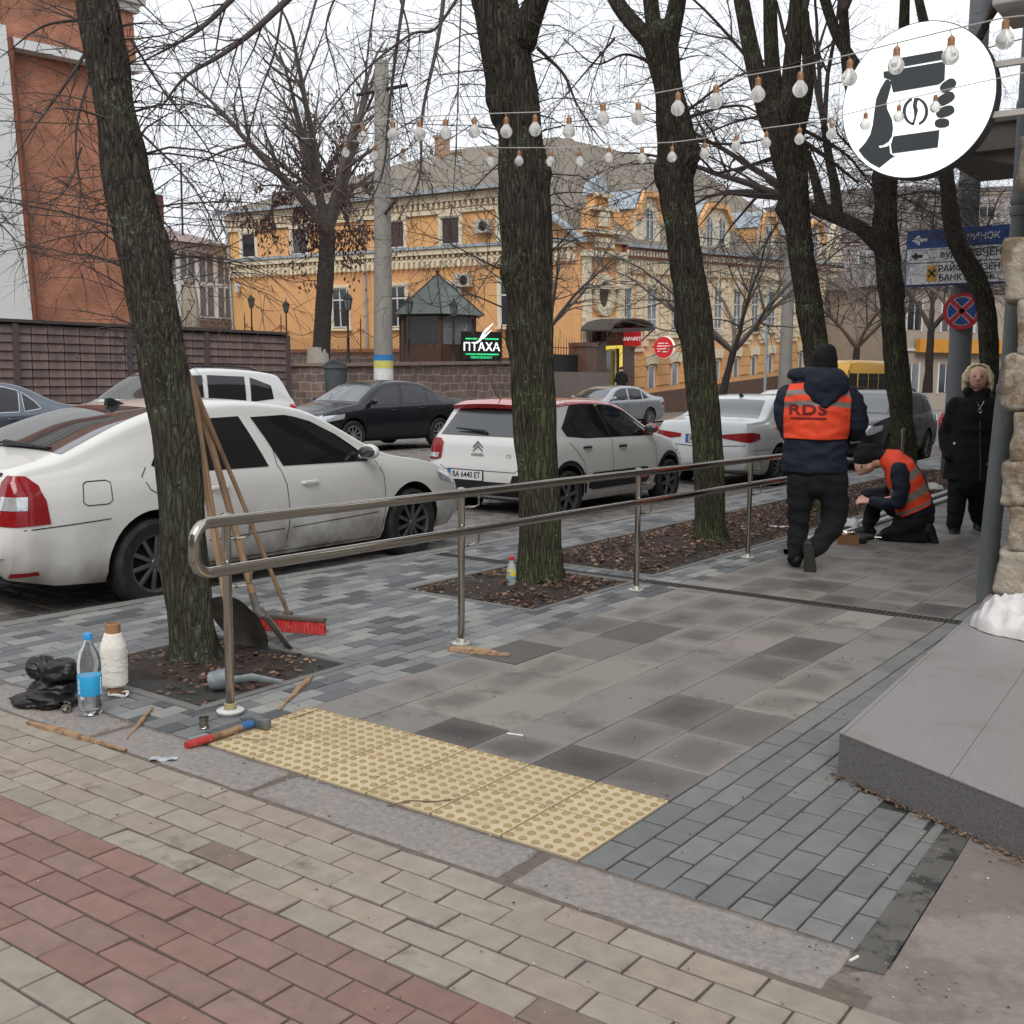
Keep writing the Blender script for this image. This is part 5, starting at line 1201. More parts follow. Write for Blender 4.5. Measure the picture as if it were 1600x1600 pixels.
# ---- yellow bus
def build_bus(loc, rot, label):
    t = thing('yellow_bus', label, 'bus', loc, rot); m_y = paint('bus yellow', srgb('#cf9c35'), rough=.35)
    L, W, H = 7.4, 2.25, 2.75; t.scale = (.80, .95, 1.0)
    m = MB(); bm_ = [(0, .5), (0, 2.3), (.15, 2.62), (.5, 2.75), (6.2, 2.75), (6.75, 2.62), (6.98, 2.3), (7.25, 1.45), (7.4, 1.2), (7.4, .45)]
    vs = []; n = len(bm_)
    for y, k in ((-W/2, 0), (-W/2+.07, 1), (W/2-.07, 1), (W/2, 0)):
        for (x, z) in bm_: vs.append((x if k else min(max(x, .06), L-.06), y, z if k else min(z, 2.62)))
    fs = [(i*n+j, i*n+(j+1) % n, (i+1)*n+(j+1) % n, (i+1)*n+j) for i in range(3) for j in range(n)]+[tuple(range(n)), tuple(3*n+j for j in range(n))]
    m.add(vs, fs); m.build('body', m_y, t, smooth=35)
    for sd in (-1, 1):
        for i in range(5):
            m = MB(); x0 = .35+i*1.12; m.box((x0+.5, sd*(W/2+.004), 1.78), (1.03, .012, .85), ch=.004); w = m.build('side_window', m_cglass, t)
            m = MB(); m.box((x0+.5, sd*(W/2+.013), 1.98), (1.0, .008, .018)); m.box((x0+.48, sd*(W/2+.013), 1.78), (.018, .008, .8)); m.build('window_bar', pm('rubber grey', srgb('#4a4a4c'), .6), w)
        m = MB(); m.prism([(6.0, 1.36), (7.0, 1.36), (6.83, 2.2), (6.0, 2.2)], (0, sd*(W/2-.002), 0), (1, 0, 0), (0, 0, 1), (0, sd*.012, 0)); m.build('side_window', m_cglass, t)
        for wx in (1.5, 5.9):
            m = MB(); m.lathe([(.42, -.12), (.45, -.09), (.45, .09), (.42, .12)], (wx, sd*(W/2-.13), .45), 30, axis='y'); w = m.build('wheel', m_tyre, t, smooth=30)
            m = MB(); m.lathe([(.26, -.13), (.24, .13)], (wx, sd*(W/2-.12), .45), 24, axis='y'); m.build('rim', m_rimsil, w)
        m = MB(); m.box((7.41, sd*.85, .8), (.03, .28, .2), ch=.01); m.build('headlamp', m_lampc, t)
        m = MB(); m.tube([(6.95, sd*W/2, 2.3), (7.2, sd*(W/2+.22), 2.2), (7.2, sd*(W/2+.22), 1.9)], .02, 6); m.box((7.2, sd*(W/2+.22), 1.85), (.06, .2, .36), ch=.02); m.build('mirror', m_cblack, t)
    d = Vector((.27, 0, -.85)).normalized(); nrm = Vector((.85, 0, .27)).normalized(); c0 = Vector((7.115, 0, 1.88))+nrm*.012
    m = MB(); M = frame(c0, (0, 1, 0), -d); 
    P = [M @ Vector(p) for p in ((-1.0, -.40, 0), (1.0, -.40, 0), (.96, .42, 0), (-.96, .42, 0), (-1.0, -.40, .01), (1.0, -.40, .01), (.96, .42, .01), (-.96, .42, .01))]
    m.add(P, [(0, 1, 2, 3), (4, 5, 6, 7), (0, 1, 5, 4), (1, 2, 6, 5), (2, 3, 7, 6), (3, 0, 4, 7)]); w = m.build('windscreen', m_cglass2, t)
    for yy in (.62, -.55):
        m = MB(); P = [M @ Vector(p) for p in ((yy-.36, -.30, .012), (yy+.36, -.30, .012), (yy+.36, .30, .012), (yy-.36, .30, .012))]; m.quad(*P); b = m.build('route_board', m_plate, w)
        m = MB()
        for k in range(5): m.quad(*[M @ Vector(p) for p in ((yy-.3, .2-.11*k, .014), (yy+.3, .2-.11*k, .014), (yy+.3, .165-.11*k, .014), (yy-.3, .165-.11*k, .014))])
        m.build('route_lines', pm('faint print', srgb('#8d4a4a'), .7), b)
    m = MB(); m.box((7.405, 0, .55), (.05, 2.1, .25), ch=.02); m.box((7.41, 0, 1.0), (.02, 1.2, .22)); m.build('bumper', m_cblack, t)
    return t
_c = at(1318, 600, D=45); _h = R_(-99); _p = _c-Vector((math.cos(_h), math.sin(_h), 0))*7.4*.8+Vector((math.sin(_h), -math.cos(_h), 0))*1.07
build_bus((_p.x, _p.y, -.50), _h, 'yellow minibus coming up the street behind the standing worker')
# ================================================================== PEOPLE
m_skin = pm('skin', srgb('#dcae9a'), .55, var=.08, scale=30)
m_navy = pm('navy jacket cloth', srgb('#1c2232'), .8, var=.2, scale=9, bump=.006, bscale=11)
m_blackc = pm('black cloth', srgb('#151517'), .9, var=.2, scale=12, bump=.005, bscale=14)
m_coat = pm('black wool coat', srgb('#131316'), .95, var=.2, scale=16, bump=.004, bscale=18)
m_boot = pm('black boot', srgb('#161617'), .6, var=.2, bump=.002, bscale=40)
m_sole = pm('worn sole', srgb('#3a3835'), .8, var=.2)
m_orange = pm('orange vest fabric', srgb('#f4502e'), .65, var=.07, scale=9, bump=.006, bscale=9)
m_refl = pm('reflective tape', srgb('#857d76'), .45, var=.08)
m_hair = pm('blonde hair', srgb('#e6d9b6'), .65, var=.4, scale=20, stretch=(3, 3, .6), bump=.004, bscale=40)
m_eye = pm('eye', srgb('#2b2320'), .4); m_lip = pm('lip', srgb('#a0605a'), .5); m_redh = pm('dark hair', srgb('#2a1c18'), .7)
class Person:
    def __init__(s, label, px, py, rot, ppm=None):
        p = at(px, py, Z=0); s.cx, s.by = px, py; s.s = ppm or F/((p-CAM).dot(AZ)); s.root = thing('person', label, 'person', p, rot); s.root_name = s.root.name
    def P(s, px, py, y=0): return Vector(((px-s.cx)/s.s, y, (s.by-py)/s.s))
def seg(mb, pts, rads, n=14, up=(1, 0, 0), c0=True, c1=True):
    """limb of tapering round sections with rounded ends"""
    mb.tube(pts, rads, n, up=up)
    for p, r in ((pts[0], rads[0]),)*c0+((pts[-1], rads[-1]),)*c1:
        rr = r if not hasattr(r, '__len__') else min(r); mb.sphere(p, rr, 12, 8)
def bvh_of(o): return BVHTree.FromPolygons([v.co for v in o.data.vertices], [tuple(p.vertices) for p in o.data.polygons])
def cloth_patch(name, bvh, fn, nu, nv, d, mats, parent, matfn=None, off=.012, start=3.):
    """sheet laid over a body by projection, thin but real"""
    idx = {}; vs = []; d = Vector(d)
    for i in range(nu+1):
        for j in range(nv+1):
            q = Vector(fn(i/nu, j/nv)); h, n, _, _ = bvh.ray_cast(q-d*start, d)
            if h is None: continue
            if n.dot(d) > 0: n = -n
            idx[i, j] = len(vs); vs.append(h-d*off*.6+n*off*.5)
    m = MB(); m.v = [tuple(v) for v in vs]
    for i in range(nu):
        for j in range(nv):
            k = [(i, j), (i+1, j), (i+1, j+1), (i, j+1)]
            if all(q in idx for q in k):
                f = tuple(idx[q] for q in k)
                if max((vs[f[a]]-vs[f[b]]).length for a in range(4) for b in range(a)) > .12: continue
                m.f.append(f); m.mi.append(matfn((i+.5)/nu, (j+.5)/nv) if matfn else 0)
    o = m.build(name, mats, parent, smooth=60, fix=False)
    sol = o.modifiers.new('t', 'SOLIDIFY'); sol.thickness = .006; sol.offset = 1; me = evaluated(o); o.modifiers.clear(); o.data = me; me.name = name
    return o
def boot(mb, ankle, toe_dir, L=.27, up=Vector((0, 0, 1)), h=.10):
    """shoe: heel, waist, toe; ankle = point above the heel, up = away from the sole"""
    t = Vector(toe_dir).normalized(); up = Vector(up).normalized(); side = t.cross(up); base = Vector(ankle)-up*h
    prof = [(-.07, .030, .035), (-.04, .040, .055), (.0, .042, .06), (.06, .042, .05), (.12, .05, .04), (.17, .05, .034), (.20, .035, .025)]
    pts = [base+t*(a*L/.27)+up*(c) for a, b, c in prof]; mb.tube(pts, [(b, c) for a, b, c in prof], 14, up=side)
    mb.tube([base+up*.05, Vector(ankle)+up*.03], [.046, .05], 12)
def hand(mb, wrist, d, n, s=1., curl=.5, side=1):
    """palm, four unequal bent fingers and a thumb leaving the side of the palm"""
    d = Vector(d).normalized(); n = Vector(n).normalized(); w = d.cross(n).normalized()
    p0 = Vector(wrist); p1 = p0+d*.085*s
    mb.tube([p0, p0+d*.04*s, p1], [(.026*s, .016*s), (.038*s, .016*s), (.040*s, .013*s)], 12, up=w)
    for k, L in enumerate((.068, .078, .072, .056)):
        b = p1+w*((k-1.5)*.0205*s)-d*.01*s; c = b+d*L*.45*s; e = c+(d*math.cos(curl)+n*math.sin(curl))*L*.32*s; g = e+(d*math.cos(curl*2)+n*math.sin(curl*2))*L*.3*s
        mb.tube([b, c, e, g], [.0092*s, .009*s, .0082*s, .0065*s], 8)
    b = p0+d*.025*s-w*side*.026*s; c = b-w*side*.028*s+d*.028*s; e = c+d*.035*s+n*.012*s; mb.tube([b, c, e], [.012*s, .0105*s, .0085*s], 8)
# ---------------------------------------------------------------- walking worker seen from behind
W1 = Person('man in navy jacket and orange vest walking away with a dark knit cap', 1262, 888, R_(21)); P = W1.P
R = W1.root; R['label'] = 'standing worker seen from behind in an orange vest lettered across the back'
mb = MB()   # the body under the clothes
seg(mb, [P(1270, 745, .02), P(1268, 690, .0), P(1268, 640, -.0), P(1270, 608, .0)], [(.15, .10), (.15, .10), (.18, .11), (.12, .08)])
seg(mb, [P(1270, 610, .0), P(1273, 580, .02)], [.055, .052]); mb.sphere(P(1274, 568, .035), (.075, .095, .115))
for sd in (-1, 1):
    sh = P(1268+sd*44, 617, 0); el = P(1268+sd*60, 668, .05); ha = P(1268+sd*34, 690, .26)
    seg(mb, [sh, el, ha], [.045, .036, .026]); 
    hand(mb, ha, Vector((-sd*.35, .9, -.1)), Vector((0, -.2, 1)), curl=.6, side=-sd)
seg(mb, [P(1252, 748, .02), P(1246, 815, .06), P(1243, 868, .05)], [.08, .055, .038]); seg(mb, [P(1291, 748, .02), P(1297, 795, .05), P(1292, 826, .02), P(1268, 852, -.12)], [.07, .06, .05, .034])
remesh(mb, 'body', m_skin, R, .014, 4)
mb = MB()   # jacket
seg(mb, [P(1266, 738, .02), P(1266, 715, .015), P(1265, 680, .0), P(1265, 650, -.005), P(1267, 622, -.0), P(1268, 604, .01), P(1270, 592, .02)], [(.245, .155), (.25, .16), (.235, .155), (.245, .16), (.245, .145), (.19, .12), (.10, .09)], n=28, c0=False)
for sd in (-1, 1):
    sh = P(1267+sd*45, 622, .0); el = P(1269+sd*(58 if sd > 0 else 48), 664, .03); ha = P(1268+sd*(52 if sd > 0 else 38), 692, .20)
    seg(mb, [sh, lerp(sh, el, .5)+Vector((sd*.02, 0, 0)), el, lerp(el, ha, .6), ha], [.092, .088, .078, .062, .052])
jk = remesh(mb, 'jacket', m_navy, R, .014, 5, wr=.013)
mb = MB(); seg(mb, [P(1228, 587, .05), P(1262, 590, .0)], [(.06, .045), (.08, .08)]); 
mb.sphere(P(1277, 602, -.11), (.175, .10, .12), 28, 18); mb.sphere(P(1273, 590, -.04), (.165, .145, .085), 24, 14); mb.sphere(P(1272, 616, -.125), (.13, .07, .10), 20, 12); mb.tube([P(1252, 588, -.08), P(1262, 622, -.15), P(1276, 634, -.165), P(1294, 616, -.15), P(1300, 588, -.08)], .03, 8)
remesh(mb, 'hood', m_navy, R, .012, 6, wr=.014)
mb = MB(); mb.sphere(P(1274, 566, .03), (.098, .112, .125), 24, 16); mb.tube([P(1274, 585, .03), P(1274, 572, .03)], [(.100, .113), (.102, .115)], 24, up=(1, 0, 0)); mb.sphere(P(1276, 552, .02), (.075, .085, .06), 16, 10)
remesh(mb, 'knit_cap', m_blackc, R, .011, 4)
bv = bvh_of(jk)
def vf(u, v):   # back panel, u across, v up
    z = lerp((888-685)/W1.s, (888-600)/W1.s, v); w = lerp(.233, .245, min(1, v*2))*(1 if v < .75 else lerp(1, .86, (v-.75)/.25)); c = (1266-1262)/W1.s
    return (c-w+2*w*u, 0, z+(.0 if v > .02 else .0)-.02*v*(abs(u-.5)*2)**2)
def vm(u, v): 
    z = v-.02
    return 1 if .57 < z < .665 or .765 < z < .85 else 0
cloth_patch('vest_back', bv, vf, 48, 48, (0, 1, 0), [m_orange, m_refl], R, vm, off=.012)
cloth_patch('vest_front', bv, vf, 40, 40, (0, -1, 0), [m_orange, m_refl], R, vm, off=.012)
h, n, _, _ = bv.ray_cast(P(1263, 644, -2), Vector((0, 1, 0))); yb = h.y-.028
me = text_mesh('RDS', .125, .001, .0035, 1.1); me.transform(Matrix.Diagonal((1.2, .86, 1, 1))); me.transform(frame(P(1252, 641, yb), (1, 0, 0), (0, 0, 1))); 
for v in me.vertices:
    h, n, _, _ = bv.ray_cast(Vector((v.co.x, -2, v.co.z)), Vector((0, 1, 0)))
    if h is not None: v.co.y = h.y-.026+(v.co.y-yb)
me.materials.clear(); me.materials.append(pm('vest print', srgb('#6e1f1c'), .7)); o = bpy.data.objects.new('vest_lettering', me); COL.objects.link(o); o.parent = R
mb = MB(); mb.grid(lambda u, v: (P(lerp(1227, 1280, u), 652+v*2.6).x, (bv.ray_cast(Vector((P(lerp(1227, 1280, u), 652).x, -2, P(0, 653).z)), Vector((0, 1, 0)))[0] or Vector((0, yb, 0))).y-.026, P(0, 652+v*2.6).z), 20, 1); mb.build('vest_underline', MATS['vest print'], R)
mb = MB()   # trousers
seg(mb, [P(1268, 715, .02), P(1270, 752, .02)], [(.19, .13), (.195, .135)], n=24)
seg(mb, [P(1247, 745, .02), P(1245, 790, .05), P(1245, 825, .07), P(1243, 862, .05), P(1243, 874, .05)], [(.118, .12), (.096, .105), (.08, .09), (.068, .08), (.066, .075)])
seg(mb, [P(1293, 745, .02), P(1299, 790, .05), P(1296, 822, .04), P(1280, 845, -.06), P(1266, 856, -.13)], [(.118, .12), (.105, .11), (.095, .095), (.078, .08), (.066, .07)])
remesh(mb, 'trousers', m_blackc, R, .014, 5, wr=.012)
mb = MB(); boot(mb, P(1244, 868, .05), (-.15, 1, 0), .29); b = remesh(mb, 'boot', m_boot, R, .009, 3)
mb = MB(); A_ = P(1262, 852, -.13); d_ = Vector((.10, .35, -1)).normalized(); u_ = Vector((-.05, 1, .38)).normalized(); boot(mb, A_+u_*.03, d_, .29, up=u_, h=.11); b = remesh(mb, 'boot', m_boot, R, .009, 3)
b2 = bvh_of(b); mb = MB(); c0 = A_-u_*.10
sl = [c0+d_*(a*.29/.27)+d_.cross(u_)*k for a, k in ((-.085, -.025), (-.09, .0), (-.085, .025), (-.03, .038), (.05, .036), (.12, .046), (.17, .04), (.205, .0), (.17, -.04), (.12, -.046), (.05, -.036), (-.03, -.038))]
mb.add([p-u_*.005 for p in sl]+[p-u_*-.02 for p in sl], [tuple(range(12)), tuple(reversed(range(12, 24)))]+[(i, (i+1) % 12, 12+(i+1) % 12, 12+i) for i in range(12)]); mb.build('sole', m_sole, b)
mb = MB(); h = P(1325, 686, .15); seg(mb, [P(1316, 686, .13), P(1330, 684, .14)], [(.052, .016), (.052, .016)]); mb.build('cuff_stripe', m_refl, R, smooth=True)
# ---------------------------------------------------------------- kneeling worker
K = Person('man kneeling on one knee in an orange vest, working with his hands', 1400, 843, R_(19)); P = K.P; R = K.root
R['label'] = 'kneeling worker in black cap and orange vest bent over his hands'
mb = MB()
seg(mb, [P(1428, 800, 0), P(1418, 770, 0), P(1402, 738, 0), P(1388, 722, 0)], [(.13, .13), (.13, .13), (.16, .12), (.10, .10)], up=(0, 1, 0))
seg(mb, [P(1388, 722), P(1364, 722)], [.055, .05]); mb.sphere(P(1350, 725), (.095, .075, .115), rot=Matrix.Rotation(R_(38), 3, 'Y'))
mb.sphere(P(1343, 738, -.0), (.035, .05, .04)); mb.sphere(P(1337, 736, 0), (.018, .014, .02))     # muzzle, nose
mb.sphere(P(1356, 731, -.075), (.018, .01, .026))                                          # ear
for yy, hx, hy in ((-.16, 1363, 783), (.14, 1350, 772)):
    seg(mb, [P(1400, 734, yy), P(1392, 775, yy*1.15), P(hx, hy, yy*.35)], [.04, .03, .022])
hand(mb, P(1361, 783, -.05), (-1, .1, -.05), (0, .5, -1), 1.08, .8, 1); hand(mb, P(1349, 776, .05), (-.5, -.25, -.9), (1, -.3, .2), 1.08, .7, -1)
seg(mb, [P(1425, 812, -.10), P(1384, 828, -.10), P(1438, 834, -.10)], [.06, .04, .03]); seg(mb, [P(1425, 805, .10), P(1372, 785, .10), P(1357, 832, .10)], [.07, .05, .036])
remesh(mb, 'body', m_skin, R, .012, 2)
mb = MB()   # torso of the jacket
seg(mb, [P(1428, 803, 0), P(1420, 778, 0), P(1410, 752, 0), P(1400, 732, 0), P(1388, 720, 0), P(1378, 716, 0)], [(.19, .165), (.195, .17), (.205, .165), (.20, .15), (.14, .11), (.085, .075)], n=24, up=(0, 1, 0))
tj = remesh(mb, 'jacket', m_navy, R, .013, 5, wr=.008)
mb = MB()
seg(mb, [P(1398, 733, -.20), P(1402, 765, -.24), P(1397, 782, -.24), P(1380, 785, -.17), P(1363, 783, -.07)], [.082, .078, .072, .058, .046])
remesh(mb, 'sleeve', m_navy, R, .012, 3, wr=.012)
mb = MB(); seg(mb, [P(1400, 732, .17), P(1388, 772, .18), P(1352, 773, .06)], [.082, .068, .048]); remesh(mb, 'sleeve', m_navy, R, .012, 3, wr=.012)
bv = bvh_of(tj); 
OUT = [(1380, 703), (1400, 702), (1417, 718), (1431, 738), (1441, 760), (1447, 778), (1446, 784)]; INN = [(1367, 724), (1367, 745), (1372, 765), (1379, 785), (1384, 797), (1388, 806), (1392, 812)]
def rs(pl, u):
    k = u*(len(pl)-1); i = min(int(k), len(pl)-2); t_ = k-i; return (lerp(pl[i][0], pl[i+1][0], t_), lerp(pl[i][1], pl[i+1][1], t_))
def kv(u, v): a, b = rs(INN, v), rs(OUT, v); return P(lerp(a[0], b[0], u), lerp(a[1], b[1], u), 0)
def km(u, v): return 1 if .60 < v < .70 or .40 < v < .475 or .82 < v < .92 else 0
cloth_patch('vest_side', bv, kv, 40, 50, (0, 1, 0), [m_orange, m_refl], R, km, off=.014); cloth_patch('vest_side', bv, kv, 30, 40, (0, -1, 0), [m_orange, m_refl], R, km, off=.014)
mb = MB(); mb.sphere(P(1348, 716), (.105, .09, .105), 24, 16, rot=Matrix.Rotation(R_(38), 3, 'Y')); seg(mb, [P(1340, 703, 0), P(1362, 700, 0)], [.05, .035]); seg(mb, [P(1362, 712, 0), P(1378, 714, 0)], [.06, .06])
remesh(mb, 'knit_cap', m_blackc, R, .011, 3)
mb = MB(); mb.tube([P(1344, 728, -.085), P(1343, 731, -.087)], .008, 6)
mb.build('sideburn', m_redh, R)
mb = MB()
seg(mb, [P(1432, 796, 0), P(1420, 812, 0)], [(.18, .14), (.17, .13)], up=(0, 1, 0))
seg(mb, [P(1425, 812, -.09), P(1400, 822, -.10), P(1378, 829, -.10), P(1410, 834, -.10), P(1438, 834, -.10)], [.115, .10, .095, .085, .07])
seg(mb, [P(1422, 803, .10), P(1395, 792, .10), P(1369, 782, .10), P(1362, 810, .10), P(1358, 830, .10)], [.115, .10, .085, .075, .062])
remesh(mb, 'trousers', m_blackc, R, .013, 4, wr=.011)
mb = MB(); boot(mb, P(1442, 826, -.10), (.30, 0, -1), .26, up=(-1, 0, -.25), h=.085); remesh(mb, 'boot', m_boot, R, .009, 3)
mb = MB(); boot(mb, P(1357, 828, .10), (-1, -.1, 0), .27); remesh(mb, 'boot', m_boot, R, .009, 3)
# ---------------------------------------------------------------- woman in a black coat
Wm = Person('woman', 1505, 832, R_(14)); P = Wm.P; R = Wm.root; R['label'] = 'blonde woman in a long black zipped coat with her hands in its pockets'
mb = MB()
seg(mb, [P(1508, 740), P(1508, 690), P(1510, 650), P(1512, 622)], [(.14, .10), (.13, .09), (.13, .09), (.07, .06)]); seg(mb, [P(1512, 622), P(1513, 604)], [.052, .05])
hc = P(1513, 592, -.02); mb.sphere(hc, (.086, .094, .108), 20, 14); mb.sphere(hc+Vector((0, -.02, -.055)), (.066, .062, .052))
mb.sphere(hc+Vector((0, -.098, -.012)), (.013, .014, .014)); mb.tube([hc+Vector((0, -.085, .02)), hc+Vector((0, -.098, -.005))], [.008, .011], 8)
for sd in (-1, 1): mb.sphere(hc+Vector((sd*.078, .01, -.01)), (.012, .02, .03)); seg(mb, [P(1510+sd*26, 632), P(1510+sd*33, 680, .01), P(1510+sd*24, 715, -.06)], [.045, .036, .026]); hand(mb, P(1510+sd*24, 715, -.06), (-sd*.2, -.1, -1), (-sd, 0, 0), 1, .5, 1)
for sd in (-1, 1): seg(mb, [P(1508+sd*14, 750), P(1508+sd*15, 790, .0 if sd < 0 else .12), P(1507+sd*(18 if sd > 0 else 15), 820 if sd < 0 else 810, .0 if sd < 0 else .25)], [.07, .05, .035])
remesh(mb, 'body', m_skin, R, .0095, 1)
for sd in (-1, 1):
    m = MB(); m.sphere(hc+Vector((sd*.032, -.088, .012)), (.012, .008, .006), 10, 6); m.build('eye', m_eye, R, smooth=True)
    m = MB(); m.tube([hc+Vector((sd*.016, -.092, .030)), hc+Vector((sd*.045, -.084, .030))], .0022, 6); m.build('eyebrow', m_handle, R)
m = MB(); m.tube([hc+Vector((-.022, -.085, -.058)), hc+Vector((0, -.09, -.061)), hc+Vector((.022, -.085, -.058))], [.003, .006, .003], 8); m.build('mouth', m_lip, R, smooth=True)
mb = MB(); rnd = random.Random(5)
mb.sphere(hc+Vector((0, .03, .03)), (.098, .10, .10), 24, 16); mb.sphere(hc+Vector((0, .06, -.06)), (.09, .055, .08))
o = remesh(mb, 'hair', m_hair, R, .011, 2)
m = MB()
for k in range(900):   # locks falling from the parting to the jaw
    a = rnd.uniform(-.5, 3.64); a = a if a < PI+.5 else a-.3
    st = Vector((.045*math.cos(a)*rnd.random(), -.02+.05*math.sin(a)*rnd.random(), .128)); ex, ey = math.cos(a), math.sin(a)
    w = rnd.uniform(.94, 1.12); cur = rnd.uniform(-.02, .02); ln = rnd.uniform(-.13, -.06) if ey > -.25 else rnd.uniform(-.05, .0)
    pts = [hc+st, hc+Vector((.080*ex*w, .080*ey*w+.012, .105)), hc+Vector((.108*ex*w+cur, .10*ey*w+.015, .02)), hc+Vector((.122*ex*w, .105*ey*w+.02, ln*.5)), hc+Vector((.112*ex*w-cur, .10*ey*w+.02, ln))]
    m.tube([lerp(pts[i], pts[min(i+1, 4)], t_) for i in range(4) for t_ in (0, .5)]+[pts[-1]], [.007]*7+[.006, .002], 4)
m.build('hair_locks', m_hair, o, smooth=True)
mb = MB()   # coat
seg(mb, [P(1508, 750, 0), P(1509, 715, 0), P(1510, 680, 0), P(1511, 650, 0), P(1513, 632, .01), P(1514, 618, .01)], [(.235, .165), (.225, .16), (.20, .15), (.215, .15), (.19, .125), (.085, .08)], n=26)
for sd in (-1, 1):
    sh, el, ha = P(1511+sd*27, 634, 0), P(1508+sd*38, 682, .04), P(1509+sd*30, 712, -.08); seg(mb, [sh, lerp(sh, el, .5), el, ha], [.08, .075, .072, .062])
mb.tube([P(1497, 612, -.06), P(1513, 616, .10), P(1529, 612, -.06)], [.04, .05, .04], 10); mb.sphere(P(1498, 722, -.13), (.06, .03, .05)); 
ct = remesh(mb, 'coat', m_coat, R, .014, 5, wr=.012, wsc=5); bv = bvh_of(ct)
zz = [bv.ray_cast(P(x, y, -2), Vector((0, 1, 0)))[0] for x, y in ((1518, 640), (1519, 660), (1521, 690), (1523, 720), (1524, 747))]
m = MB(); m.tube([z-Vector((0, .003, 0)) for z in zz if z is not None], .0035, 6); m.build('coat_zip', m_chrome, R, smooth=True)
m = MB(); c0 = zz[0]-Vector((0, .015, 0)); m.tube([c0+Vector((-.035, .01, .08)), c0+Vector((0, 0, .01)), c0+Vector((.03, .01, .08))], .0035, 6); m.tube([c0+Vector((.018*math.cos(a), 0, -.01+.018*math.sin(a))) for a in np.linspace(0, 6.28, 13)], .003, 5); m.build('necklace', m_chrome, R, smooth=True)
h = bv.ray_cast(P(1485, 693, -2), Vector((0, 1, 0)))[0]
if h is not None: m = MB(); m.sphere(h, (.014, .01, .014)); m.build('button', m_plate, R, smooth=True)
mb = MB(); seg(mb, [P(1508, 735), P(1508, 755)], [(.16, .12), (.17, .12)], n=20)
for sd in (-1, 1): seg(mb, [P(1508+sd*14, 750), P(1508+sd*15, 790, .0 if sd < 0 else .12), P(1507+sd*(18 if sd > 0 else 15), 822 if sd < 0 else 812, .0 if sd < 0 else .25)], [.10, .085, .075])
remesh(mb, 'trousers', m_blackc, R, .013, 4, wr=.01)
mb = MB(); boot(mb, P(1494, 823, .02), (-.12, -1, 0), .25); remesh(mb, 'shoe', m_boot, R, .009, 3)
mb = MB(); boot(mb, P(1527, 820, .32)+Vector((0, 0, .0)), (.35, -1, 0), .25); o = remesh(mb, 'shoe', m_boot, R, .009, 3)
# ---------------------------------------------------------------- two tiny passers-by
def tiny(label, px, py, D, h, mat, hair, hh=1.7):
    p = at(px, py, D=D); t = thing('person', label, 'person', p, R_(35)); k = hh/1.7
    mb = MB(); seg(mb, [(0, 0, .95*k), (0, 0, 1.2*k), (0, 0, 1.42*k)], [(.15, .1), (.14, .1), (.17, .1)]); seg(mb, [(0, 0, 1.42*k), (0, 0, 1.55*k)], [.055, .05]); mb.sphere((0, 0, 1.62*k), (.08, .09, .11))
    for sd in (-1, 1): seg(mb, [(sd*.18, 0, 1.4*k), (sd*.22, 0, 1.12*k), (sd*.1, .18, 1.05*k)], [.05, .04, .03]); hand(mb, (sd*.1, .18, 1.05*k), (-sd*.3, .8, .3), (0, 0, 1)); seg(mb, [(sd*.09, 0, .95*k), (sd*.1, 0, .5*k), (sd*.1, .0, .08)], [.09, .06, .045])
    remesh(mb, 'body', m_skin, t, .02, 1)
    mb = MB(); seg(mb, [(0, 0, .88*k), (0, 0, 1.2*k), (0, 0, 1.45*k)], [(.2, .15), (.2, .14), (.18, .12)])
    for sd in (-1, 1): seg(mb, [(sd*.19, 0, 1.4*k), (sd*.24, 0, 1.12*k), (sd*.12, .17, 1.06*k)], [.07, .06, .05])
    remesh(mb, 'jacket', mat, t, .02, 3)
    mb = MB()
    for sd in (-1, 1): seg(mb, [(sd*.08, 0, .95*k), (sd*.1, 0, .5*k), (sd*.1, 0, .06)], [.11, .08, .06])
    remesh(mb, 'trousers', m_blackc, t, .02, 3); mb = MB(); mb.sphere((0, .01, 1.66*k), (.095, .10, .09)); mb.build('hair', hair, t, smooth=True)
tiny('tiny dark figure standing by the shop entrance across the street', 970, 637, 47, 1, m_blackc, m_redh)
tiny('small dark haired figure behind the roof of the white estate', 437, 618, 34, 1, m_blackc, pm('auburn hair', srgb('#5c2f26'), .7), 1.6)
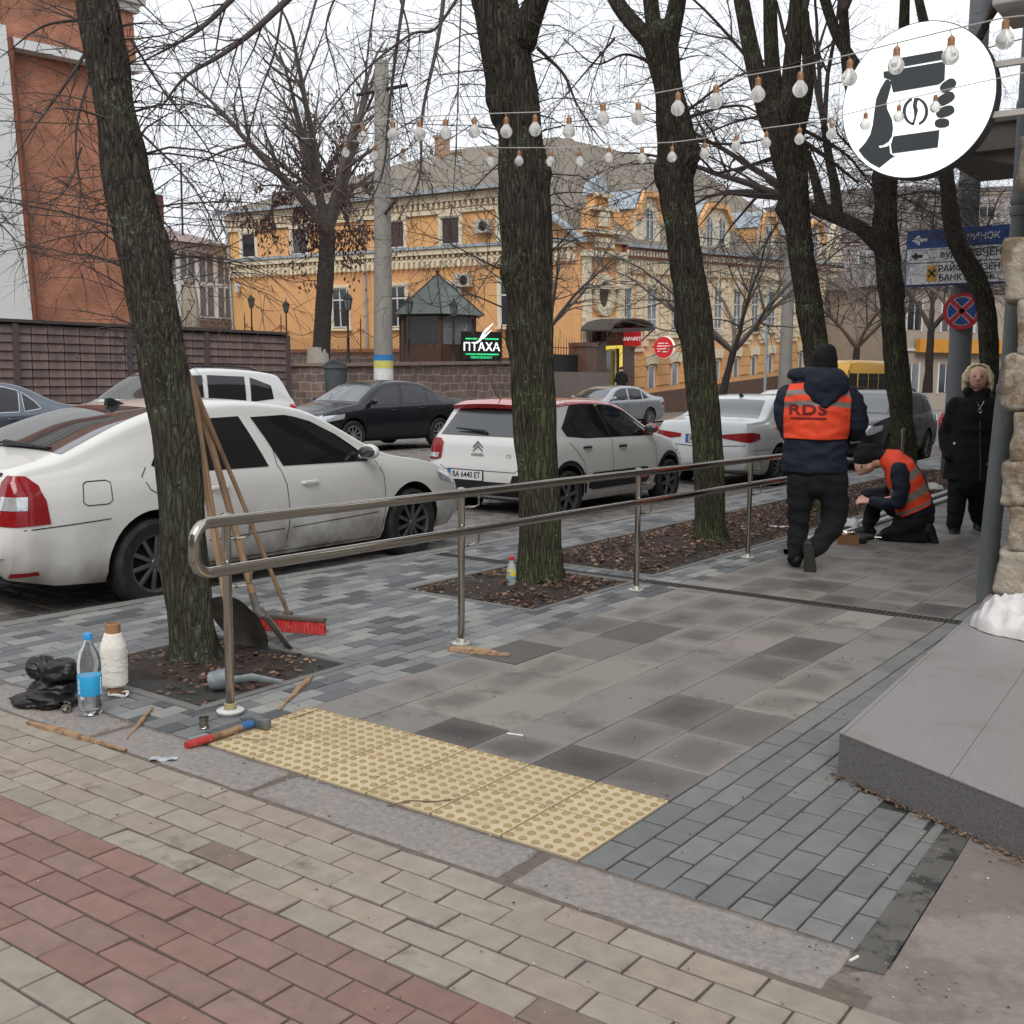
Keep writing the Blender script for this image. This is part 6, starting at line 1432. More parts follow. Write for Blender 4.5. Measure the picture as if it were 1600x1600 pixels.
# ================================================================== TREES
def bark_mat(name, c1, c2, moss=None):
    """fissured bark: stretched cells make the plates, ridged noise the cracks, small flecks the lichen"""
    m = bpy.data.materials.new(name); m.use_nodes = True; nt = m.node_tree; N, L = nt.nodes, nt.links; b = N['Principled BSDF']; b.inputs['Roughness'].default_value = .95; b.inputs['Specular IOR Level'].default_value = .2
    t = N.new('ShaderNodeTexCoord'); mp = N.new('ShaderNodeMapping'); mp.inputs['Scale'].default_value = (1, 1, .13); L.new(t.outputs['Object'], mp.inputs[0])
    w = N.new('ShaderNodeTexNoise'); w.inputs['Scale'].default_value = 9; w.inputs['Detail'].default_value = 4; L.new(mp.outputs[0], w.inputs['Vector'])
    wm = N.new('ShaderNodeVectorMath'); wm.operation = 'MULTIPLY_ADD'; L.new(w.outputs['Color'], wm.inputs[0]); wm.inputs[1].default_value = (.09, .09, .09); L.new(mp.outputs[0], wm.inputs[2])
    v = N.new('ShaderNodeTexVoronoi'); v.feature = 'DISTANCE_TO_EDGE'; v.inputs['Scale'].default_value = 40; L.new(wm.outputs[0], v.inputs['Vector'])
    n = N.new('ShaderNodeTexNoise'); n.inputs['Scale'].default_value = 55; n.inputs['Detail'].default_value = 8; n.inputs['Roughness'].default_value = .7; L.new(mp.outputs[0], n.inputs['Vector'])
    r = N.new('ShaderNodeMapRange'); r.inputs[1].default_value = 0; r.inputs[2].default_value = .42; L.new(v.outputs['Distance'], r.inputs[0])
    h = N.new('ShaderNodeMath'); h.operation = 'MULTIPLY_ADD'; L.new(n.outputs[0], h.inputs[0]); h.inputs[1].default_value = 1.5; L.new(r.outputs[0], h.inputs[2])
    cr_ = N.new('ShaderNodeMapRange'); cr_.inputs[1].default_value = .55; cr_.inputs[2].default_value = 1.75; L.new(h.outputs[0], cr_.inputs[0])
    mx = N.new('ShaderNodeMix'); mx.data_type = 'RGBA'; L.new(cr_.outputs[0], mx.inputs[0]); mx.inputs[6].default_value = (*c2, 1); mx.inputs[7].default_value = (*c1, 1); out = mx.outputs[2]
    big = N.new('ShaderNodeTexNoise'); big.inputs['Scale'].default_value = 2.6; big.inputs['Detail'].default_value = 7; big.inputs['Roughness'].default_value = .7; L.new(t.outputs['Object'], big.inputs['Vector'])
    if moss:
        sp = N.new('ShaderNodeSeparateXYZ'); L.new(t.outputs['Object'], sp.inputs[0]); zr_ = N.new('ShaderNodeMapRange'); zr_.inputs[1].default_value = 2.6; zr_.inputs[2].default_value = .2; zr_.inputs[3].default_value = -.04; zr_.inputs[4].default_value = .13; L.new(sp.outputs[2], zr_.inputs[0])
        ad = N.new('ShaderNodeMath'); ad.operation = 'ADD'; L.new(big.outputs[0], ad.inputs[0]); L.new(zr_.outputs[0], ad.inputs[1])
        r1 = N.new('ShaderNodeMapRange'); r1.inputs[1].default_value = .48; r1.inputs[2].default_value = .66; r1.inputs[4].default_value = .85; L.new(ad.outputs[0], r1.inputs[0]); q = N.new('ShaderNodeMath'); q.operation = 'MULTIPLY'; L.new(r1.outputs[0], q.inputs[0]); L.new(cr_.outputs[0], q.inputs[1])
        m1 = N.new('ShaderNodeMix'); m1.data_type = 'RGBA'; L.new(q.outputs[0], m1.inputs[0]); L.new(out, m1.inputs[6]); m1.inputs[7].default_value = (*moss, 1); out = m1.outputs[2]
        f = N.new('ShaderNodeTexNoise'); f.inputs['Scale'].default_value = 38; f.inputs['Detail'].default_value = 6; f.inputs['Roughness'].default_value = .75; L.new(t.outputs['Object'], f.inputs['Vector'])
        g = N.new('ShaderNodeMath'); g.operation = 'MULTIPLY_ADD'; L.new(big.outputs[0], g.inputs[0]); g.inputs[1].default_value = .5; L.new(f.outputs[0], g.inputs[2])
        r2 = N.new('ShaderNodeMapRange'); r2.inputs[1].default_value = .86; r2.inputs[2].default_value = .90; r2.inputs[4].default_value = .7; L.new(g.outputs[0], r2.inputs[0])
        m2 = N.new('ShaderNodeMix'); m2.data_type = 'RGBA'; L.new(r2.outputs[0], m2.inputs[0]); L.new(out, m2.inputs[6]); m2.inputs[7].default_value = (*srgb('#8f9684'), 1); out = m2.outputs[2]
    L.new(out, b.inputs['Base Color'])
    bp = N.new('ShaderNodeBump'); bp.inputs['Distance'].default_value = .03; L.new(h.outputs[0], bp.inputs['Height']); L.new(bp.outputs[0], b.inputs['Normal']); return m
m_bark = bark_mat('dark mossy bark', srgb('#665e53'), srgb('#201e1a'), srgb('#5a683d'))
m_bark2 = bark_mat('grey brown bark', srgb('#6b6358'), srgb('#292622'), srgb('#546046'))
m_barkf = bark_mat('far bark', srgb('#55504b'), srgb('#3f3b38'))
m_twig = pm('twig bark', srgb('#4b4340'), .9, var=.25, scale=20)
m_twigf = pm('far twig bark', srgb('#615954'), .9, var=.2, scale=20)
m_limewash = pm('whitewash', srgb('#9d988f'), .9, var=.2, scale=15, bump=.01)
class Br:
    """collects branches as polylines and writes them as tapered tubes"""
    def __init__(s, seed): s.r = random.Random(seed); s.V = []; s.F = []
    def tube(s, pts, rad):
        n = 7 if rad[0] > .03 else 5 if rad[0] > .010 else 3; k = len(pts); o = len(s.V); u = None
        for i in range(k):
            t = pts[min(i+1, k-1)]-pts[max(i-1, 0)]; l = t.length
            if l < 1e-7: t = Vector((0, 0, 1))
            else: t = t/l
            if u is None: u = t.orthogonal().normalized()
            else:
                u = u-t*u.dot(t); u = u.normalized() if u.length > 1e-5 else t.orthogonal().normalized()
            w = t.cross(u); p = pts[i]; r = rad[i]
            for j in range(n):
                c, sn = TRIG[n][j]; s.V.append((p.x+(u.x*c+w.x*sn)*r, p.y+(u.y*c+w.y*sn)*r, p.z+(u.z*c+w.z*sn)*r))
        for i in range(k-1):
            for j in range(n): a = o+i*n+j; b = o+i*n+(j+1) % n; s.F.append((a, b, b+n, a+n))
    def shoot(s, p, d, L, r0, lvl, droop=.0, wander=.25, kids=None, kl=.45, step=.14, tip=.15):
        r = s.r; n = max(3, int(L/step)); st = L/n; pts = [p.copy()]; d = d.normalized(); rad = [r0]; ds = [d.copy()]
        for i in range(n):
            d = d+Vector((r.gauss(0, 1), r.gauss(0, 1), r.gauss(0, 1)))*wander*.35; d.z -= droop*st*(1+i/n); d.normalize()
            p = p+d*st; pts.append(p.copy()); ds.append(d.copy()); rad.append(r0*(1-(1-tip)*(i+1)/n))
        s.tube(pts, rad)
        if lvl <= 0: return pts
        kn = kids[0] if kids else 4
        for q in range(int(kn*L+r.random())):
            i = r.randint(max(1, n//5), n); i = min(i, n); a = r.uniform(0, 2*PI); dd = ds[i]; u = dd.orthogonal().normalized(); w = dd.cross(u); an = r.uniform(.45, 1.05)
            nd = dd*math.cos(an)+(u*math.cos(a)+w*math.sin(a))*math.sin(an); nd.z += .05
            s.shoot(pts[i], nd, L*kl*r.uniform(.5, 1.15), max(.0022, rad[i]*.55), lvl-1, droop*.9, wander*1.15, kids[1:] if kids and len(kids) > 1 else kids, kl, step*.85, tip)
        return pts
    def build(s, name, mat, parent):
        me = bpy.data.meshes.new(name); inv = ROOTM[parent.name].inverted(); M = np.array(inv)
        V = np.array(s.V, dtype=np.float64); V = V @ M[:3, :3].T+M[:3, 3]
        me.vertices.add(len(V)); me.vertices.foreach_set('co', V.astype(np.float32).ravel())
        me.loops.add(len(s.F)*4); me.polygons.add(len(s.F)); me.loops.foreach_set('vertex_index', np.array(s.F, dtype=np.int32).ravel()); me.polygons.foreach_set('loop_start', np.arange(0, len(s.F)*4, 4, dtype=np.int32))
        me.polygons.foreach_set('use_smooth', np.ones(len(s.F), dtype=bool)); me.materials.append(mat); me.update(calc_edges=True)
        o = bpy.data.objects.new(name, me); COL.objects.link(o); o.parent = parent; return o
TRIG = {n: [(math.cos(2*PI*j/n), math.sin(2*PI*j/n)) for j in range(n)] for n in (3, 5, 7)}
def spline(P, n):
    """Catmull-Rom through tuples"""
    out = []; P = [np.array(p, float) for p in P]; Q = [2*P[0]-P[1]]+P+[2*P[-1]-P[-2]]
    for i in range(1, len(Q)-2):
        for k in range(n):
            t = k/n; a, b, c, d = Q[i-1], Q[i], Q[i+1], Q[i+2]; out.append(.5*((2*b)+(-a+c)*t+(2*a-5*b+4*c-d)*t*t+(-a+3*b-3*c+d)*t**3))
    out.append(P[-1]); return out
def trunk(root, prof, mat, seed, nr=44, per=14, amp=1., flare=True, burls=(), name='trunk'):
    """prof: (x, y, z, radius); ridged bark displaced in the mesh"""
    S = spline(prof, per); vs = []; rnd = random.Random(seed); am0 = amp
    for i, q in enumerate(S):
        c = Vector(q[:3]); r = q[3]*.95; amp = am0*min(1, r/.18); a = Vector(S[max(0, i-1)][:3]); b = Vector(S[min(len(S)-1, i+1)][:3]); t = (b-a).normalized(); u = (Vector((1, 0, 0))-t*t.x).normalized(); w = t.cross(u)
        for j in range(nr):
            an = 2*PI*j/nr; dx = u*math.cos(an)+w*math.sin(an)
            z = c.z; rr = r*(1+.07*math.sin(3*an+seed)+.05*math.sin(2*an+z*1.3+seed*2))
            rr += amp*(.030*abs(nz3((math.cos(an)*5+seed, math.sin(an)*5, z*1.1)))*1.5+.020*(1-2*abs(nz3((math.cos(an)*9, math.sin(an)*9+seed, z*1.7))))+.014*nz3((math.cos(an)*2, math.sin(an)*2, z*3+seed)))
            rr -= amp*.022
            if flare: rr += max(0, .22-z)**2*.7*(1+.8*math.cos(5*an+seed))
            for (ba, bz, bs, br) in burls:
                g = math.exp(-((math.atan2(math.sin(an-ba), math.cos(an-ba))*r/bs)**2+((z-bz)/bs)**2)); rr += br*g*(1+.5*nz3((an*4, z*12, seed)))
            vs.append(c+dx*rr)
    fs = [(i*nr+j, i*nr+(j+1) % nr, (i+1)*nr+(j+1) % nr, (i+1)*nr+j) for i in range(len(S)-1) for j in range(nr)]
    m = MB(); m.add(vs, fs); m.f.append(tuple((len(S)-1)*nr+j for j in range(nr))); m.mi.append(0)
    if name == 'limb': m.sphere(S[0][:3], S[0][3]*.98, 16, 10)
    m.sphere(S[-1][:3], S[-1][3]*.95, 16, 10)
    return m.build(name, mat, root, smooth=80, world=True, fix=False)
def limb(B, P, kids=5, lvl=2, kL=1.0, droop=.5, side=None, base=.2, kk=(6, 7)):
    """explicit limb (x,y,z,r) with automatic side branches"""
    S = spline(P, 6); pts = [Vector(q[:3]) for q in S]; rad = [q[3] for q in S]; B.tube(pts, rad); r = B.r
    tot = sum((pts[i+1]-pts[i]).length for i in range(len(pts)-1))
    for q in range(int(kids*tot*1.9)):
        i = r.randint(int(base*len(pts)), len(pts)-2); d = (pts[i+1]-pts[i]).normalized(); u = d.orthogonal().normalized(); w = d.cross(u); a = r.uniform(0, 2*PI); an = r.uniform(.5, 1.25)
        nd = d*math.cos(an)+(u*math.cos(a)+w*math.sin(a))*math.sin(an)
        B.shoot(pts[i], nd, kL*r.uniform(.5, 1.2), max(.003, min(.018, rad[i]*.4)), lvl, droop, .4, list(kk), .5)
def trace(Y, L):
    """(px, py, halfwidth px) on the plane of the tree -> (x,y,z,r)"""
    out = []
    for a, b, h in L:
        p = at(a, b, Y=Y); out.append((p.x, p.y, p.z, h*((p-CAM).dot(AZ))/F))
    return out
def shoots_on(B, prof, n, z0, z1, L, r0=.007, up=.3, droop=.6, lvl=2, kk=(5, 6)):
    """fine shoots breaking out of a trunk between two heights"""
    r = B.r; S = spline(prof, 10)
    for _ in range(int(n*2.2)):
        for _t in range(20):
            q = S[r.randint(0, len(S)-1)]
            if z0 <= q[2] <= z1: break
        a = r.uniform(0, 2*PI); d = Vector((math.cos(a), math.sin(a), up+r.uniform(-.3, .5))); B.shoot(Vector(q[:3])+d*q[3]*.6, d, L*r.uniform(.4, 1.2), r0*r.uniform(.5, 1.2), lvl, droop, .42, list(kk), .5)
def crown(B, p, r0, n, H, spread, seed, lvl=3, kids=(1.6, 3.2, 4.5), droop=.28):
    """limbs rising from a fork above the picture and drooping back into it"""
    r = B.r
    for k in range(n):
        a = 2*PI*k/n+r.uniform(-.3, .3); d = Vector((math.cos(a)*spread, math.sin(a)*spread, 1)); B.shoot(p, d, H*r.uniform(.8, 1.15), r0*r.uniform(.7, 1), lvl, .06, .12, list(kids), .52, .3, .2)
TREES = []
def street_tree(label, Y, prof_px, seed, mat=m_bark, burls=(), tops=(), shoots=(40, 2.0, 4.2, .9), base_z=True, crown_arg=None, ex=None, topz=None):
    prof = trace(Y, prof_px); prof[0] = (prof[0][0], Y, -.05, prof[0][3]); t = thing('street_tree', label, 'tree', (prof[0][0], Y, 0), 0, 'trees along the pavement')
    trunk(t, prof, mat, seed, burls=burls); B = Br(seed)
    for L in tops:      # forks: traced limbs thick enough to be bark
        P = trace(Y, L); 
        if topz: pass
        trunk(t, P, mat, seed+3, nr=22, per=8, amp=.5, flare=False, name='limb')
        S = P[-1]; B_end = Vector(S[:3]); d = (Vector(P[-1][:3])-Vector(P[-2][:3])).normalized()
        for k in range(3): B.shoot(B_end, (d+Vector((B.r.uniform(-.6, .6), B.r.uniform(-.6, .6), .3))).normalized(), 3.2, S[3]*.7, 3, .10, .16, [1.7, 3.2, 4.2], .5, .26, .2)
    shoots_on(B, prof, shoots[0], shoots[1], shoots[2], shoots[3])
    if ex: ex(B, prof)
    B.build('branches', m_twig, t); TREES.append(t); return t
def dpx(L, D, r0, r1):   # a hanging strand given in pixels at depths
    n = len(L); out = []
    for i, (a, b) in enumerate(L):
        dd = D if not hasattr(D, '__len__') else lerp(D[0], D[1], i/(n-1)); p = at(a, b, D=dd); out.append((p.x, p.y, p.z, lerp(r0, r1, i/(n-1))))
    return out
def ex1(B, prof):
    top = prof[-1]
    for L, D, r0 in (([(160, 40), (110, 120), (60, 190), (10, 260)], (6.0, 5.6), .012), ([(212, 200), (300, 290), (345, 380), (380, 470)], (5.9, 5.7), .008), ([(150, 90), (120, 200), (128, 300), (165, 360)], (6., 5.6), .010), ([(205, 60), (255, 140), (330, 240), (360, 330)], (6, 5.6), .010), ([(150, 30), (70, 40), (0, 90)], (6, 6), .012), ([(128, 230), (100, 300), (30, 330)], (5.9, 5.5), .007), ([(235, 320), (280, 380), (298, 440)], (5.9, 5.6), .006), ([(170, 300), (165, 370), (140, 420)], (5.9, 5.6), .005)):
        limb(B, dpx(L, D, r0, r0*.2), 9, 1, .55, .4, kk=(7, 7))
    limb(B, dpx([(-30, 330), (0, 350), (30, 380), (70, 405)], (5, 5.2), .005, .002), 9, 1, .4, .4)
street_tree('nearest leaning tree, lichen-speckled dark trunk with tools propped on it', .17, [(306, 1045, 36), (300, 985, 37), (290, 880, 36), (285, 800, 37), (277, 700, 37), (260, 600, 36), (245, 500, 37), (228, 420, 36), (212, 350, 36), (203, 300, 36), (194, 240, 34), (182, 170, 29), (168, 90, 30), (152, 0, 28), (126, -120, 26), (104, -260, 22)], 1, m_bark2, burls=[(0.3, 2.1, .15, .03), (5.6, 1.5, .12, .03)],
            tops=[[(108, -240, 20), (60, -380, 16), (20, -520, 12)], [(108, -240, 20), (150, -380, 15), (190, -520, 12)]], shoots=(34, 1.6, 3.6, .8), ex=ex1)
def ex2(B, prof):
    S_ = [([(700, -60), (685, 60), (660, 180), (655, 280), (618, 350)], (7.0, 6.6), .017), ([(640, -60), (622, 60), (607, 180), (598, 270), (560, 350)], (7.2, 6.8), .015), ([(722, -30), (717, 110), (714, 200), (706, 320), (682, 450)], (7.0, 6.9), .008), ([(540, -40), (510, 40), (525, 110), (540, 190)], (6.6, 6.6), .010), ([(720, -10), (680, 45), (640, 55), (560, 120), (490, 210), (440, 290)], (7.2, 6.6), .012),
          ([(470, -20), (400, 45), (347, 85), (290, 120), (250, 170)], (6.2, 5.9), .022), ([(380, -20), (330, 30), (290, 60), (225, 95)], (6.2, 5.8), .020), ([(445, -10), (430, 80), (405, 150), (385, 230), (375, 320)], (6.3, 6.2), .010), ([(500, -20), (470, 90), (445, 200), (430, 300)], (6.5, 6.3), .010), ([(590, -20), (575, 80), (565, 200), (540, 330)], (7, 6.7), .009), ([(620, -20), (640, 60), (625, 140), (640, 220), (660, 290)], (7.2, 6.8), .009),
          ([(780, 420), (740, 400), (690, 375), (630, 360)], (7.9, 7.4), .008), ([(785, 480), (730, 460), (690, 480), (640, 460)], (7.9, 7.3), .007), ([(790, 390), (750, 450), (720, 500)], (7.9, 7.5), .006), ([(790, 95), (765, 90), (735, 120)], (7.9, 7.5), .008),
          ([(840, 75), (880, 115), (900, 160), (925, 200), (945, 225)], (8, 7.8), .014), ([(865, 300), (900, 330), (960, 340), (1020, 330)], (8.2, 8.4), .006)]
    for L, D, r0 in S_: limb(B, dpx(L, D, r0, r0*.22), 8, 2, .5, .35, kk=(5, 6))
street_tree('second tree, green mossy trunk standing in the bed with the small bottle', 3.14, [(846, 912, 36), (846, 860, 34), (845, 800, 33), (840, 700, 33), (834, 600, 33), (829, 500, 33), (826, 400, 36), (822, 330, 40), (818, 270, 37), (812, 200, 34), (800, 130, 38), (790, 80, 40), (778, 20, 38), (770, -30, 34)], 2, m_bark, burls=[(3.4, 2.2, .12, .05), (3.4, 3.4, .14, .05), (3.3, 1.75, .10, .03), (0, 2.9, .1, .03)],
            tops=[[(815, 60, 26), (835, 10, 20), (860, -60, 17), (890, -160, 14)], [(765, 0, 30), (740, -80, 26), (700, -200, 20)], [(785, -10, 26), (790, -120, 20), (800, -240, 15)]], shoots=(46, 1.9, 4.3, .9), ex=ex2)
def ex3(B, prof):
    for L, D, r0 in (([(1040, 110), (980, 85), (930, 100), (880, 60)], (10.4, 9.8), .016), ([(1060, 190), (1100, 175), (1160, 165), (1200, 190)], (10.5, 11), .022), ([(1030, 255), (960, 260), (890, 300)], (10.3, 9.8), .008), ([(1040, 260), (1000, 300), (900, 330), (870, 345)], (10.3, 9.5), .008), ([(1045, 420), (1000, 470), (960, 480)], (10.3, 10), .007), ([(960, 60), (900, 130), (850, 190)], (10.2, 9.6), .012), ([(960, 40), (930, 120), (905, 200)], (10.2, 9.8), .010),
                     ([(1065, 180), (1150, 120), (1240, 100), (1320, 60)], (10.6, 11), .016), ([(1060, 215), (1140, 225), (1210, 215)], (10.6, 11), .022)):
        limb(B, dpx(L, D, r0, r0*.25), 8, 2, .55, .25, kk=(5, 6))
street_tree('third tree, dark trunk forking high up, at the near end of the long leafy bed', 5.73, [(1111, 848, 25), (1109, 800, 23), (1107, 700, 23), (1100, 620, 24), (1090, 520, 26), (1078, 440, 26), (1066, 360, 27), (1058, 300, 29), (1057, 240, 29), (1055, 190, 28), (1047, 140, 22), (1040, 100, 24), (1034, 60, 30)], 3, m_bark, burls=[(0.2, 3.45, .15, .07), (3.2, 3.3, .12, .05), (3.1, 2.0, .12, .04)],
            tops=[[(1020, 70, 16), (992, 40, 14), (965, 5, 12), (930, -60, 10)], [(1022, 50, 14), (1016, 0, 12), (1008, -80, 10)], [(1045, 60, 18), (1058, 0, 14), (1070, -90, 12)]], shoots=(40, 2.2, 5, .9), ex=ex3)
def ex4(B, prof):
    for L, D, r0 in (([(1215, 245), (1160, 262), (1110, 272)], (13, 12.6), .030), ([(1200, 180), (1150, 190), (1090, 215)], (13, 12.5), .02), ([(1245, 215), (1290, 245), (1340, 285)], (13, 13.4), .035), ([(1250, 200), (1320, 240), (1370, 300)], (13, 13.6), .025), ([(1225, 330), (1180, 400), (1100, 430)], (13, 12.5), .010)):
        limb(B, dpx(L, D, r0, r0*.4), 8, 2, .7, .2, kk=(5, 6))
street_tree('fourth tree, rising directly behind the standing worker\'s head', 8.6, [(1293, 800, 21), (1290, 700, 21), (1282, 600, 21), (1272, 520, 21), (1262, 450, 20), (1252, 390, 20), (1245, 330, 20), (1238, 270, 24), (1228, 215, 26), (1216, 180, 24)], 4, m_bark, burls=[(3.2, 3.35, .15, .06), (3.2, 4.6, .2, .06)],
            tops=[[(1200, 185, 15), (1180, 110, 14), (1165, 40, 13), (1150, -40, 12)], [(1216, 190, 14), (1206, 100, 12), (1202, 0, 11), (1200, -80, 9)], [(1232, 190, 16), (1236, 110, 14), (1242, 40, 13), (1248, -60, 11)], [(1245, 210, 12), (1262, 130, 9), (1256, 20, 8)]], shoots=(46, 2.6, 6, 1.0), ex=ex4)
def ex5(B, prof):
    for L, D, r0 in (([(1395, 300), (1450, 330), (1530, 380)], (15.5, 15), .012), ([(1390, 310), (1460, 300), (1560, 340)], (15.5, 15), .012), ([(1400, 290), (1340, 240), (1300, 200)], (15.5, 15), .03), ([(1300, 330), (1250, 370), (1180, 390)], (15, 14.5), .01), ([(1385, 440), (1340, 470), (1300, 480)], (15, 15), .008)):
        limb(B, dpx(L, D, r0, r0*.4), 9, 2, .8, .2, kk=(5, 6))
street_tree('fifth tree, sending a thick crooked limb to the left, beside the kneeling worker', 11.45, [(1414, 735, 21), (1412, 690, 19), (1407, 640, 18), (1400, 560, 18), (1395, 480, 17), (1388, 410, 19), (1382, 360, 20), (1385, 310, 16), (1386, 270, 17), (1390, 230, 18), (1400, 160, 16)], 5, m_bark, burls=[(0, 2.6, .14, .03), (3, 4.1, .2, .04)],
            tops=[[(1372, 380, 14), (1345, 358, 11), (1318, 345, 11), (1290, 332, 12), (1275, 328, 10)], [(1285, 332, 10), (1278, 300, 8), (1268, 262, 7), (1250, 215, 6)], [(1308, 335, 9), (1304, 290, 8), (1296, 250, 7), (1288, 200, 6)], [(1392, 240, 12), (1360, 140, 10), (1310, 60, 9), (1280, -30, 8)], [(1400, 180, 10), (1410, 80, 9), (1415, -20, 8)], [(1385, 260, 12), (1350, 210, 10), (1325, 120, 9), (1318, 20, 8)]], shoots=(60, 3, 7, 1.2), ex=ex5)
street_tree('sixth tree, thin crooked trunk crossing in front of the direction sign', 14.6, [(1548, 700, 15), (1546, 620, 14), (1545, 540, 14), (1540, 480, 15), (1528, 440, 15), (1508, 405, 15), (1492, 370, 14), (1484, 330, 13), (1480, 290, 12), (1474, 250, 12), (1468, 180, 10), (1462, 60, 8)], 6, m_bark, tops=[[(1470, 200, 8), (1500, 120, 7), (1540, 40, 6)], [(1466, 120, 8), (1440, 20, 7), (1425, -60, 6)]], shoots=(70, 3, 8, 1.5))
# ---- a fuller far crown generator
def far_tree(label, base, D, H, seed, r0=.16, spread=.55, fork=.35, nl=6, kids=(2.4, 3.4, 3.6), mat=m_barkf, tw=m_twigf, lean=(0, 0), group='bare trees across the street', wash=False, lvl=3, zb=None, tl=.45, thick=1.):
    p = at(*base, D=D); 
    if zb is not None: p.z = zb
    t = thing('bare_tree', label, 'tree', p, 0, group); f = p+Vector((lean[0], lean[1], H*fork))
    prof = [(p.x, p.y, p.z-.1, r0*1.25), (lerp(p.x, f.x, .3), lerp(p.y, f.y, .3), lerp(p.z, f.z, .3), r0), (lerp(p.x, f.x, .7), lerp(p.y, f.y, .7), lerp(p.z, f.z, .7), r0*.9), (f.x, f.y, f.z, r0*.85)]
    trunk(t, prof, mat, seed, nr=20, per=6, amp=.8, flare=False)
    B = Br(seed); r = B.r
    for k in range(nl):
        a = 2*PI*k/nl+r.uniform(-.4, .4); d = Vector((math.cos(a)*spread, math.sin(a)*spread, 1)); B.shoot(f, d, H*(1-fork)*r.uniform(.75, 1.1), r0*.5*thick, lvl, .05, .22, list(kids), tl, H*.04, .15)
    B.build('branches', tw, t)
    if wash:
        m = MB(); m.tube([(p.x, p.y, p.z-.1), (p.x, p.y, p.z+1.0)], [r0*1.42, r0*1.24], 20); m.build('whitewash_band', m_limewash, t, smooth=True, world=True)
    return t, f, B
ta, fa, Ba = far_tree('tree hung with brown dead leaves, whitewashed at its foot, left of the concrete pole', (499, 586), 40, 12.5, 31, r0=.34, spread=.5, fork=.40, nl=7, kids=(1.8, 2.6, 3.2), wash=True, lean=(.5, 0), mat=m_barkf, thick=1.1)
mb = MB(); mb.col = (1, 1, 1); rnd = random.Random(77)
for _ in range(9000):
    if rnd.random() < .6: q = (rnd.gauss(505, 28), rnd.gauss(310, 62))
    elif rnd.random() < .6: q = (rnd.gauss(425, 28), rnd.gauss(330, 22))
    else: q = (rnd.gauss(575, 22), rnd.gauss(340, 40))
    if nz3((q[0]*.035, q[1]*.02, 0)) < -.02: continue
    c = at(q[0], q[1], D=40+rnd.gauss(0, .9)); s_ = rnd.uniform(.045, .10); M = Matrix.Rotation(rnd.uniform(0, 6.3), 3, 'Z') @ Matrix.Rotation(rnd.uniform(.9, 2.0), 3, 'X'); mb.col = jit(rnd.choice([srgb('#4d332a'), srgb('#5d3d31'), srgb('#3d2a25')]), rnd, .15)
    mb.add([c+M @ Vector(v) for v in ((-s_*.5, 0, 0), (0, -s_, .3*s_), (s_*.5, 0, 0), (0, s_*.9, .2*s_))], [(0, 1, 2, 3)])
mb.build('dead_leaves', MATS['dry leaf'], ta, world=True, fix=False)
far_tree('small pollarded tree in front of the ornate facade, seen right of the third trunk', (1122, 640), 34, 7.4, 32, r0=.13, spread=.95, fork=.24, nl=6, lean=(.35, .2), kids=(2.8, 3.6, 4), thick=1.25)
far_tree('pollarded tree whose spray of shoots shows right of the second trunk', (858, 650), 36, 7.2, 33, r0=.13, spread=.8, fork=.40, nl=8, kids=(2.8, 3.6, 4))
far_tree('bare tree behind the yellow bus', (1335, 620), 48, 9.5, 34, r0=.16, spread=.9, fork=.22, nl=7, kids=(2.2, 2.8, 3))
far_tree('bare tree in front of the pinkish house, left of the no stopping sign', (1450, 610), 44, 9.5, 35, r0=.17, spread=.7, fork=.25, nl=7, kids=(2.2, 2.8, 3))
far_tree('slim bare tree behind the pole of the no stopping sign', (1485, 605), 40, 9, 36, r0=.15, spread=.6, fork=.28, nl=6, kids=(2.2, 2.8, 3))
far_tree('bare tree between the bus and the fifth trunk', (1392, 612), 58, 12, 37, r0=.18, spread=.7, fork=.25, nl=7, kids=(1.8, 2.2, 2.6))
far_tree('faint bare tree behind the white glazed house', (390, 560), 85, 17, 38, r0=.2, spread=.7, fork=.25, nl=8, kids=(1., 1.4, 2.), group='bare trees behind the roofs')
far_tree('faint bare treetop above the ornate roof', (1120, 560), 100, 20, 39, r0=.25, spread=.6, fork=.3, nl=8, kids=(1., 1.4, 2.), group='bare trees behind the roofs')
# ================================================================== ACROSS THE STREET
def unit(v): return v/np.linalg.norm(v)
E1 = unit(np.array(ray(2023, 478))); E2 = -unit(np.array(ray(-1900, 540))); E2 = unit(E2-E1*(E2 @ E1)); E3 = np.cross(E2, E1)
def gmat(O): M = Matrix((E2, E1, E3)).transposed().to_4x4(); M.translation = Vector(O); return M
BO = Vector((-24, 37, -.35)); BM = gmat(BO)
m_or = pm('orange plaster', srgb('#d9a473'), .9, var=.10, scale=.7, bump=.004, bscale=12, col2=srgb('#dbab72'), c2pos=(.4, .6), c2scale=.25)
m_orw = pm('yellow orange plaster', srgb('#d09a56'), .9, var=.07, scale=.7)
m_cream = pm('cream stucco', srgb('#dfd3b8'), .9, var=.1, scale=2)
m_roof = pm('old metal roof', srgb('#736a5e'), .8, var=.2, scale=1.2, stretch=(1, 6, 1), col2=srgb('#7a7266'), c2pos=(.45, .6), c2scale=.8)
m_lead = pm('pale flashing', srgb('#a3adb4'), .5, metal=.3, var=.2, scale=2)
m_win = pm('far window glass', (.02, .022, .026), .06, var=0, coat=.6)
m_wincur = pm('window with pale curtain', srgb('#777a7e'), .12, var=.25, scale=3, coat=.7)
m_frame = pm('white window frame', srgb('#cfd1d2'), .5, var=.05)
m_tanp = pm('chimney render', srgb('#a88a72'), .9, var=.1)
m_brown = pm('brown granite cladding', srgb('#5d4439'), .55, var=.25, scale=3, coat=.2)
m_wbrown = pm('brown louvre', srgb('#4b3a36'), .6, var=.1)
m_iron = pm('black wrought iron', srgb('#221f1e'), .5, var=.1)
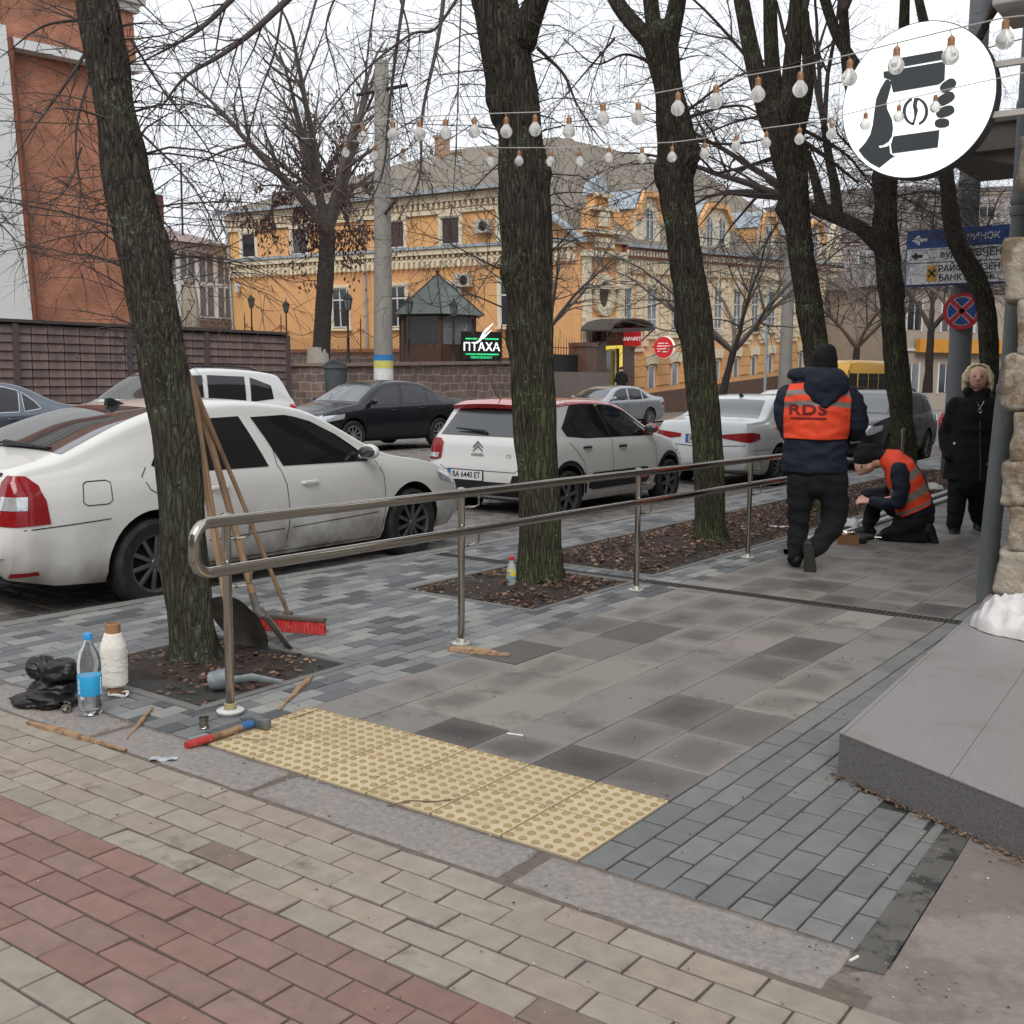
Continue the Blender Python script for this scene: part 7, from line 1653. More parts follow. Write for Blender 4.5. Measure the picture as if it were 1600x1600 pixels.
m_rust = pm('rusty wrought iron', srgb('#6a3c26'), .7, var=.2, scale=12)
def stone_mat(name, c1, c2, mort, sx, sy, axis='yz'):
    m = bpy.data.materials.new(name); m.use_nodes = True; nt = m.node_tree; N, L = nt.nodes, nt.links; b = N['Principled BSDF']; b.inputs['Roughness'].default_value = .9
    t = N.new('ShaderNodeTexCoord'); sp = N.new('ShaderNodeSeparateXYZ'); L.new(t.outputs['Object'], sp.inputs[0]); cb = N.new('ShaderNodeCombineXYZ'); ad = N.new('ShaderNodeMath'); ad.operation = 'ADD'
    L.new(sp.outputs[0], ad.inputs[0]); L.new(sp.outputs[1], ad.inputs[1]); L.new(ad.outputs[0], cb.inputs[0]); L.new(sp.outputs[2], cb.inputs[1])
    n = N.new('ShaderNodeTexNoise'); n.inputs['Scale'].default_value = 1.6/sx*.4; n.inputs['Detail'].default_value = 3; L.new(t.outputs['Object'], n.inputs['Vector'])
    mxv = N.new('ShaderNodeMix'); mxv.data_type = 'VECTOR'; mxv.inputs[0].default_value = .10*sx; L.new(cb.outputs[0], mxv.inputs[4]); L.new(n.outputs['Color'], mxv.inputs[5])
    va = N.new('ShaderNodeVectorMath'); va.operation = 'MULTIPLY_ADD'; L.new(n.outputs['Color'], va.inputs[0]); va.inputs[1].default_value = (sx*.7, sy*.9, 0); L.new(cb.outputs[0], va.inputs[2])
    br = N.new('ShaderNodeTexBrick'); br.inputs['Color1'].default_value = (*c1, 1); br.inputs['Color2'].default_value = (*c2, 1); br.inputs['Mortar'].default_value = (*mort, 1); br.inputs['Scale'].default_value = 1
    br.inputs['Brick Width'].default_value = sx; br.inputs['Row Height'].default_value = sy; br.inputs['Mortar Size'].default_value = sy*.075; br.inputs['Mortar Smooth'].default_value = .2; br.inputs['Bias'].default_value = 0
    L.new(va.outputs[0] if sx > .3 else cb.outputs[0], br.inputs['Vector'])
    n2 = N.new('ShaderNodeTexNoise'); n2.inputs['Scale'].default_value = 3.5 if sx > .3 else 1.3; n2.inputs['Detail'].default_value = 8; L.new(t.outputs['Object'], n2.inputs['Vector'])
    mr = N.new('ShaderNodeMapRange'); mr.inputs[1].default_value = .3; mr.inputs[2].default_value = .7; mr.inputs[3].default_value = .72; mr.inputs[4].default_value = 1.28; L.new(n2.outputs[0], mr.inputs[0])
    sc = N.new('ShaderNodeVectorMath'); sc.operation = 'SCALE'; L.new(br.outputs[0], sc.inputs[0]); L.new(mr.outputs[0], sc.inputs['Scale']); L.new(sc.outputs[0], b.inputs['Base Color'])
    bp = N.new('ShaderNodeBump'); bp.inputs['Distance'].default_value = .02; bp.invert = True; L.new(br.outputs['Fac'], bp.inputs['Height']); L.new(bp.outputs[0], b.inputs['Normal'])
    return m
m_stone = stone_mat('rubble stone wall', srgb('#7d6a62'), srgb('#6b5b57'), srgb('#9a8f84'), .46, .27)
m_brick = stone_mat('red brickwork', srgb('#b87c60'), srgb('#aa6c52'), srgb('#b59a88'), .26, .075)
# ---- the orange building
b = thing('orange_building', 'long orange and cream two storey building with an ornate street facade and grey hipped roof', 'building', mat=BM)
mb = MB(); mb.prism([(-22, 0), (0, 0), (0, 7.5), (-3.25, 10.1), (-22, 10.1)], (0, 0, 0), (1, 0, 0), (0, 0, 1), (0, 14, 0)); mb.bx(-8, 0, 14.001, 33, 0, 7.5); mb.build('wall', m_or, b); mb = MB(); mb.bx(-.001, .003, 3.5, 33, 2.6, 6.5); mb.build('street_wall', pm('peach plaster', srgb('#e0b78c'), .9, var=.08, scale=.8), b)
mb = MB(); ev = .45
def plane(m, *p): m.add(list(p), [tuple(range(len(p)))])
A_, B_, C_ = (-14.5, 10, 13.7), (-7.5, 10, 13.7), (-7.5, 27, 13.7)
plane(mb, (-22.5, -ev, 10.1), (-2.9, -ev, 10.1), B_, A_); plane(mb, (-3.3, -ev, 10.12), (.35, -ev, 7.5), (.35, 33.4, 7.5), C_, B_); plane(mb, (-22.5, -ev, 10.1), A_, (-22.5, 20, 10.1)); plane(mb, A_, B_, C_, (-14, 27, 10.1), (-22.5, 20, 10.1)); plane(mb, C_, (.35, 33.4, 7.5), (-14, 33.4, 7.5))
mb.build('roof', m_roof, b)
mb = MB(); mb.bx(-22.55, -3.2, -.55, -.40, 9.98, 10.14); mb.prism([(-3.35, 10.2), (.4, 7.62), (.4, 7.44), (-3.4, 10.02)], (0, -.5, 0), (1, 0, 0), (0, 0, 1), (0, .5, 0)); mb.bx(-22, -.01, -.32, -.02, 7.55, 7.68); mb.bx(.25, .48, 3.6, 33.5, 7.42, 7.56); mb.build('flashing', m_lead, b)
mb = MB()   # bands and dentils on the side wall
mb.bx(-22, -3.4, -.22, -.003, 9.62, 9.96); mb.bx(-22, -3.4, -.12, -.003, 9.1, 9.30); mb.bx(-22, -.01, -.24, -.004, 7.30, 7.54); mb.bx(-22, -.01, -.10, -.004, 7.02, 7.14)
x = -21.9
while x < -.2:
    mb.bx(x, x+.15, -.2, -.004, 6.72, 7.02)
    if x < -3.5: mb.bx(x, x+.15, -.18, -.003, 9.34, 9.60)
    mb.bx(x+.02, x+.11, -.18, -.006, 7.15, 7.29); x += .31
mb.build('cornice', m_cream, b)
mb = MB(); mb.bx(.004, .30, 3.5, 33, 6.95, 7.42, m=1); mb.bx(.003, .22, 3.5, 33, 6.82, 6.94, m=0); mb.bx(.003, .12, 3.5, 33, 6.45, 6.55, m=0)
y = 3.6
while y < 32.9: mb.bx(.004, .24, y, y+.12, 6.30, 6.82); mb.bx(.302, .36, y, y+.13, 7.05, 7.30); y += .3
mb.build('cornice', [m_cream, pm('red brown eave', srgb('#8d4f38'), .8)], b)
def win(par, ax, u, z0, z1, w, mat=m_win, sur=m_cream, arch=False, bars=(1, 1), head=.16, fr=.05, sill=True, blind=None):
    """window on the side wall (ax 'y') or the street wall (ax 'x')"""
    def bx(m, u0, u1, d0, d1, a, c):
        if ax == 'y': m.bx(u0, u1, -d1, -d0, a, c)
        else: m.bx(d0, d1, u0, u1, a, c)
    m = MB(); bx(m, u-w/2, u+w/2, .004, .02, z0, z1); g = m.build('window', mat, par)
    m = MB(); bx(m, u-w/2, u-w/2+fr, .02, .06, z0, z1); bx(m, u+w/2-fr, u+w/2, .02, .06, z0, z1); bx(m, u-w/2+fr, u+w/2-fr, .02, .06, z0, z0+fr); bx(m, u-w/2+fr, u+w/2-fr, .02, .06, z1-fr, z1)
    for k in range(1, bars[0]): c = lerp(u-w/2, u+w/2, k/bars[0]); bx(m, c-.03, c+.03, .02, .055, z0+fr, z1-fr)
    for k in range(bars[1]-1): c = lerp(z0, z1, bars[2+k]); bx(m, u-w/2+fr, u+w/2-fr, .02, .058, c-.035, c+.035)
    m.build('window_frame', m_frame, g)
    m = MB(); bx(m, u-w/2-.16, u-w/2, .003, .09, z0-.05, z1+head); bx(m, u+w/2, u+w/2+.16, .003, .09, z0-.05, z1+head); bx(m, u-w/2-.16, u+w/2+.16, .09, .11, z1+.02, z1+head); bx(m, u-w/2, u+w/2, .003, .09, z1, z1+head)
    if sill: bx(m, u-w/2-.22, u+w/2+.22, .003, .20, z0-.15, z0-.052)
    m.build('surround', sur, g); return g
for u in (-10.16, -6.87, -3.6, -16.6, -20.4): win(b, 'y', u, 7.72, 8.96, 1.05, m_wbrown if u > -12 else m_win)
for u in (-13.97, -10.2, -6.97, -3.6): win(b, 'y', u, 4.02, 5.95, 1.05, m_win, bars=(2, 2, .70))
for u, z in ((-4.85, 8.4), (-6.0, 6.08)):
    m = MB(); m.box((u, -.26, z), (.85, .34, .6), ch=.02); a = m.build('air_conditioner', pm('ac casing', srgb('#b9b4a6'), .5), b); m = MB(); m.lathe([(.22, -.44), (.22, -.432)], (u+.1, 0, z), 20, axis='y'); m.build('fan_grille', m_cblack, a)
for u in (-12.2, -21.95):
    m = MB(); m.tube([(u, -.10, 9.9), (u, -.10, 2)], .07, 8); m.build('downpipe', m_lead, b, smooth=True)
m = MB(); m.tube([(.1, 3.75, 6.6), (.1, 3.75, .3)], .07, 8); m.build('downpipe', m_brown, b, smooth=True)
m = MB(); m.box((-21.3, -.2, 6.1), (.22, .2, .35), ch=.03); m.prism([(-.18, 0), (.18, 0), (0, .16)], (-21.3, -.3, 6.27), (1, 0, 0), (0, 0, 1), (0, .2, 0)); m.build('wall_lamp', m_frame, b)
for u, z in ((-4.9, 5.0), (-4.6, 4.6)): pass
# street front: windows, pilasters, keystones, basement lights
for k in range(12):
    y = 3.98+2.47*k
    if y > 32: break
    win(b, 'x', y, 3.62, 5.66, .98, m_wincur, arch=True, bars=(2, 3, .62, .28), head=.10, sill=True)
    m = MB(); m.prism([(-.62, 5.72), (.62, 5.72), (.70, 6.18), (.22, 6.12), (.17, 6.32), (-.17, 6.32), (-.22, 6.12), (-.70, 6.18)], (.004, y, 0), (0, 1, 0), (0, 0, 1), (.16, 0, 0)); m.prism([(-.55, 5.72), (.55, 5.72), (.3, 5.62), (0, 5.58), (-.3, 5.62)], (.004, y, 0), (0, 1, 0), (0, 0, 1), (.13, 0, 0)); m.build('keystone', m_cream, b)
    m = MB(); m.bx(.004, .012, y-.33, y+.33, .95, 2.0); g = m.build('basement_window', m_wincur, b); m = MB(); m.bx(.012, .05, y-.33, y-.27, .95, 2.0); m.bx(.012, .05, y+.27, y+.33, .95, 2.0); m.bx(.012, .05, y-.27, y+.27, 1.94, 2.0)
    m.build('window_frame', m_frame, g)
    m = MB(); m.prism([(-.55, 2.02), (-.30, 2.10), (.30, 2.10), (.55, 2.02), (.74, 2.55), (-.74, 2.55)], (.003, y, 0), (0, 1, 0), (0, 0, 1), (.14, 0, 0)); m.build('lintel', m_cream, b)
    m = MB(); yy = y+1.23
    for z in np.arange(3.1, 5.9, .36): m.box((.07, yy, z), (.13, .46, .30))
    m.box((.05, yy, 4.5), (.09, .30, 3.2)); m.prism([(-.3, 5.85), (.3, 5.85), (0, 6.2)], (.004, yy, 0), (0, 1, 0), (0, 0, 1), (.14, 0, 0)); m.build('pilaster', m_cream, b)
    m = MB(); m.bx(.003, .18, y-.75, y+.75, 3.28, 3.45); m.bx(.004, .14, y-.75, y-.45, 2.95, 3.28); m.bx(.004, .14, y+.45, y+.75, 2.95, 3.28); m.bx(.002, .12, y+.8, y+1.66, 2.72, 2.86); m.build('sill', m_cream, b)
for kk in range(11):
    mb = MB(); y = 3.98+2.47*kk+1.235
    for z in (1.25, 1.75, 2.25): mb.box((.03, y, z), (.055, 1.3, .42))
    mb.bx(.0, .03, y-.66, y+.66, 1.03, 2.47); mb.build('rusticated_pier', m_or, b)
mb = MB(); mb.bx(.001, .25, -.05, 33, -1.6, .72); mb.bx(-22, -.05, -.22, -.001, -1, 2.6); mb.build('plinth', m_brown, b)
# entrance gable with oval window
mb = MB(); mb.prism([(-.1, 0), (3.5, 0), (3.5, 7.5), (3.2, 7.5), (3.2, 8.0), (2.75, 8.1), (2.7, 8.9), (2.3, 9.0), (2.2, 9.5), (1.1, 9.5), (1.05, 9.0), (.65, 8.9), (.6, 8.1), (.15, 8.0), (.1, 7.5), (-.1, 7.5)], (-.3, 0, 0), (0, 1, 0), (0, 0, 1), (.42, 0, 0)); mb.build('gable', m_or, b)
mb = MB()
for (y0, y1, z0, z1, d) in ((.0, .5, 0, 7.0, .2), (2.9, 3.4, 0, 7.0, .2), (-.1, 3.5, 6.9, 7.15, .28), (.05, 3.3, 7.9, 8.06, .24), (.6, 2.8, 8.85, 9.0, .24), (1.0, 2.3, 9.42, 9.58, .24), (.9, 2.45, 7.3, 7.7, .2), (1.3, 2.05, 8.2, 8.8, .2), (.0, 3.4, 4.15, 4.32, .22), (-.1, 3.5, 5.55, 5.7, .22)): mb.bx(.12, .12+d, y0, y1, z0, z1)
mb.build('moulding', m_cream, b)
def disc(nm, y, z, a, bb, x0, x1, mat, par, hole=None):
    n = 28; m = MB(); o = [(y+a*math.cos(2*PI*k/n), z+bb*math.sin(2*PI*k/n)) for k in range(n)]
    if hole is None: m.prism(o, (x0, 0, 0), (0, 1, 0), (0, 0, 1), (x1-x0, 0, 0))
    else:
        i_ = [(y+a*hole*math.cos(2*PI*k/n), z+bb*hole*math.sin(2*PI*k/n)) for k in range(n)]
        for k in range(n): m.prism([o[k], o[(k+1) % n], i_[(k+1) % n], i_[k]], (x0, 0, 0), (0, 1, 0), (0, 0, 1), (x1-x0, 0, 0))
    return m.build(nm, mat, par)
disc('oval_window', 1.65, 5.30, .50, .62, .12, .14, m_wbrown, b); disc('oval_surround', 1.65, 5.30, .85, .92, .125, .34, m_cream, b, hole=.64)
m = MB(); m.prism([(.9, 9.5), (2.4, 9.5), (2.1, 10.1), (1.65, 10.35), (1.2, 10.1)], (-.4, 0, 0), (0, 1, 0), (0, 0, 1), (.5, 0, 0)); m.build('gable_cap', m_lead, b)
# dormers on the street roof
def dormer(y, w, n=1):
    m = MB(); m.prism([(y-w/2, 7.4), (y+w/2, 7.4), (y+w/2, 9.2), (y+w*.28, 9.9), (y-w*.28, 9.9), (y-w/2, 9.2)], (-4.2, 0, 0), (0, 1, 0), (0, 0, 1), (4.1, 0, 0)); d = m.build('dormer', m_cream, b)
    m = MB(); m.prism([(y-w/2-.15, 8.75), (y-w/2-.15, 9.25), (y-w*.31, 10.05), (y+w*.31, 10.05), (y+w/2+.15, 9.25), (y+w/2+.15, 8.75), (y+w/2-.1, 8.75), (y+w/2-.1, 9.15), (y+w*.26, 9.8), (y-w*.26, 9.8), (y-w/2+.1, 9.15), (y-w/2+.1, 8.75)], (-.1, 0, 0), (0, 1, 0), (0, 0, 1), (.22, 0, 0)); m.build('dormer_moulding', m_or, d)
    m = MB(); m.bx(-3.9, -.35, y-w/2-.05, y-w/2+.001, 8.3, 9.15); m.build('dormer_cheek', m_or, d)
    m = MB(); m.prism([(y-w/2-.18, 9.22), (y-w*.30, 9.98), (y+w*.30, 9.98), (y+w/2+.18, 9.22), (y+w*.26, 10.12), (y-w*.26, 10.12)][:4]+[(y+w*.32, 10.12), (y-w*.32, 10.12)], (-4.3, 0, 0), (0, 1, 0), (0, 0, 1), (4.15, 0, 0)); m.build('dormer_roof', m_lead, d)
    for k in range(n):
        yy = y+(k-(n-1)/2)*1.5; q = [(yy-.36, 7.9), (yy+.36, 7.9), (yy+.36, 9.0), (yy+.25, 9.25), (yy, 9.36), (yy-.25, 9.25), (yy-.36, 9.0)]
        m = MB(); m.prism(q, (-.098, 0, 0), (0, 1, 0), (0, 0, 1), (.012, 0, 0)); wn = m.build('dormer_window', m_win, d)
        m = MB(); m.bx(-.085, -.05, yy-.42, yy-.34, 7.9, 9.05); m.bx(-.085, -.05, yy+.34, yy+.42, 7.9, 9.05); m.bx(-.085, -.05, yy-.03, yy+.03, 7.95, 9.3); m.bx(-.085, -.05, yy-.34, yy+.34, 8.75, 8.82); m.build('window_frame', m_frame, wn)
dormer(6.4, 2.2); dormer(13.7, 3.6, 2); dormer(20.8, 2.2); dormer(28.4, 2.6)
m = MB(); m.prism([(30.6, 7.4), (32.9, 7.4), (32.6, 9.2), (31.75, 10.2), (30.9, 9.2)], (-.2, 0, 0), (0, 1, 0), (0, 0, 1), (.4, 0, 0)); m.build('gable', m_cream, b)
for (x, y) in ((-14, 8.5), (-9.5, 14)): m = MB(); m.bx(x-.3, x+.3, y-.3, y+.3, 12, 14.1); m.bx(x-.36, x+.36, y-.36, y+.36, 14.1, 14.25); m.build('chimney', m_tanp, b)
# porch with canopy and the shop door
p = thing('entrance_porch', 'brown stone shop entrance under an arched dark canopy, yellow lit door frame', 'porch', mat=BM)
mb = MB(); mb.bx(.30, .75, -1.3, 1.0, -.3, 3.3); mb.bx(.30, .75, 2.2, 3.5, -.3, 3.7); mb.bx(.30, .75, 1.0, 2.2, 3.05, 3.7); mb.build('porch_wall', m_brown, p)
mb = MB(); mb.bx(.5, .56, 1.0, 2.2, -.3, 3.05); d = mb.build('door', m_frame, p); mb = MB(); mb.bx(.56, .58, 1.22, 2.0, .6, 2.85); mb.build('door_glass', m_win, d)
m_yel = pm('yellow light strip', srgb('#e0c23a'), .5, emit=((.9, .72, .12), .5))
mb = MB(); mb.bx(.76, .84, .92, 1.02, 2.95, 3.1); mb.bx(.76, .84, 2.1, 2.24, -.1, 3.1); mb.bx(.76, .84, 1.02, 2.1, 2.97, 3.1); mb.build('yellow_frame', m_yel, p)
mb = MB(); 
for i in range(9):
    a0, a1 = PI*i/9, PI*(i+1)/9; mb.prism([(1.5-1.9*math.cos(a0), 3.75+.45*math.sin(a0)), (1.5-1.9*math.cos(a1), 3.75+.45*math.sin(a1)), (1.5-1.9*math.cos(a1), 3.82+.45*math.sin(a1)), (1.5-1.9*math.cos(a0), 3.82+.45*math.sin(a0))], (.3, 0, 0), (0, 1, 0), (0, 0, 1), (1.5, 0, 0))
mb.bx(1.76, 1.82, -.4, 3.4, 3.70, 3.85); mb.build('canopy', pm('dark canopy sheet', srgb('#4a4643'), .5, metal=.3), p)
mb = MB()
for y in (-.3, 3.3):
    mb.tube([(.3, y, 2.6), (.8, y, 2.9), (1.75, y, 3.7)], .03, 5)
    for k in range(5): mb.tube([(.4+.3*k, y, 3.7), (.4+.3*k, y, 2.9+.17*k)], .018, 4)
mb.build('bracket', m_iron, p)
m_redsign = pm('red sign face', srgb('#c3262f'), .4, emit=((.55, .03, .04), .25)); m_wt = pm('white lettering', srgb('#f0efec'), .5, emit=((1, 1, 1), .25))
sg = thing('shop_sign', 'small red rectangular hanging sign with white letters beside the canopy', 'sign', mat=BM)
mb = MB(); mb.box((1.15, 2.55, 3.45), (.85, .12, .8)); mb.build('sign_box', m_redsign, sg); text('sign_lettering', 'МАРАФЕТ', .21, m_wt, sg, frame((1.15, 2.48, 3.36), (1, 0, 0), (0, 0, 1)), ext=.004, bold=.006, sx=.92)
mb = MB(); mb.tube([(.1, 2.55, 3.88), (1.6, 2.55, 3.88)], .025, 5); mb.build('arm', m_iron, sg)
sg = thing('round_shop_sign', 'round red projecting sign with faint white script on the ornate facade', 'sign', mat=BM)
mb = MB(); mb.lathe([(.50, -.09), (.50, .09)], (.75, 6.4, 2.88), 36, axis='y'); mb.build('sign_disc', m_redsign, sg); mb = MB(); mb.lathe([(.52, -.05), (.52, .10)], (.75, 6.4, 2.88), 36, axis='y'); mb.build('sign_rim', m_wt, sg)
mb = MB(); rnd = random.Random(3)
for r_, z in enumerate((3.06, 2.93, 2.80, 2.67)):
    x = .42+.05*(r_ in (0, 3)); 
    while x < 1.06-.05*(r_ in (0, 3)): mb.tube([(x, 6.30, z), (x+.02, 6.30, z+.045*rnd.random()+.01), (x+.045, 6.30, z-.01)], .011, 4); x += .06
mb.build('script', m_wt, sg); mb = MB(); mb.tube([(.1, 6.4, 2.9), (.3, 6.4, 2.9)], .03, 5); mb.build('arm', m_iron, sg)

# ---- terrace, stone walls, fences, gazebo
mb = MB(); mb.grid(lambda u, v: (lerp(-19.2, -45, u), lerp(-15, 110, v), -.25+(1.75*smoothstep((-lerp(-19.2, -45, u)-23)/6) if lerp(-15, 110, v) < 38 else 0)), 26, 60); struct(mb.build('far_pavement', m_far, smooth=True))
mb = MB(); k0 = -6
while k0 < 60: mb.bx(-19.25, -19.0, k0, k0+.98, -.5, -.22 if k0 < 24 else -.32); k0 += 1
struct(mb.build('far_kerb', m_pavg if False else pm('far kerb stone', dk('#8f8a85', .7), .9, var=.15)))
sw = thing('stone_wall', 'rubble stone retaining wall with a flat coping, behind the black saloon', 'wall', (-22, 26, 0))
mb = MB(); mb.prism([(20.7, -.8), (31.3, -.8), (31.3, 1.96), (20.7, 1.72)], (-22, 0, 0), (0, 1, 0), (0, 0, 1), (-.5, 0, 0)); mb.bx(-34, -22.5, 20.7, 21.2, -.8, 1.72); mb.build('wall', m_stone, sw, world=True)
mb = MB(); mb.prism([(20.6, 1.72), (31.4, 1.96), (31.4, 2.06), (20.6, 1.82)], (-21.9, 0, 0), (0, 1, 0), (0, 0, 1), (-.7, 0, 0)); mb.bx(-34, -22.6, 20.62, 21.28, 1.72, 1.82); mb.build('coping', pm('wall coping', dk('#8a7a70', .8), .9, var=.15), sw, world=True)
struct((lambda m: m.build('terrace_ground', m_far))(MB().prism([(-22.5, 21.2), (-40, 21.2), (-40, 37), (-22.5, 37)], (0, 0, .6), (1, 0, 0), (0, 1, 0), (0, 0, 1.05))))
# lower terrace wall further left, with an orange coping
a, c = at(380, 551, D=52), at(640, 566, D=47); dv = (c-a); dv.z = 0; L_ = dv.length; dn_ = dv.normalized(); ang = math.atan2(dn_.y, dn_.x)
tw = thing('terrace_wall', 'low stone terrace wall with orange coping in front of the orange building', 'wall', (a.x, a.y, 1.0), ang)
mb = MB(); mb.bx(0, L_, 0, .4, -.6, 1.45); mb.build('wall', m_stone, tw); mb = MB(); mb.bx(-.05, L_, -.06, .46, 1.45, 1.60); mb.build('coping', pm('orange coping', srgb('#a87454'), .9, var=.1), tw)
def iron_fence(name, label, A, Bp, h=1.1, mat=m_rust, posts=2.2):
    A, Bp = Vector(A), Vector(Bp); d = Bp-A; L = d.length; u = d.normalized(); t = thing(name, label, 'fence', A); n = max(2, int(L/posts))
    for i in range(n+1):
        q = A+d*i/n; m = MB(); m.tube([q, q+Vector((0, 0, h*.95))], .028, 6); m.tube([q+Vector((0, 0, h*.95)), q+Vector((0, 0, h*1.15))], [.035, .005], 6); m.build('fence_post', mat, t, world=True)
    for i in range(n):
        m = MB(); p0 = A+d*i/n; s_ = L/n; f = lambda x, z: p0+u*x+Vector((0, 0, z))
        sag = lambda x: h*(.78-.26*math.sin(PI*x/s_)); m.tube([f(s_*k/12, sag(s_*k/12)) for k in range(13)], .018, 5); m.tube([f(0, .08), f(s_, .08)], .018, 5)
        k = 0
        while k*.17 < s_+h:
            pts = []
            for (x0, sg_) in ((k*.17, -1),):
                q = [(x0+sg_*z, .08+z) for z in np.linspace(0, h*.8, 7)]; q = [(x, z) for x, z in q if 0 <= x <= s_ and z <= sag(x)]
                if len(q) > 1: m.tube([f(x+.03*math.sin(z*9), z) for x, z in q], .011, 4)
            k += 1
        for sx_ in (.14, s_-.14): m.tube([f(sx_+.10*math.cos(a_)*(1-a_/12), h*.72+.14*math.sin(a_)*(1-a_/12)) for a_ in np.linspace(0, 8, 16)], .012, 4)
        m.build('scroll_panel', mat, t, world=True)
    return t
iron_fence('iron_fence', 'rusty scrolled iron fence on the terrace wall in front of the orange building', at(383, 545, D=52), at(632, 562, D=46), 1.5)
iron_fence('iron_fence', 'short scrolled iron fence between the green sign and the wall end', (-22.25, 28.9, 2.02), (-22.25, 31.3, 2.07), 1.2, posts=1.2)
# gazebo kiosk
gz = Vector((-24.2, 27.6, 1.65)); t = thing('gazebo_kiosk', 'small glazed wooden kiosk with a pointed grey green roof on the terrace', 'kiosk', gz, .25)
n = 6; R0 = 1.45; pts = [(R0*math.cos(2*PI*k/n), R0*math.sin(2*PI*k/n)) for k in range(n)]; m_kw = pm('dark brown boards', srgb('#4a3429'), .6, var=.2, scale=3, stretch=(3, 3, 1))
for k in range(n):
    a, c = Vector((*pts[k], 0)), Vector((*pts[(k+1) % n], 0)); u = (c-a).normalized(); mid = (a+c)/2; M = Matrix.Rotation(math.atan2(u.y, u.x), 3, 'Z'); L = (c-a).length
    m = MB(); m.box(mid+Vector((0, 0, .42)), (L, .06, .84), rot=M); m.box(a+Vector((0, 0, 1.0)), (.13, .13, 2.0)); m.box(mid+Vector((0, 0, 1.95)), (L, .07, .12), rot=M); m.box(mid+Vector((0, 0, .88)), (L, .08, .06), rot=M); wl = m.build('kiosk_wall', m_kw, t)
    m = MB(); m.box(mid+Vector((0, 0, 1.40)), (L-.16, .02, .96), rot=M); m.build('kiosk_window', m_wincur if k % 2 else m_win, t)
m = MB(); e = [Vector((1.28*x, 1.28*y, 1.95)) for x, y in pts]; top = Vector((0, 0, 3.45)); m.add(e+[top], [(i, (i+1) % n, n) for i in range(n)]+[tuple(range(n))]); rf = m.build('kiosk_roof', pm('grey green metal roof', srgb('#5a625d'), .5, metal=.3, var=.12, scale=2), t)
m = MB()
for q in e: m.tube([q, top], .03, 5)
m.tube([top, top+Vector((0, 0, .28))], [.05, .01], 6); m.sphere(top+Vector((0, 0, .1)), .07, 8, 6); m.build('roof_rib', m_iron, rf)
# green illuminated sign
t = thing('green_sign', 'dark sign box with glowing green and white letters standing on the stone wall', 'sign', (-22.3, 27.75, 2.0), R_(50))
m = MB(); m.bx(-.72, .72, -.06, .06, 0, 1.02); m.build('sign_box', pm('sign black', srgb('#201f22'), .4), t)
m_gl = pm('green light', srgb('#1fa35c'), .4, emit=((.05, .75, .28), .7)); m_wl = pm('white light', srgb('#f3f6f3'), .4, emit=((.9, 1, .95), .8))
text('sign_lettering', 'ПТАХА', .40, m_wl, t, frame((0, -.07, .47), (1, 0, 0), (0, 0, 1)), ext=.006, bold=.005, sx=.98)
m = MB(); m.bx(-.58, .62, -.075, -.066, .20, .25); m.bx(-.58, -.15, -.075, -.066, .74, .79); m.bx(.12, .62, -.075, -.066, .74, .79); m.build('green_line', m_gl, t); text('small_lettering', 'ПЕНСІОНАТ', .10, m_gl, t, frame((0, -.07, .11), (1, 0, 0), (0, 0, 1)), ext=.004, bold=.004, sx=1.3)
m = MB(); m.tube([(-.15, -.075, .62), (0, -.075, .80), (.1, -.075, 1.0), (.42, -.075, 1.32)], [.02, .05, .05, .008], 6); m.tube([(.05, -.075, .78), (.18, -.075, .92), (.36, -.075, 1.08)], [.03, .03, .006], 6); m.tube([(-.2, -.075, .62), (-.05, -.075, .72)], [.03, .03], 6); m.build('bird_emblem', m_wl, t, smooth=True)
# iron street lanterns on the wall and terrace
def lantern_proto(loc, label, h=2.1):
    t = thing('lantern_post', label, 'lantern', loc, 0, 'small iron lantern posts on the terrace')
    m = MB(); m.lathe([(.09, 0), (.07, .1), (.045, .2), (.04, .7), (.055, .75), (.035, .8), (.03, h-.55), (.05, h-.5)], (0, 0, 0), 10); m.build('post', m_iron, t, smooth=40)
    m = MB(); m.lathe([(.07, h-.5), (.13, h-.18), (.14, h-.15)], (0, 0, 0), 6); hd = m.build('lamp_glass', pm('lantern glass', srgb('#6d6f70'), .2), t)
    m = MB(); m.lathe([(.17, h-.16), (.10, h-.06), (.03, h), (.02, h+.08), (.004, h+.14)], (0, 0, 0), 6)
    for k in range(6): a = 2*PI*k/6; m.tube([(.075*math.cos(a), .075*math.sin(a), h-.5), (.145*math.cos(a), .145*math.sin(a), h-.15)], .012, 4)
    m.build('lamp_cap', m_iron, hd); return t
LP = [(785, 560, None, 'at the right end of the stone wall, right of the green sign', (-22.3, 29.5, 2.0)), (704, 562, None, 'in front of the kiosk\'s right side', (-22.3, 26.2, 1.9)), (625, 565, None, 'just left of the kiosk', (-22.3, 23.9, 1.88)), (553, 570, None, 'at the left end of the stone wall', (-22.3, 21.1, 1.82))]
l0 = lantern_proto(LP[0][4], 'iron lantern post '+LP[0][3])
for q in LP[1:]: place(copy_tree(l0), 'iron lantern post '+q[3], q[4])
for (px, py, lb) in ((448, 548, 'behind the tiled fence, left of the whitewashed tree'), (394, 540, 'farthest left, by the corner of the orange building')):
    a = at(px, py, D=47); place(copy_tree(l0), 'iron lantern post '+lb, (a.x, a.y, a.z))
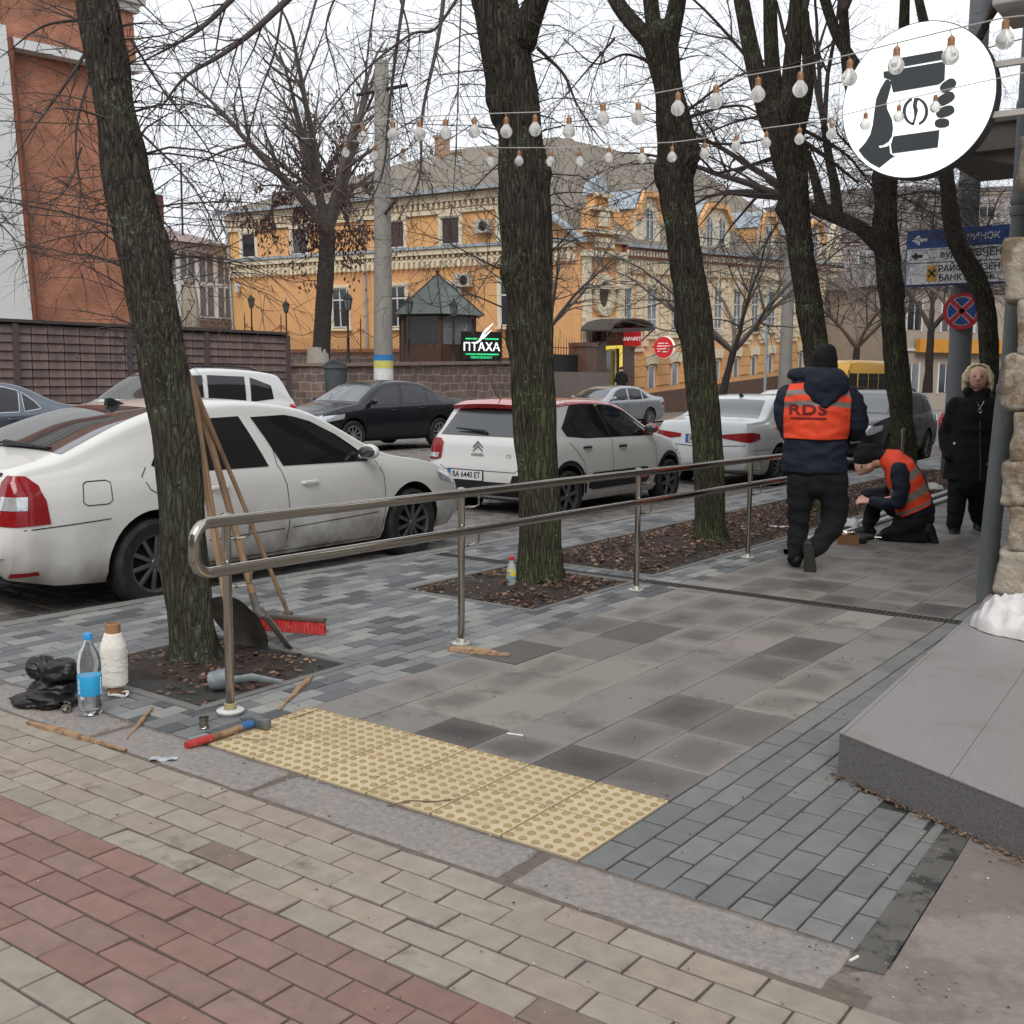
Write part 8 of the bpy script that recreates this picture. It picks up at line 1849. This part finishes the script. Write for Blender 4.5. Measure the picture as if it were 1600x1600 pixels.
# gate and pillars
t = thing('metal_gate', 'solid black metal gate with spikes between brown stone pillars', 'gate', (-23, 34, -.3))
m = MB(); m.bx(-23.1, -23.0, 31.9, 35.2, -.3, 2.35)
m.build('gate_leaf', pm('gate black', srgb('#1f2023'), .5), t, world=True); m = MB()
for k in range(16): m.tube([(-23.05, 32.0+k*.2, 2.35), (-23.05, 32.0+k*.2, 3.05)], [.022, .006], 5)
m.tube([(-23.05, 31.9, 2.62), (-23.05, 35.2, 2.62)], .02, 5); m.build('spikes', m_rust, t, world=True)
for (y0, y1, lb) in ((31.35, 31.9, 'brown stone gate pillar at the end of the rubble wall'), (35.2, 36.0, 'broad brown stone gate pillar beside the shop entrance')):
    m = MB(); m.bx(-23.4, -22.6, y0, y1, -.5, 2.4 if y0 < 33 else 2.7); m.bx(-23.45, -22.55, y0-.05, y1+.05, 2.4 if y0 < 33 else 2.7, 2.52 if y0 < 33 else 2.85); tag(m.build('gate_pillar', m_brown), lb, 'pillar', 'gate pillars')
# concrete pole with painted sticker
t = thing('utility_pole', 'tall concrete utility pole with a blue and yellow poster at its foot', 'pole', (-19.0, 19.1, -.3))
m = MB(); m.lathe([(.27, -.2), (.26, 2), (.23, 6), (.185, 10.0), (.15, 10.05)], (0, 0, 0), 24); m.build('pole', pm('grey concrete pole', srgb('#89857f'), .9, var=.2, scale=3, stretch=(2, 2, .5), bump=.006, bscale=20), t, smooth=40)
m = MB(); m.lathe([(.268, 1.55), (.267, 1.95)], n=24, cap=False); m.build('white_poster', m_plate, t, smooth=True); m = MB(); m.lathe([(.269, 1.95), (.269, 2.16)], n=24, cap=False); m.build('yellow_poster', pm('poster yellow', srgb('#c9c06a'), .7), t, smooth=True); m = MB(); m.lathe([(.27, 2.16), (.27, 2.32)], n=24, cap=False); m.build('blue_poster', pm('poster blue', srgb('#2f79b4'), .7), t, smooth=True)
m = MB(); m.tube([(-.9, 0, 9.3), (.9, 0, 9.3)], .05, 6); m.build('crossarm', m_iron, t); m = MB(); m.tube([(0, 0, 6.0), (1.0, -.5, 6.35)], .04, 6); m.build('bracket', m_iron, t)
a = at(1226, 600, D=38); t = thing('utility_pole', 'grey concrete pole in front of the ornate facade, left of the standing worker', 'pole', (a.x, a.y, -.4)); m = MB(); m.lathe([(.24, 0), (.2, 5), (.17, 6.5)], n=18); m.build('pole', MATS['grey concrete pole'], t, smooth=40)
a = at(1195, 610, D=40); t = thing('thin_pole', 'thin grey metal pole just left of the concrete pole by the ornate facade', 'pole', (a.x, a.y, -.4)); m = MB(); m.tube([(0, 0, 0), (0, 0, 5.2)], .055, 8); m.build('pole', m_lead, t, smooth=True)
# overhead wires
def wire(A, Bp, sag, label, r=.011):
    A, Bp = Vector(A), Vector(Bp); m = MB(); m.tube([lerp(A, Bp, k/16)-Vector((0, 0, sag*4*(k/16)*(1-k/16))) for k in range(17)], r, 4); tag(m.build('overhead_wire', m_iron, smooth=True), label, 'wire', 'overhead wires')
wire(at(-60, 186, D=22), at(592, 190, D=30), .12, 'highest overhead wire running left from the concrete pole')
wire(at(-60, 282, D=24), at(594, 345, D=30), .15, 'overhead wire crossing the red brick wall at mid height')
wire(at(-60, 300, D=24), at(594, 352, D=30), .2, 'second wire just below, crossing the red brick wall')
wire(at(-60, 325, D=26), at(594, 362, D=30), .1, 'lowest overhead wire crossing the red brick wall')
wire(at(592, 190, D=30), at(1600, 60, D=20), .6, 'overhead wire running right from the concrete pole')

# ---- tiled fence at the left
t = thing('tiled_fence', 'brown fence faced with roof-tile shaped panels along the far pavement at the left', 'fence', (-21.6, 10, -.2))
m_tile = pm('brown roof tile', (.2, .15, .14), .7, attr=True, var=.15, scale=4, bump=.002)
X0, YA, YB, ZT = -21.6, -4.0, 18.0, 2.56
mb = MB(); mb.bx(X0-.2, X0-.06, YA, YB, -.6, ZT); mb.build('backing', pm('fence backing', srgb('#2b2523'), .8), t, world=True)
mb = MB(); mb.col = (1, 1, 1); rnd = random.Random(6); rows = 15; ph = .195; tw_ = .40
for j in range(rows):
    z1 = ZT-.05-j*ph; k = 0; y = YA
    while y < YB-.01:
        if abs((y-YA) % 3.2) < .02: pass
        mb.col = jit(rnd.choice([srgb('#6f5f5b'), srgb('#74625d'), srgb('#665854')]), rnd, .06)
        y1 = min(y+tw_-.035, YB); P = []
        for (yy, dx) in ((y, .0), (y+.03, .018), (y+tw_*.55, .0), (y1-.05, .012), (y1, .03)):
            P.append((yy, dx))
        vs = [(X0-.055+dx, yy, z1) for yy, dx in P]+[(X0-.015+dx, yy, z1-ph+.01) for yy, dx in P]+[(X0-.055, yy, z1-ph-.004) for yy, dx in P]
        n_ = len(P); mb.add(vs, [(i, i+1, n_+i+1, n_+i) for i in range(n_-1)]+[(n_+i, n_+i+1, 2*n_+i+1, 2*n_+i) for i in range(n_-1)]+[(n_-1, 2*n_-1, 3*n_-1)]); y += tw_
mb.build('tile_panel', m_tile, t, world=True, fix=False)
for y in (10.0, 12.9, 15.2, 18.0):
    mb = MB(); mb.bx(X0-.05, X0+.03, y-.07, y+.07, -.5, ZT-.02); mb.build('fence_strip', pm('fence strip', srgb('#54494a'), .7), t, world=True)
mb = MB(); mb.bx(X0-.24, X0+.06, YA, YB, ZT, ZT+.07); mb.build('cap', pm('fence cap', srgb('#4d4543'), .6), t, world=True)

# ---- red brick building
g = gmat((-30, 0, -.3)); bb = thing('brick_building', 'tall red brick building with white plaster pilaster and white cornices at the left edge', 'building', mat=g)
def lc(px, py): d = g.inverted() @ at(px, py, X=-30); return d
ye = lc(228, 300).y; yw = lc(28, 300).y
mb = MB(); mb.bx(-9, -.25, -6, ye, 0, 16); mb.build('brick_wall', m_brick, bb)
mb = MB(); mb.bx(-.24, .35, -6, yw, 0, 10.9); mb.bx(-.24, .30, yw+.25, ye+.2, 10.35, 10.62); mb.build('plaster_pilaster', pm('white plaster', srgb('#dcdddb'), .9, var=.06, scale=1), bb)
mb = MB(); mb.prism([(-.25, 0), (.32, 0), (.34, .12), (.2, .3), (-.1, .34), (-.25, .34)], (0, yw+.002, 0), (1, 0, 0), (0, 1, 0), (0, 0, 10.6)); mb.build('niche_corner', pm('shaded brick', srgb('#86503c'), .9, var=.2, scale=3), bb)  # rounded strip at the niche corner, its shade put into a darker brick colour
mb = MB(); mb.bx(-.24, .25, yw+.0, ye, 10.62, 12.4); mb.build('brick_frieze', m_brick, bb)
mb = MB(); mb.bx(-9, .55, -6, ye+.3, 12.4, 12.75); mb.bx(-9, .8, -6, ye+.55, 12.75, 13.0); mb.bx(-.24, .40, -6, ye+.15, 12.15, 12.39); mb.build('cornice', pm('off white moulding', srgb('#cfcbc5'), .9, var=.1), bb)
mb = MB(); mb.bx(-9, .95, -6, ye+.7, 13.0, 13.07); mb.build('flashing', m_iron, bb)
# ---- white glazed house
a = at(250, 520, D=58); c = at(366, 520, D=62); wv = c-a; wv.z = 0; L = wv.length; ang = math.atan2(wv.y, wv.x)
wh = thing('glazed_house', 'white house with tall glazed veranda windows between the brick and the orange buildings', 'house', (a.x, a.y, 2.6), ang)
mb = MB(); mb.bx(-2.5, L, 0, 6, -3, 5.8); mb.build('wall', pm('white wall', srgb('#e8eaeb'), .9, var=.06), wh)
mb = MB(); mb.bx(-2.5, L, -.25, -.001, -3, 1.9); mb.build('stone_base', m_stone, wh)
for i in range(4):
    for (z0, z1) in ((2.0, 3.6), (3.85, 5.35)):
        x0 = .15+i*(L/4); mb = MB(); mb.bx(x0, x0+L/4-.3, -.02, -.003, z0, z1); w_ = mb.build('window', m_wincur, wh); mb = MB(); mb.bx(x0-.06, x0+.0, -.06, -.004, z0-.1, z1+.1); mb.bx(x0+L/8-.2, x0+L/8-.12, -.06, -.021, z0, z1); mb.build('window_frame', m_frame, w_)
mb = MB(); mb.prism([(-.6, 5.8), (6.2, 5.8), (6.2, 7.4), (-.2, 5.95)], (-2.7, 0, 0), (0, 1, 0), (0, 0, 1), (L+2.9, 0, 0)); mb.build('roof', pm('pinkish roof', srgb('#8d7d78'), .9, var=.1), wh)
mb = MB(); mb.bx(-1.2, 1.6, 1.5, 3.2, 6.0, 8.4); mb.build('roof_box', pm('dark red siding', srgb('#5f3638'), .8), wh)
mb = MB(); mb.tube([(3.2, 2, 6.5), (3.2, 2, 10.4)], .06, 5); mb.tube([(2.6, 2, 9.4), (3.8, 2, 9.4)], .03, 4); mb.build('aerial', m_iron, wh)
# parasol and its blue cover
a = at(298, 512, D=40); t = thing('closed_parasol', 'closed cream parasol standing behind the tiled fence', 'parasol', (a.x, a.y, a.z-1.2))
mb = MB(); mb.lathe([(.05, 0), (.05, 1.2), (.24, 1.22), (.30, 1.5), (.26, 2.2), (.22, 2.6), (.12, 2.75), (.18, 2.78), (.2, 2.95), (.1, 3.05)], n=16); mb.v = [(x*(1+.18*math.sin(7*math.atan2(y, x))*(z > 1.2)), y*(1+.18*math.sin(7*math.atan2(y, x))*(z > 1.2)), z) for x, y, z in mb.v]; mb.build('canvas', pm('cream canvas', srgb('#b3a99a'), .9, var=.1, scale=3), t, smooth=60)
mb = MB(); mb.tube([(0, 0, -.5), (0, 0, 1.3)], .04, 6); mb.build('pole', m_lead, t)
# litter bin beside the whitewashed tree
a = at(524, 608, D=33); t = thing('litter_bin', 'dark litter bin between the whitewashed tree and the stone wall', 'litter bin', (a.x, a.y, a.z-.1)); m = MB(); m.lathe([(.26, 0), (.3, .1), (.32, .7), (.36, .72), (.36, .82), (.3, .84)], n=18); m.build('bin_body', pm('bin grey', srgb('#4e5355'), .7), t, smooth=40); m = MB(); m.lathe([(.34, .84), (.2, .95), (.02, .97)], n=18); m.build('bin_lid', m_cblack, t, smooth=40)
# ---- pale houses down the street
def block(label, A, ang, L, Dp, H, wallm, floors, cols, roofm, ww=1.1, wh_=1.7, roof='hip', z0=-.4, base=None):
    t = thing('distant_house', label, 'building', (A[0], A[1], z0), ang); mb = MB(); mb.bx(0, L, 0, Dp, 0, H); mb.build('wall', wallm, t)
    fh = H/floors
    for f in range(floors):
        mb = MB(); mb.bx(-.05, L+.05, -.12, -.002, fh*(f+1)-.18, fh*(f+1)-.02); mb.build('string_course', m_cream if f % 2 else m_frame, t)
        for k in range(cols):
            x = (k+.5)*L/cols; zc = fh*(f+.52); mb = MB(); mb.bx(x-ww/2, x+ww/2, -.03, -.004, zc-wh_/2, zc+wh_/2); w_ = mb.build('window', m_win if (k+f) % 3 else m_wincur, t)
            mb = MB(); mb.bx(x-ww/2-.1, x-ww/2, -.08, -.003, zc-wh_/2-.1, zc+wh_/2+.1); mb.bx(x+ww/2, x+ww/2+.1, -.08, -.003, zc-wh_/2-.1, zc+wh_/2+.1); mb.bx(x-.03, x+.03, -.06, -.031, zc-wh_/2, zc+wh_/2); mb.build('window_frame', m_frame, w_)
    mb = MB()
    if roof == 'hip': mb.add([(-.4, -.4, H), (L+.4, -.4, H), (L+.4, Dp+.4, H), (-.4, Dp+.4, H), (Dp*.4, Dp/2, H+2.6), (L-Dp*.4, Dp/2, H+2.6)], [(0, 1, 5, 4), (2, 3, 4, 5), (1, 2, 5), (3, 0, 4), (0, 3, 2, 1)])
    else: mb.bx(-.3, L+.3, -.3, Dp, H, H+.35)
    mb.build('roof', roofm, t); return t
m_pink = pm('pale pink plaster', srgb('#a89f9d'), .9, var=.06, scale=.5); m_tan = pm('tan plaster', srgb('#a3978a'), .9, var=.07, scale=.5); m_groof = pm('grey sheet roof', srgb('#77716d'), .8, var=.12, scale=1)
a = at(1255, 600, D=84); block('pale pinkish house closing the view behind the yellow bus', (a.x, a.y), R_(28), 17, 12, 12.5, m_pink, 3, 6, m_groof)
a = at(1430, 600, D=92); block('taller pale house behind the direction sign', (a.x, a.y), R_(20), 16, 12, 17, m_pink, 4, 5, m_groof, roof='flat')
a = at(1395, 600, D=66); block('tan two storey house behind the no stopping sign, with an orange shop fascia', (a.x, a.y), R_(60), 22, 10, 7.5, m_tan, 2, 8, m_groof)
t_ = bpy.data.objects['distant_house.002']; mb = MB(); mb.bx(1.5, 9, -.5, -.14, 3.5, 4.3); mb.build('shop_fascia', pm('orange fascia', srgb('#c98a35'), .6, var=.2, scale=2), t_)
a = at(1190, 560, D=120); block('grey roofed house far behind the ornate facade', (a.x, a.y), R_(10), 20, 14, 20, m_pink, 5, 7, m_groof)
# ---- direction sign, no stopping sign and their pole
pp = at(1497, 600, D=19.2); PXX, PYY = pp.x, pp.y
t = thing('sign_pole', 'thick grey pole behind the blonde woman, carrying the signs', 'pole', (PXX, PYY, -.1)); m = MB(); m.lathe([(.20, 0), (.185, 2.5), (.17, 6), (.16, 10)], n=20); m.build('pole', pm('grey pole paint', srgb('#73757a'), .6, var=.15, scale=3), t, smooth=40)
for nm, y, lb in (('sign_post', 0, ''),): pass
s = at(1503, 486, Y=PYY-.24); t = thing('no_stopping_sign', 'round no stopping sign, blue with a red rim and red cross', 'road sign', s)
m_sr = pm('sign red', srgb('#b73036'), .4, var=.05); m_sb = pm('sign blue', srgb('#234a8c'), .4, var=.05); m_sw = pm('sign white', srgb('#cfcfd2'), .5)
m = MB(); m.lathe([(.315, 0), (.315, .02)], n=40, axis='y'); m.build('rim', m_sr, t)
m = MB(); m.lathe([(.245, -.003), (.245, .0)], n=40, axis='y'); m.build('ring', m_sw, t)
m = MB(); m.lathe([(.235, -.006), (.235, -.003)], n=40, axis='y'); m.build('blue_disc', m_sb, t)
for a_ in (PI/4, -PI/4):
    m = MB(); m.box((0, -.008, 0), (.49, .003, .098), rot=Matrix.Rotation(a_, 3, 'Y')); c_ = m.build('cross_edge', m_sw, t)
    m = MB(); m.box((0, -.0105, 0), (.49, .003, .074), rot=Matrix.Rotation(a_, 3, 'Y')); m.build('cross_bar', m_sr, c_)
YD = PYY-.34; c0, c1 = at(1415, 447, Y=YD), at(1602, 440, Y=YD); Wd = c1.x-c0.x; H0 = at(1418, 363, Y=YD).z-c0.z; zb_ = c0.z
t = thing('direction_sign', 'blue and white street direction sign with black arrows above the no stopping sign', 'road sign', (c0.x, YD, zb_))
m = MB(); m.bx(-.02, Wd+.02, 0, .05, -.02, H0+.02); m.build('frame', m_sb, t); m = MB(); m.bx(0, Wd, -.006, -.001, 0, H0*.68); m.build('white_panel', m_sw, t); m = MB(); m.bx(0, Wd, -.007, -.001, H0*.68, H0); m.build('blue_panel', m_sb, t)
m = MB(); m.bx(0, Wd, -.0085, -.007, H0*.405, H0*.42); m.bx(0, Wd, -.0085, -.007, .0, .015); m.build('line', m_ink, t)
fz = lambda x, z: frame((x, -.009, z), (1, 0, 0), (0, 0, 1)); k = Wd/1.87
def arrow(nm, x, z, s_, mat, par): m = MB(); m.prism([(-1, 0), (0, .7), (0, .25), (.9, .25), (.9, -.25), (0, -.25), (0, -.7)], (x, -.012, z), (s_, 0, 0), (0, 0, s_), (0, .004, 0)); m.build(nm, mat, par)
arrow('arrow', .17*k, H0*.54, .10, m_ink, t); arrow('arrow', .2*k, H0*.84, .14, m_sw, t)
text('lettering', 'вул. ШЕВЧЕНКА', .165, m_ink, t, fz(1.12*k, H0*.55), sx=.95, bold=.002); text('lettering', 'РАЙФФАЙЗЕН', .15, m_ink, t, fz(1.0*k, H0*.29), sx=.95, bold=.002); text('lettering', 'БАНК АВАЛЬ', .15, m_ink, t, fz(.97*k, H0*.12), sx=.95, bold=.002); text('lettering', 'РИНОК', .15, m_sw, t, fz(1.2*k, H0*.84), sx=1, bold=.002)
m = MB(); m.bx(.34*k, .50*k, -.012, -.007, H0*.07, H0*.36); eb = m.build('bank_emblem', pm('emblem yellow', srgb('#c79a2f'), .5), t); m = MB()
for a_ in (.8, -.8): m.box((.42*k, -.014, H0*.215), (.17*k, .004, .03), rot=Matrix.Rotation(a_, 3, 'Y'))
m.build('emblem_cross', m_ink, eb)
# ---- an unseen house added behind the camera to darken reflections and block low sky
t = thing('unseen_house', 'plain plastered house behind the viewpoint across the side street', 'building', (-30, -19, -.3)); mb = MB(); mb.bx(0, 52, -12, 0, 0, 11); mb.build('wall', m_tan, t)
for f in range(3):
    for k in range(16):
        mb = MB(); mb.bx(1.6+k*3.2, 2.8+k*3.2, .004, .03, 1.1+f*3.5, 3.0+f*3.5); mb.build('window', m_win, t)
mb = MB(); mb.bx(-.5, 52.5, -12.5, .5, 11, 11.4); mb.build('cornice', m_groof, t)
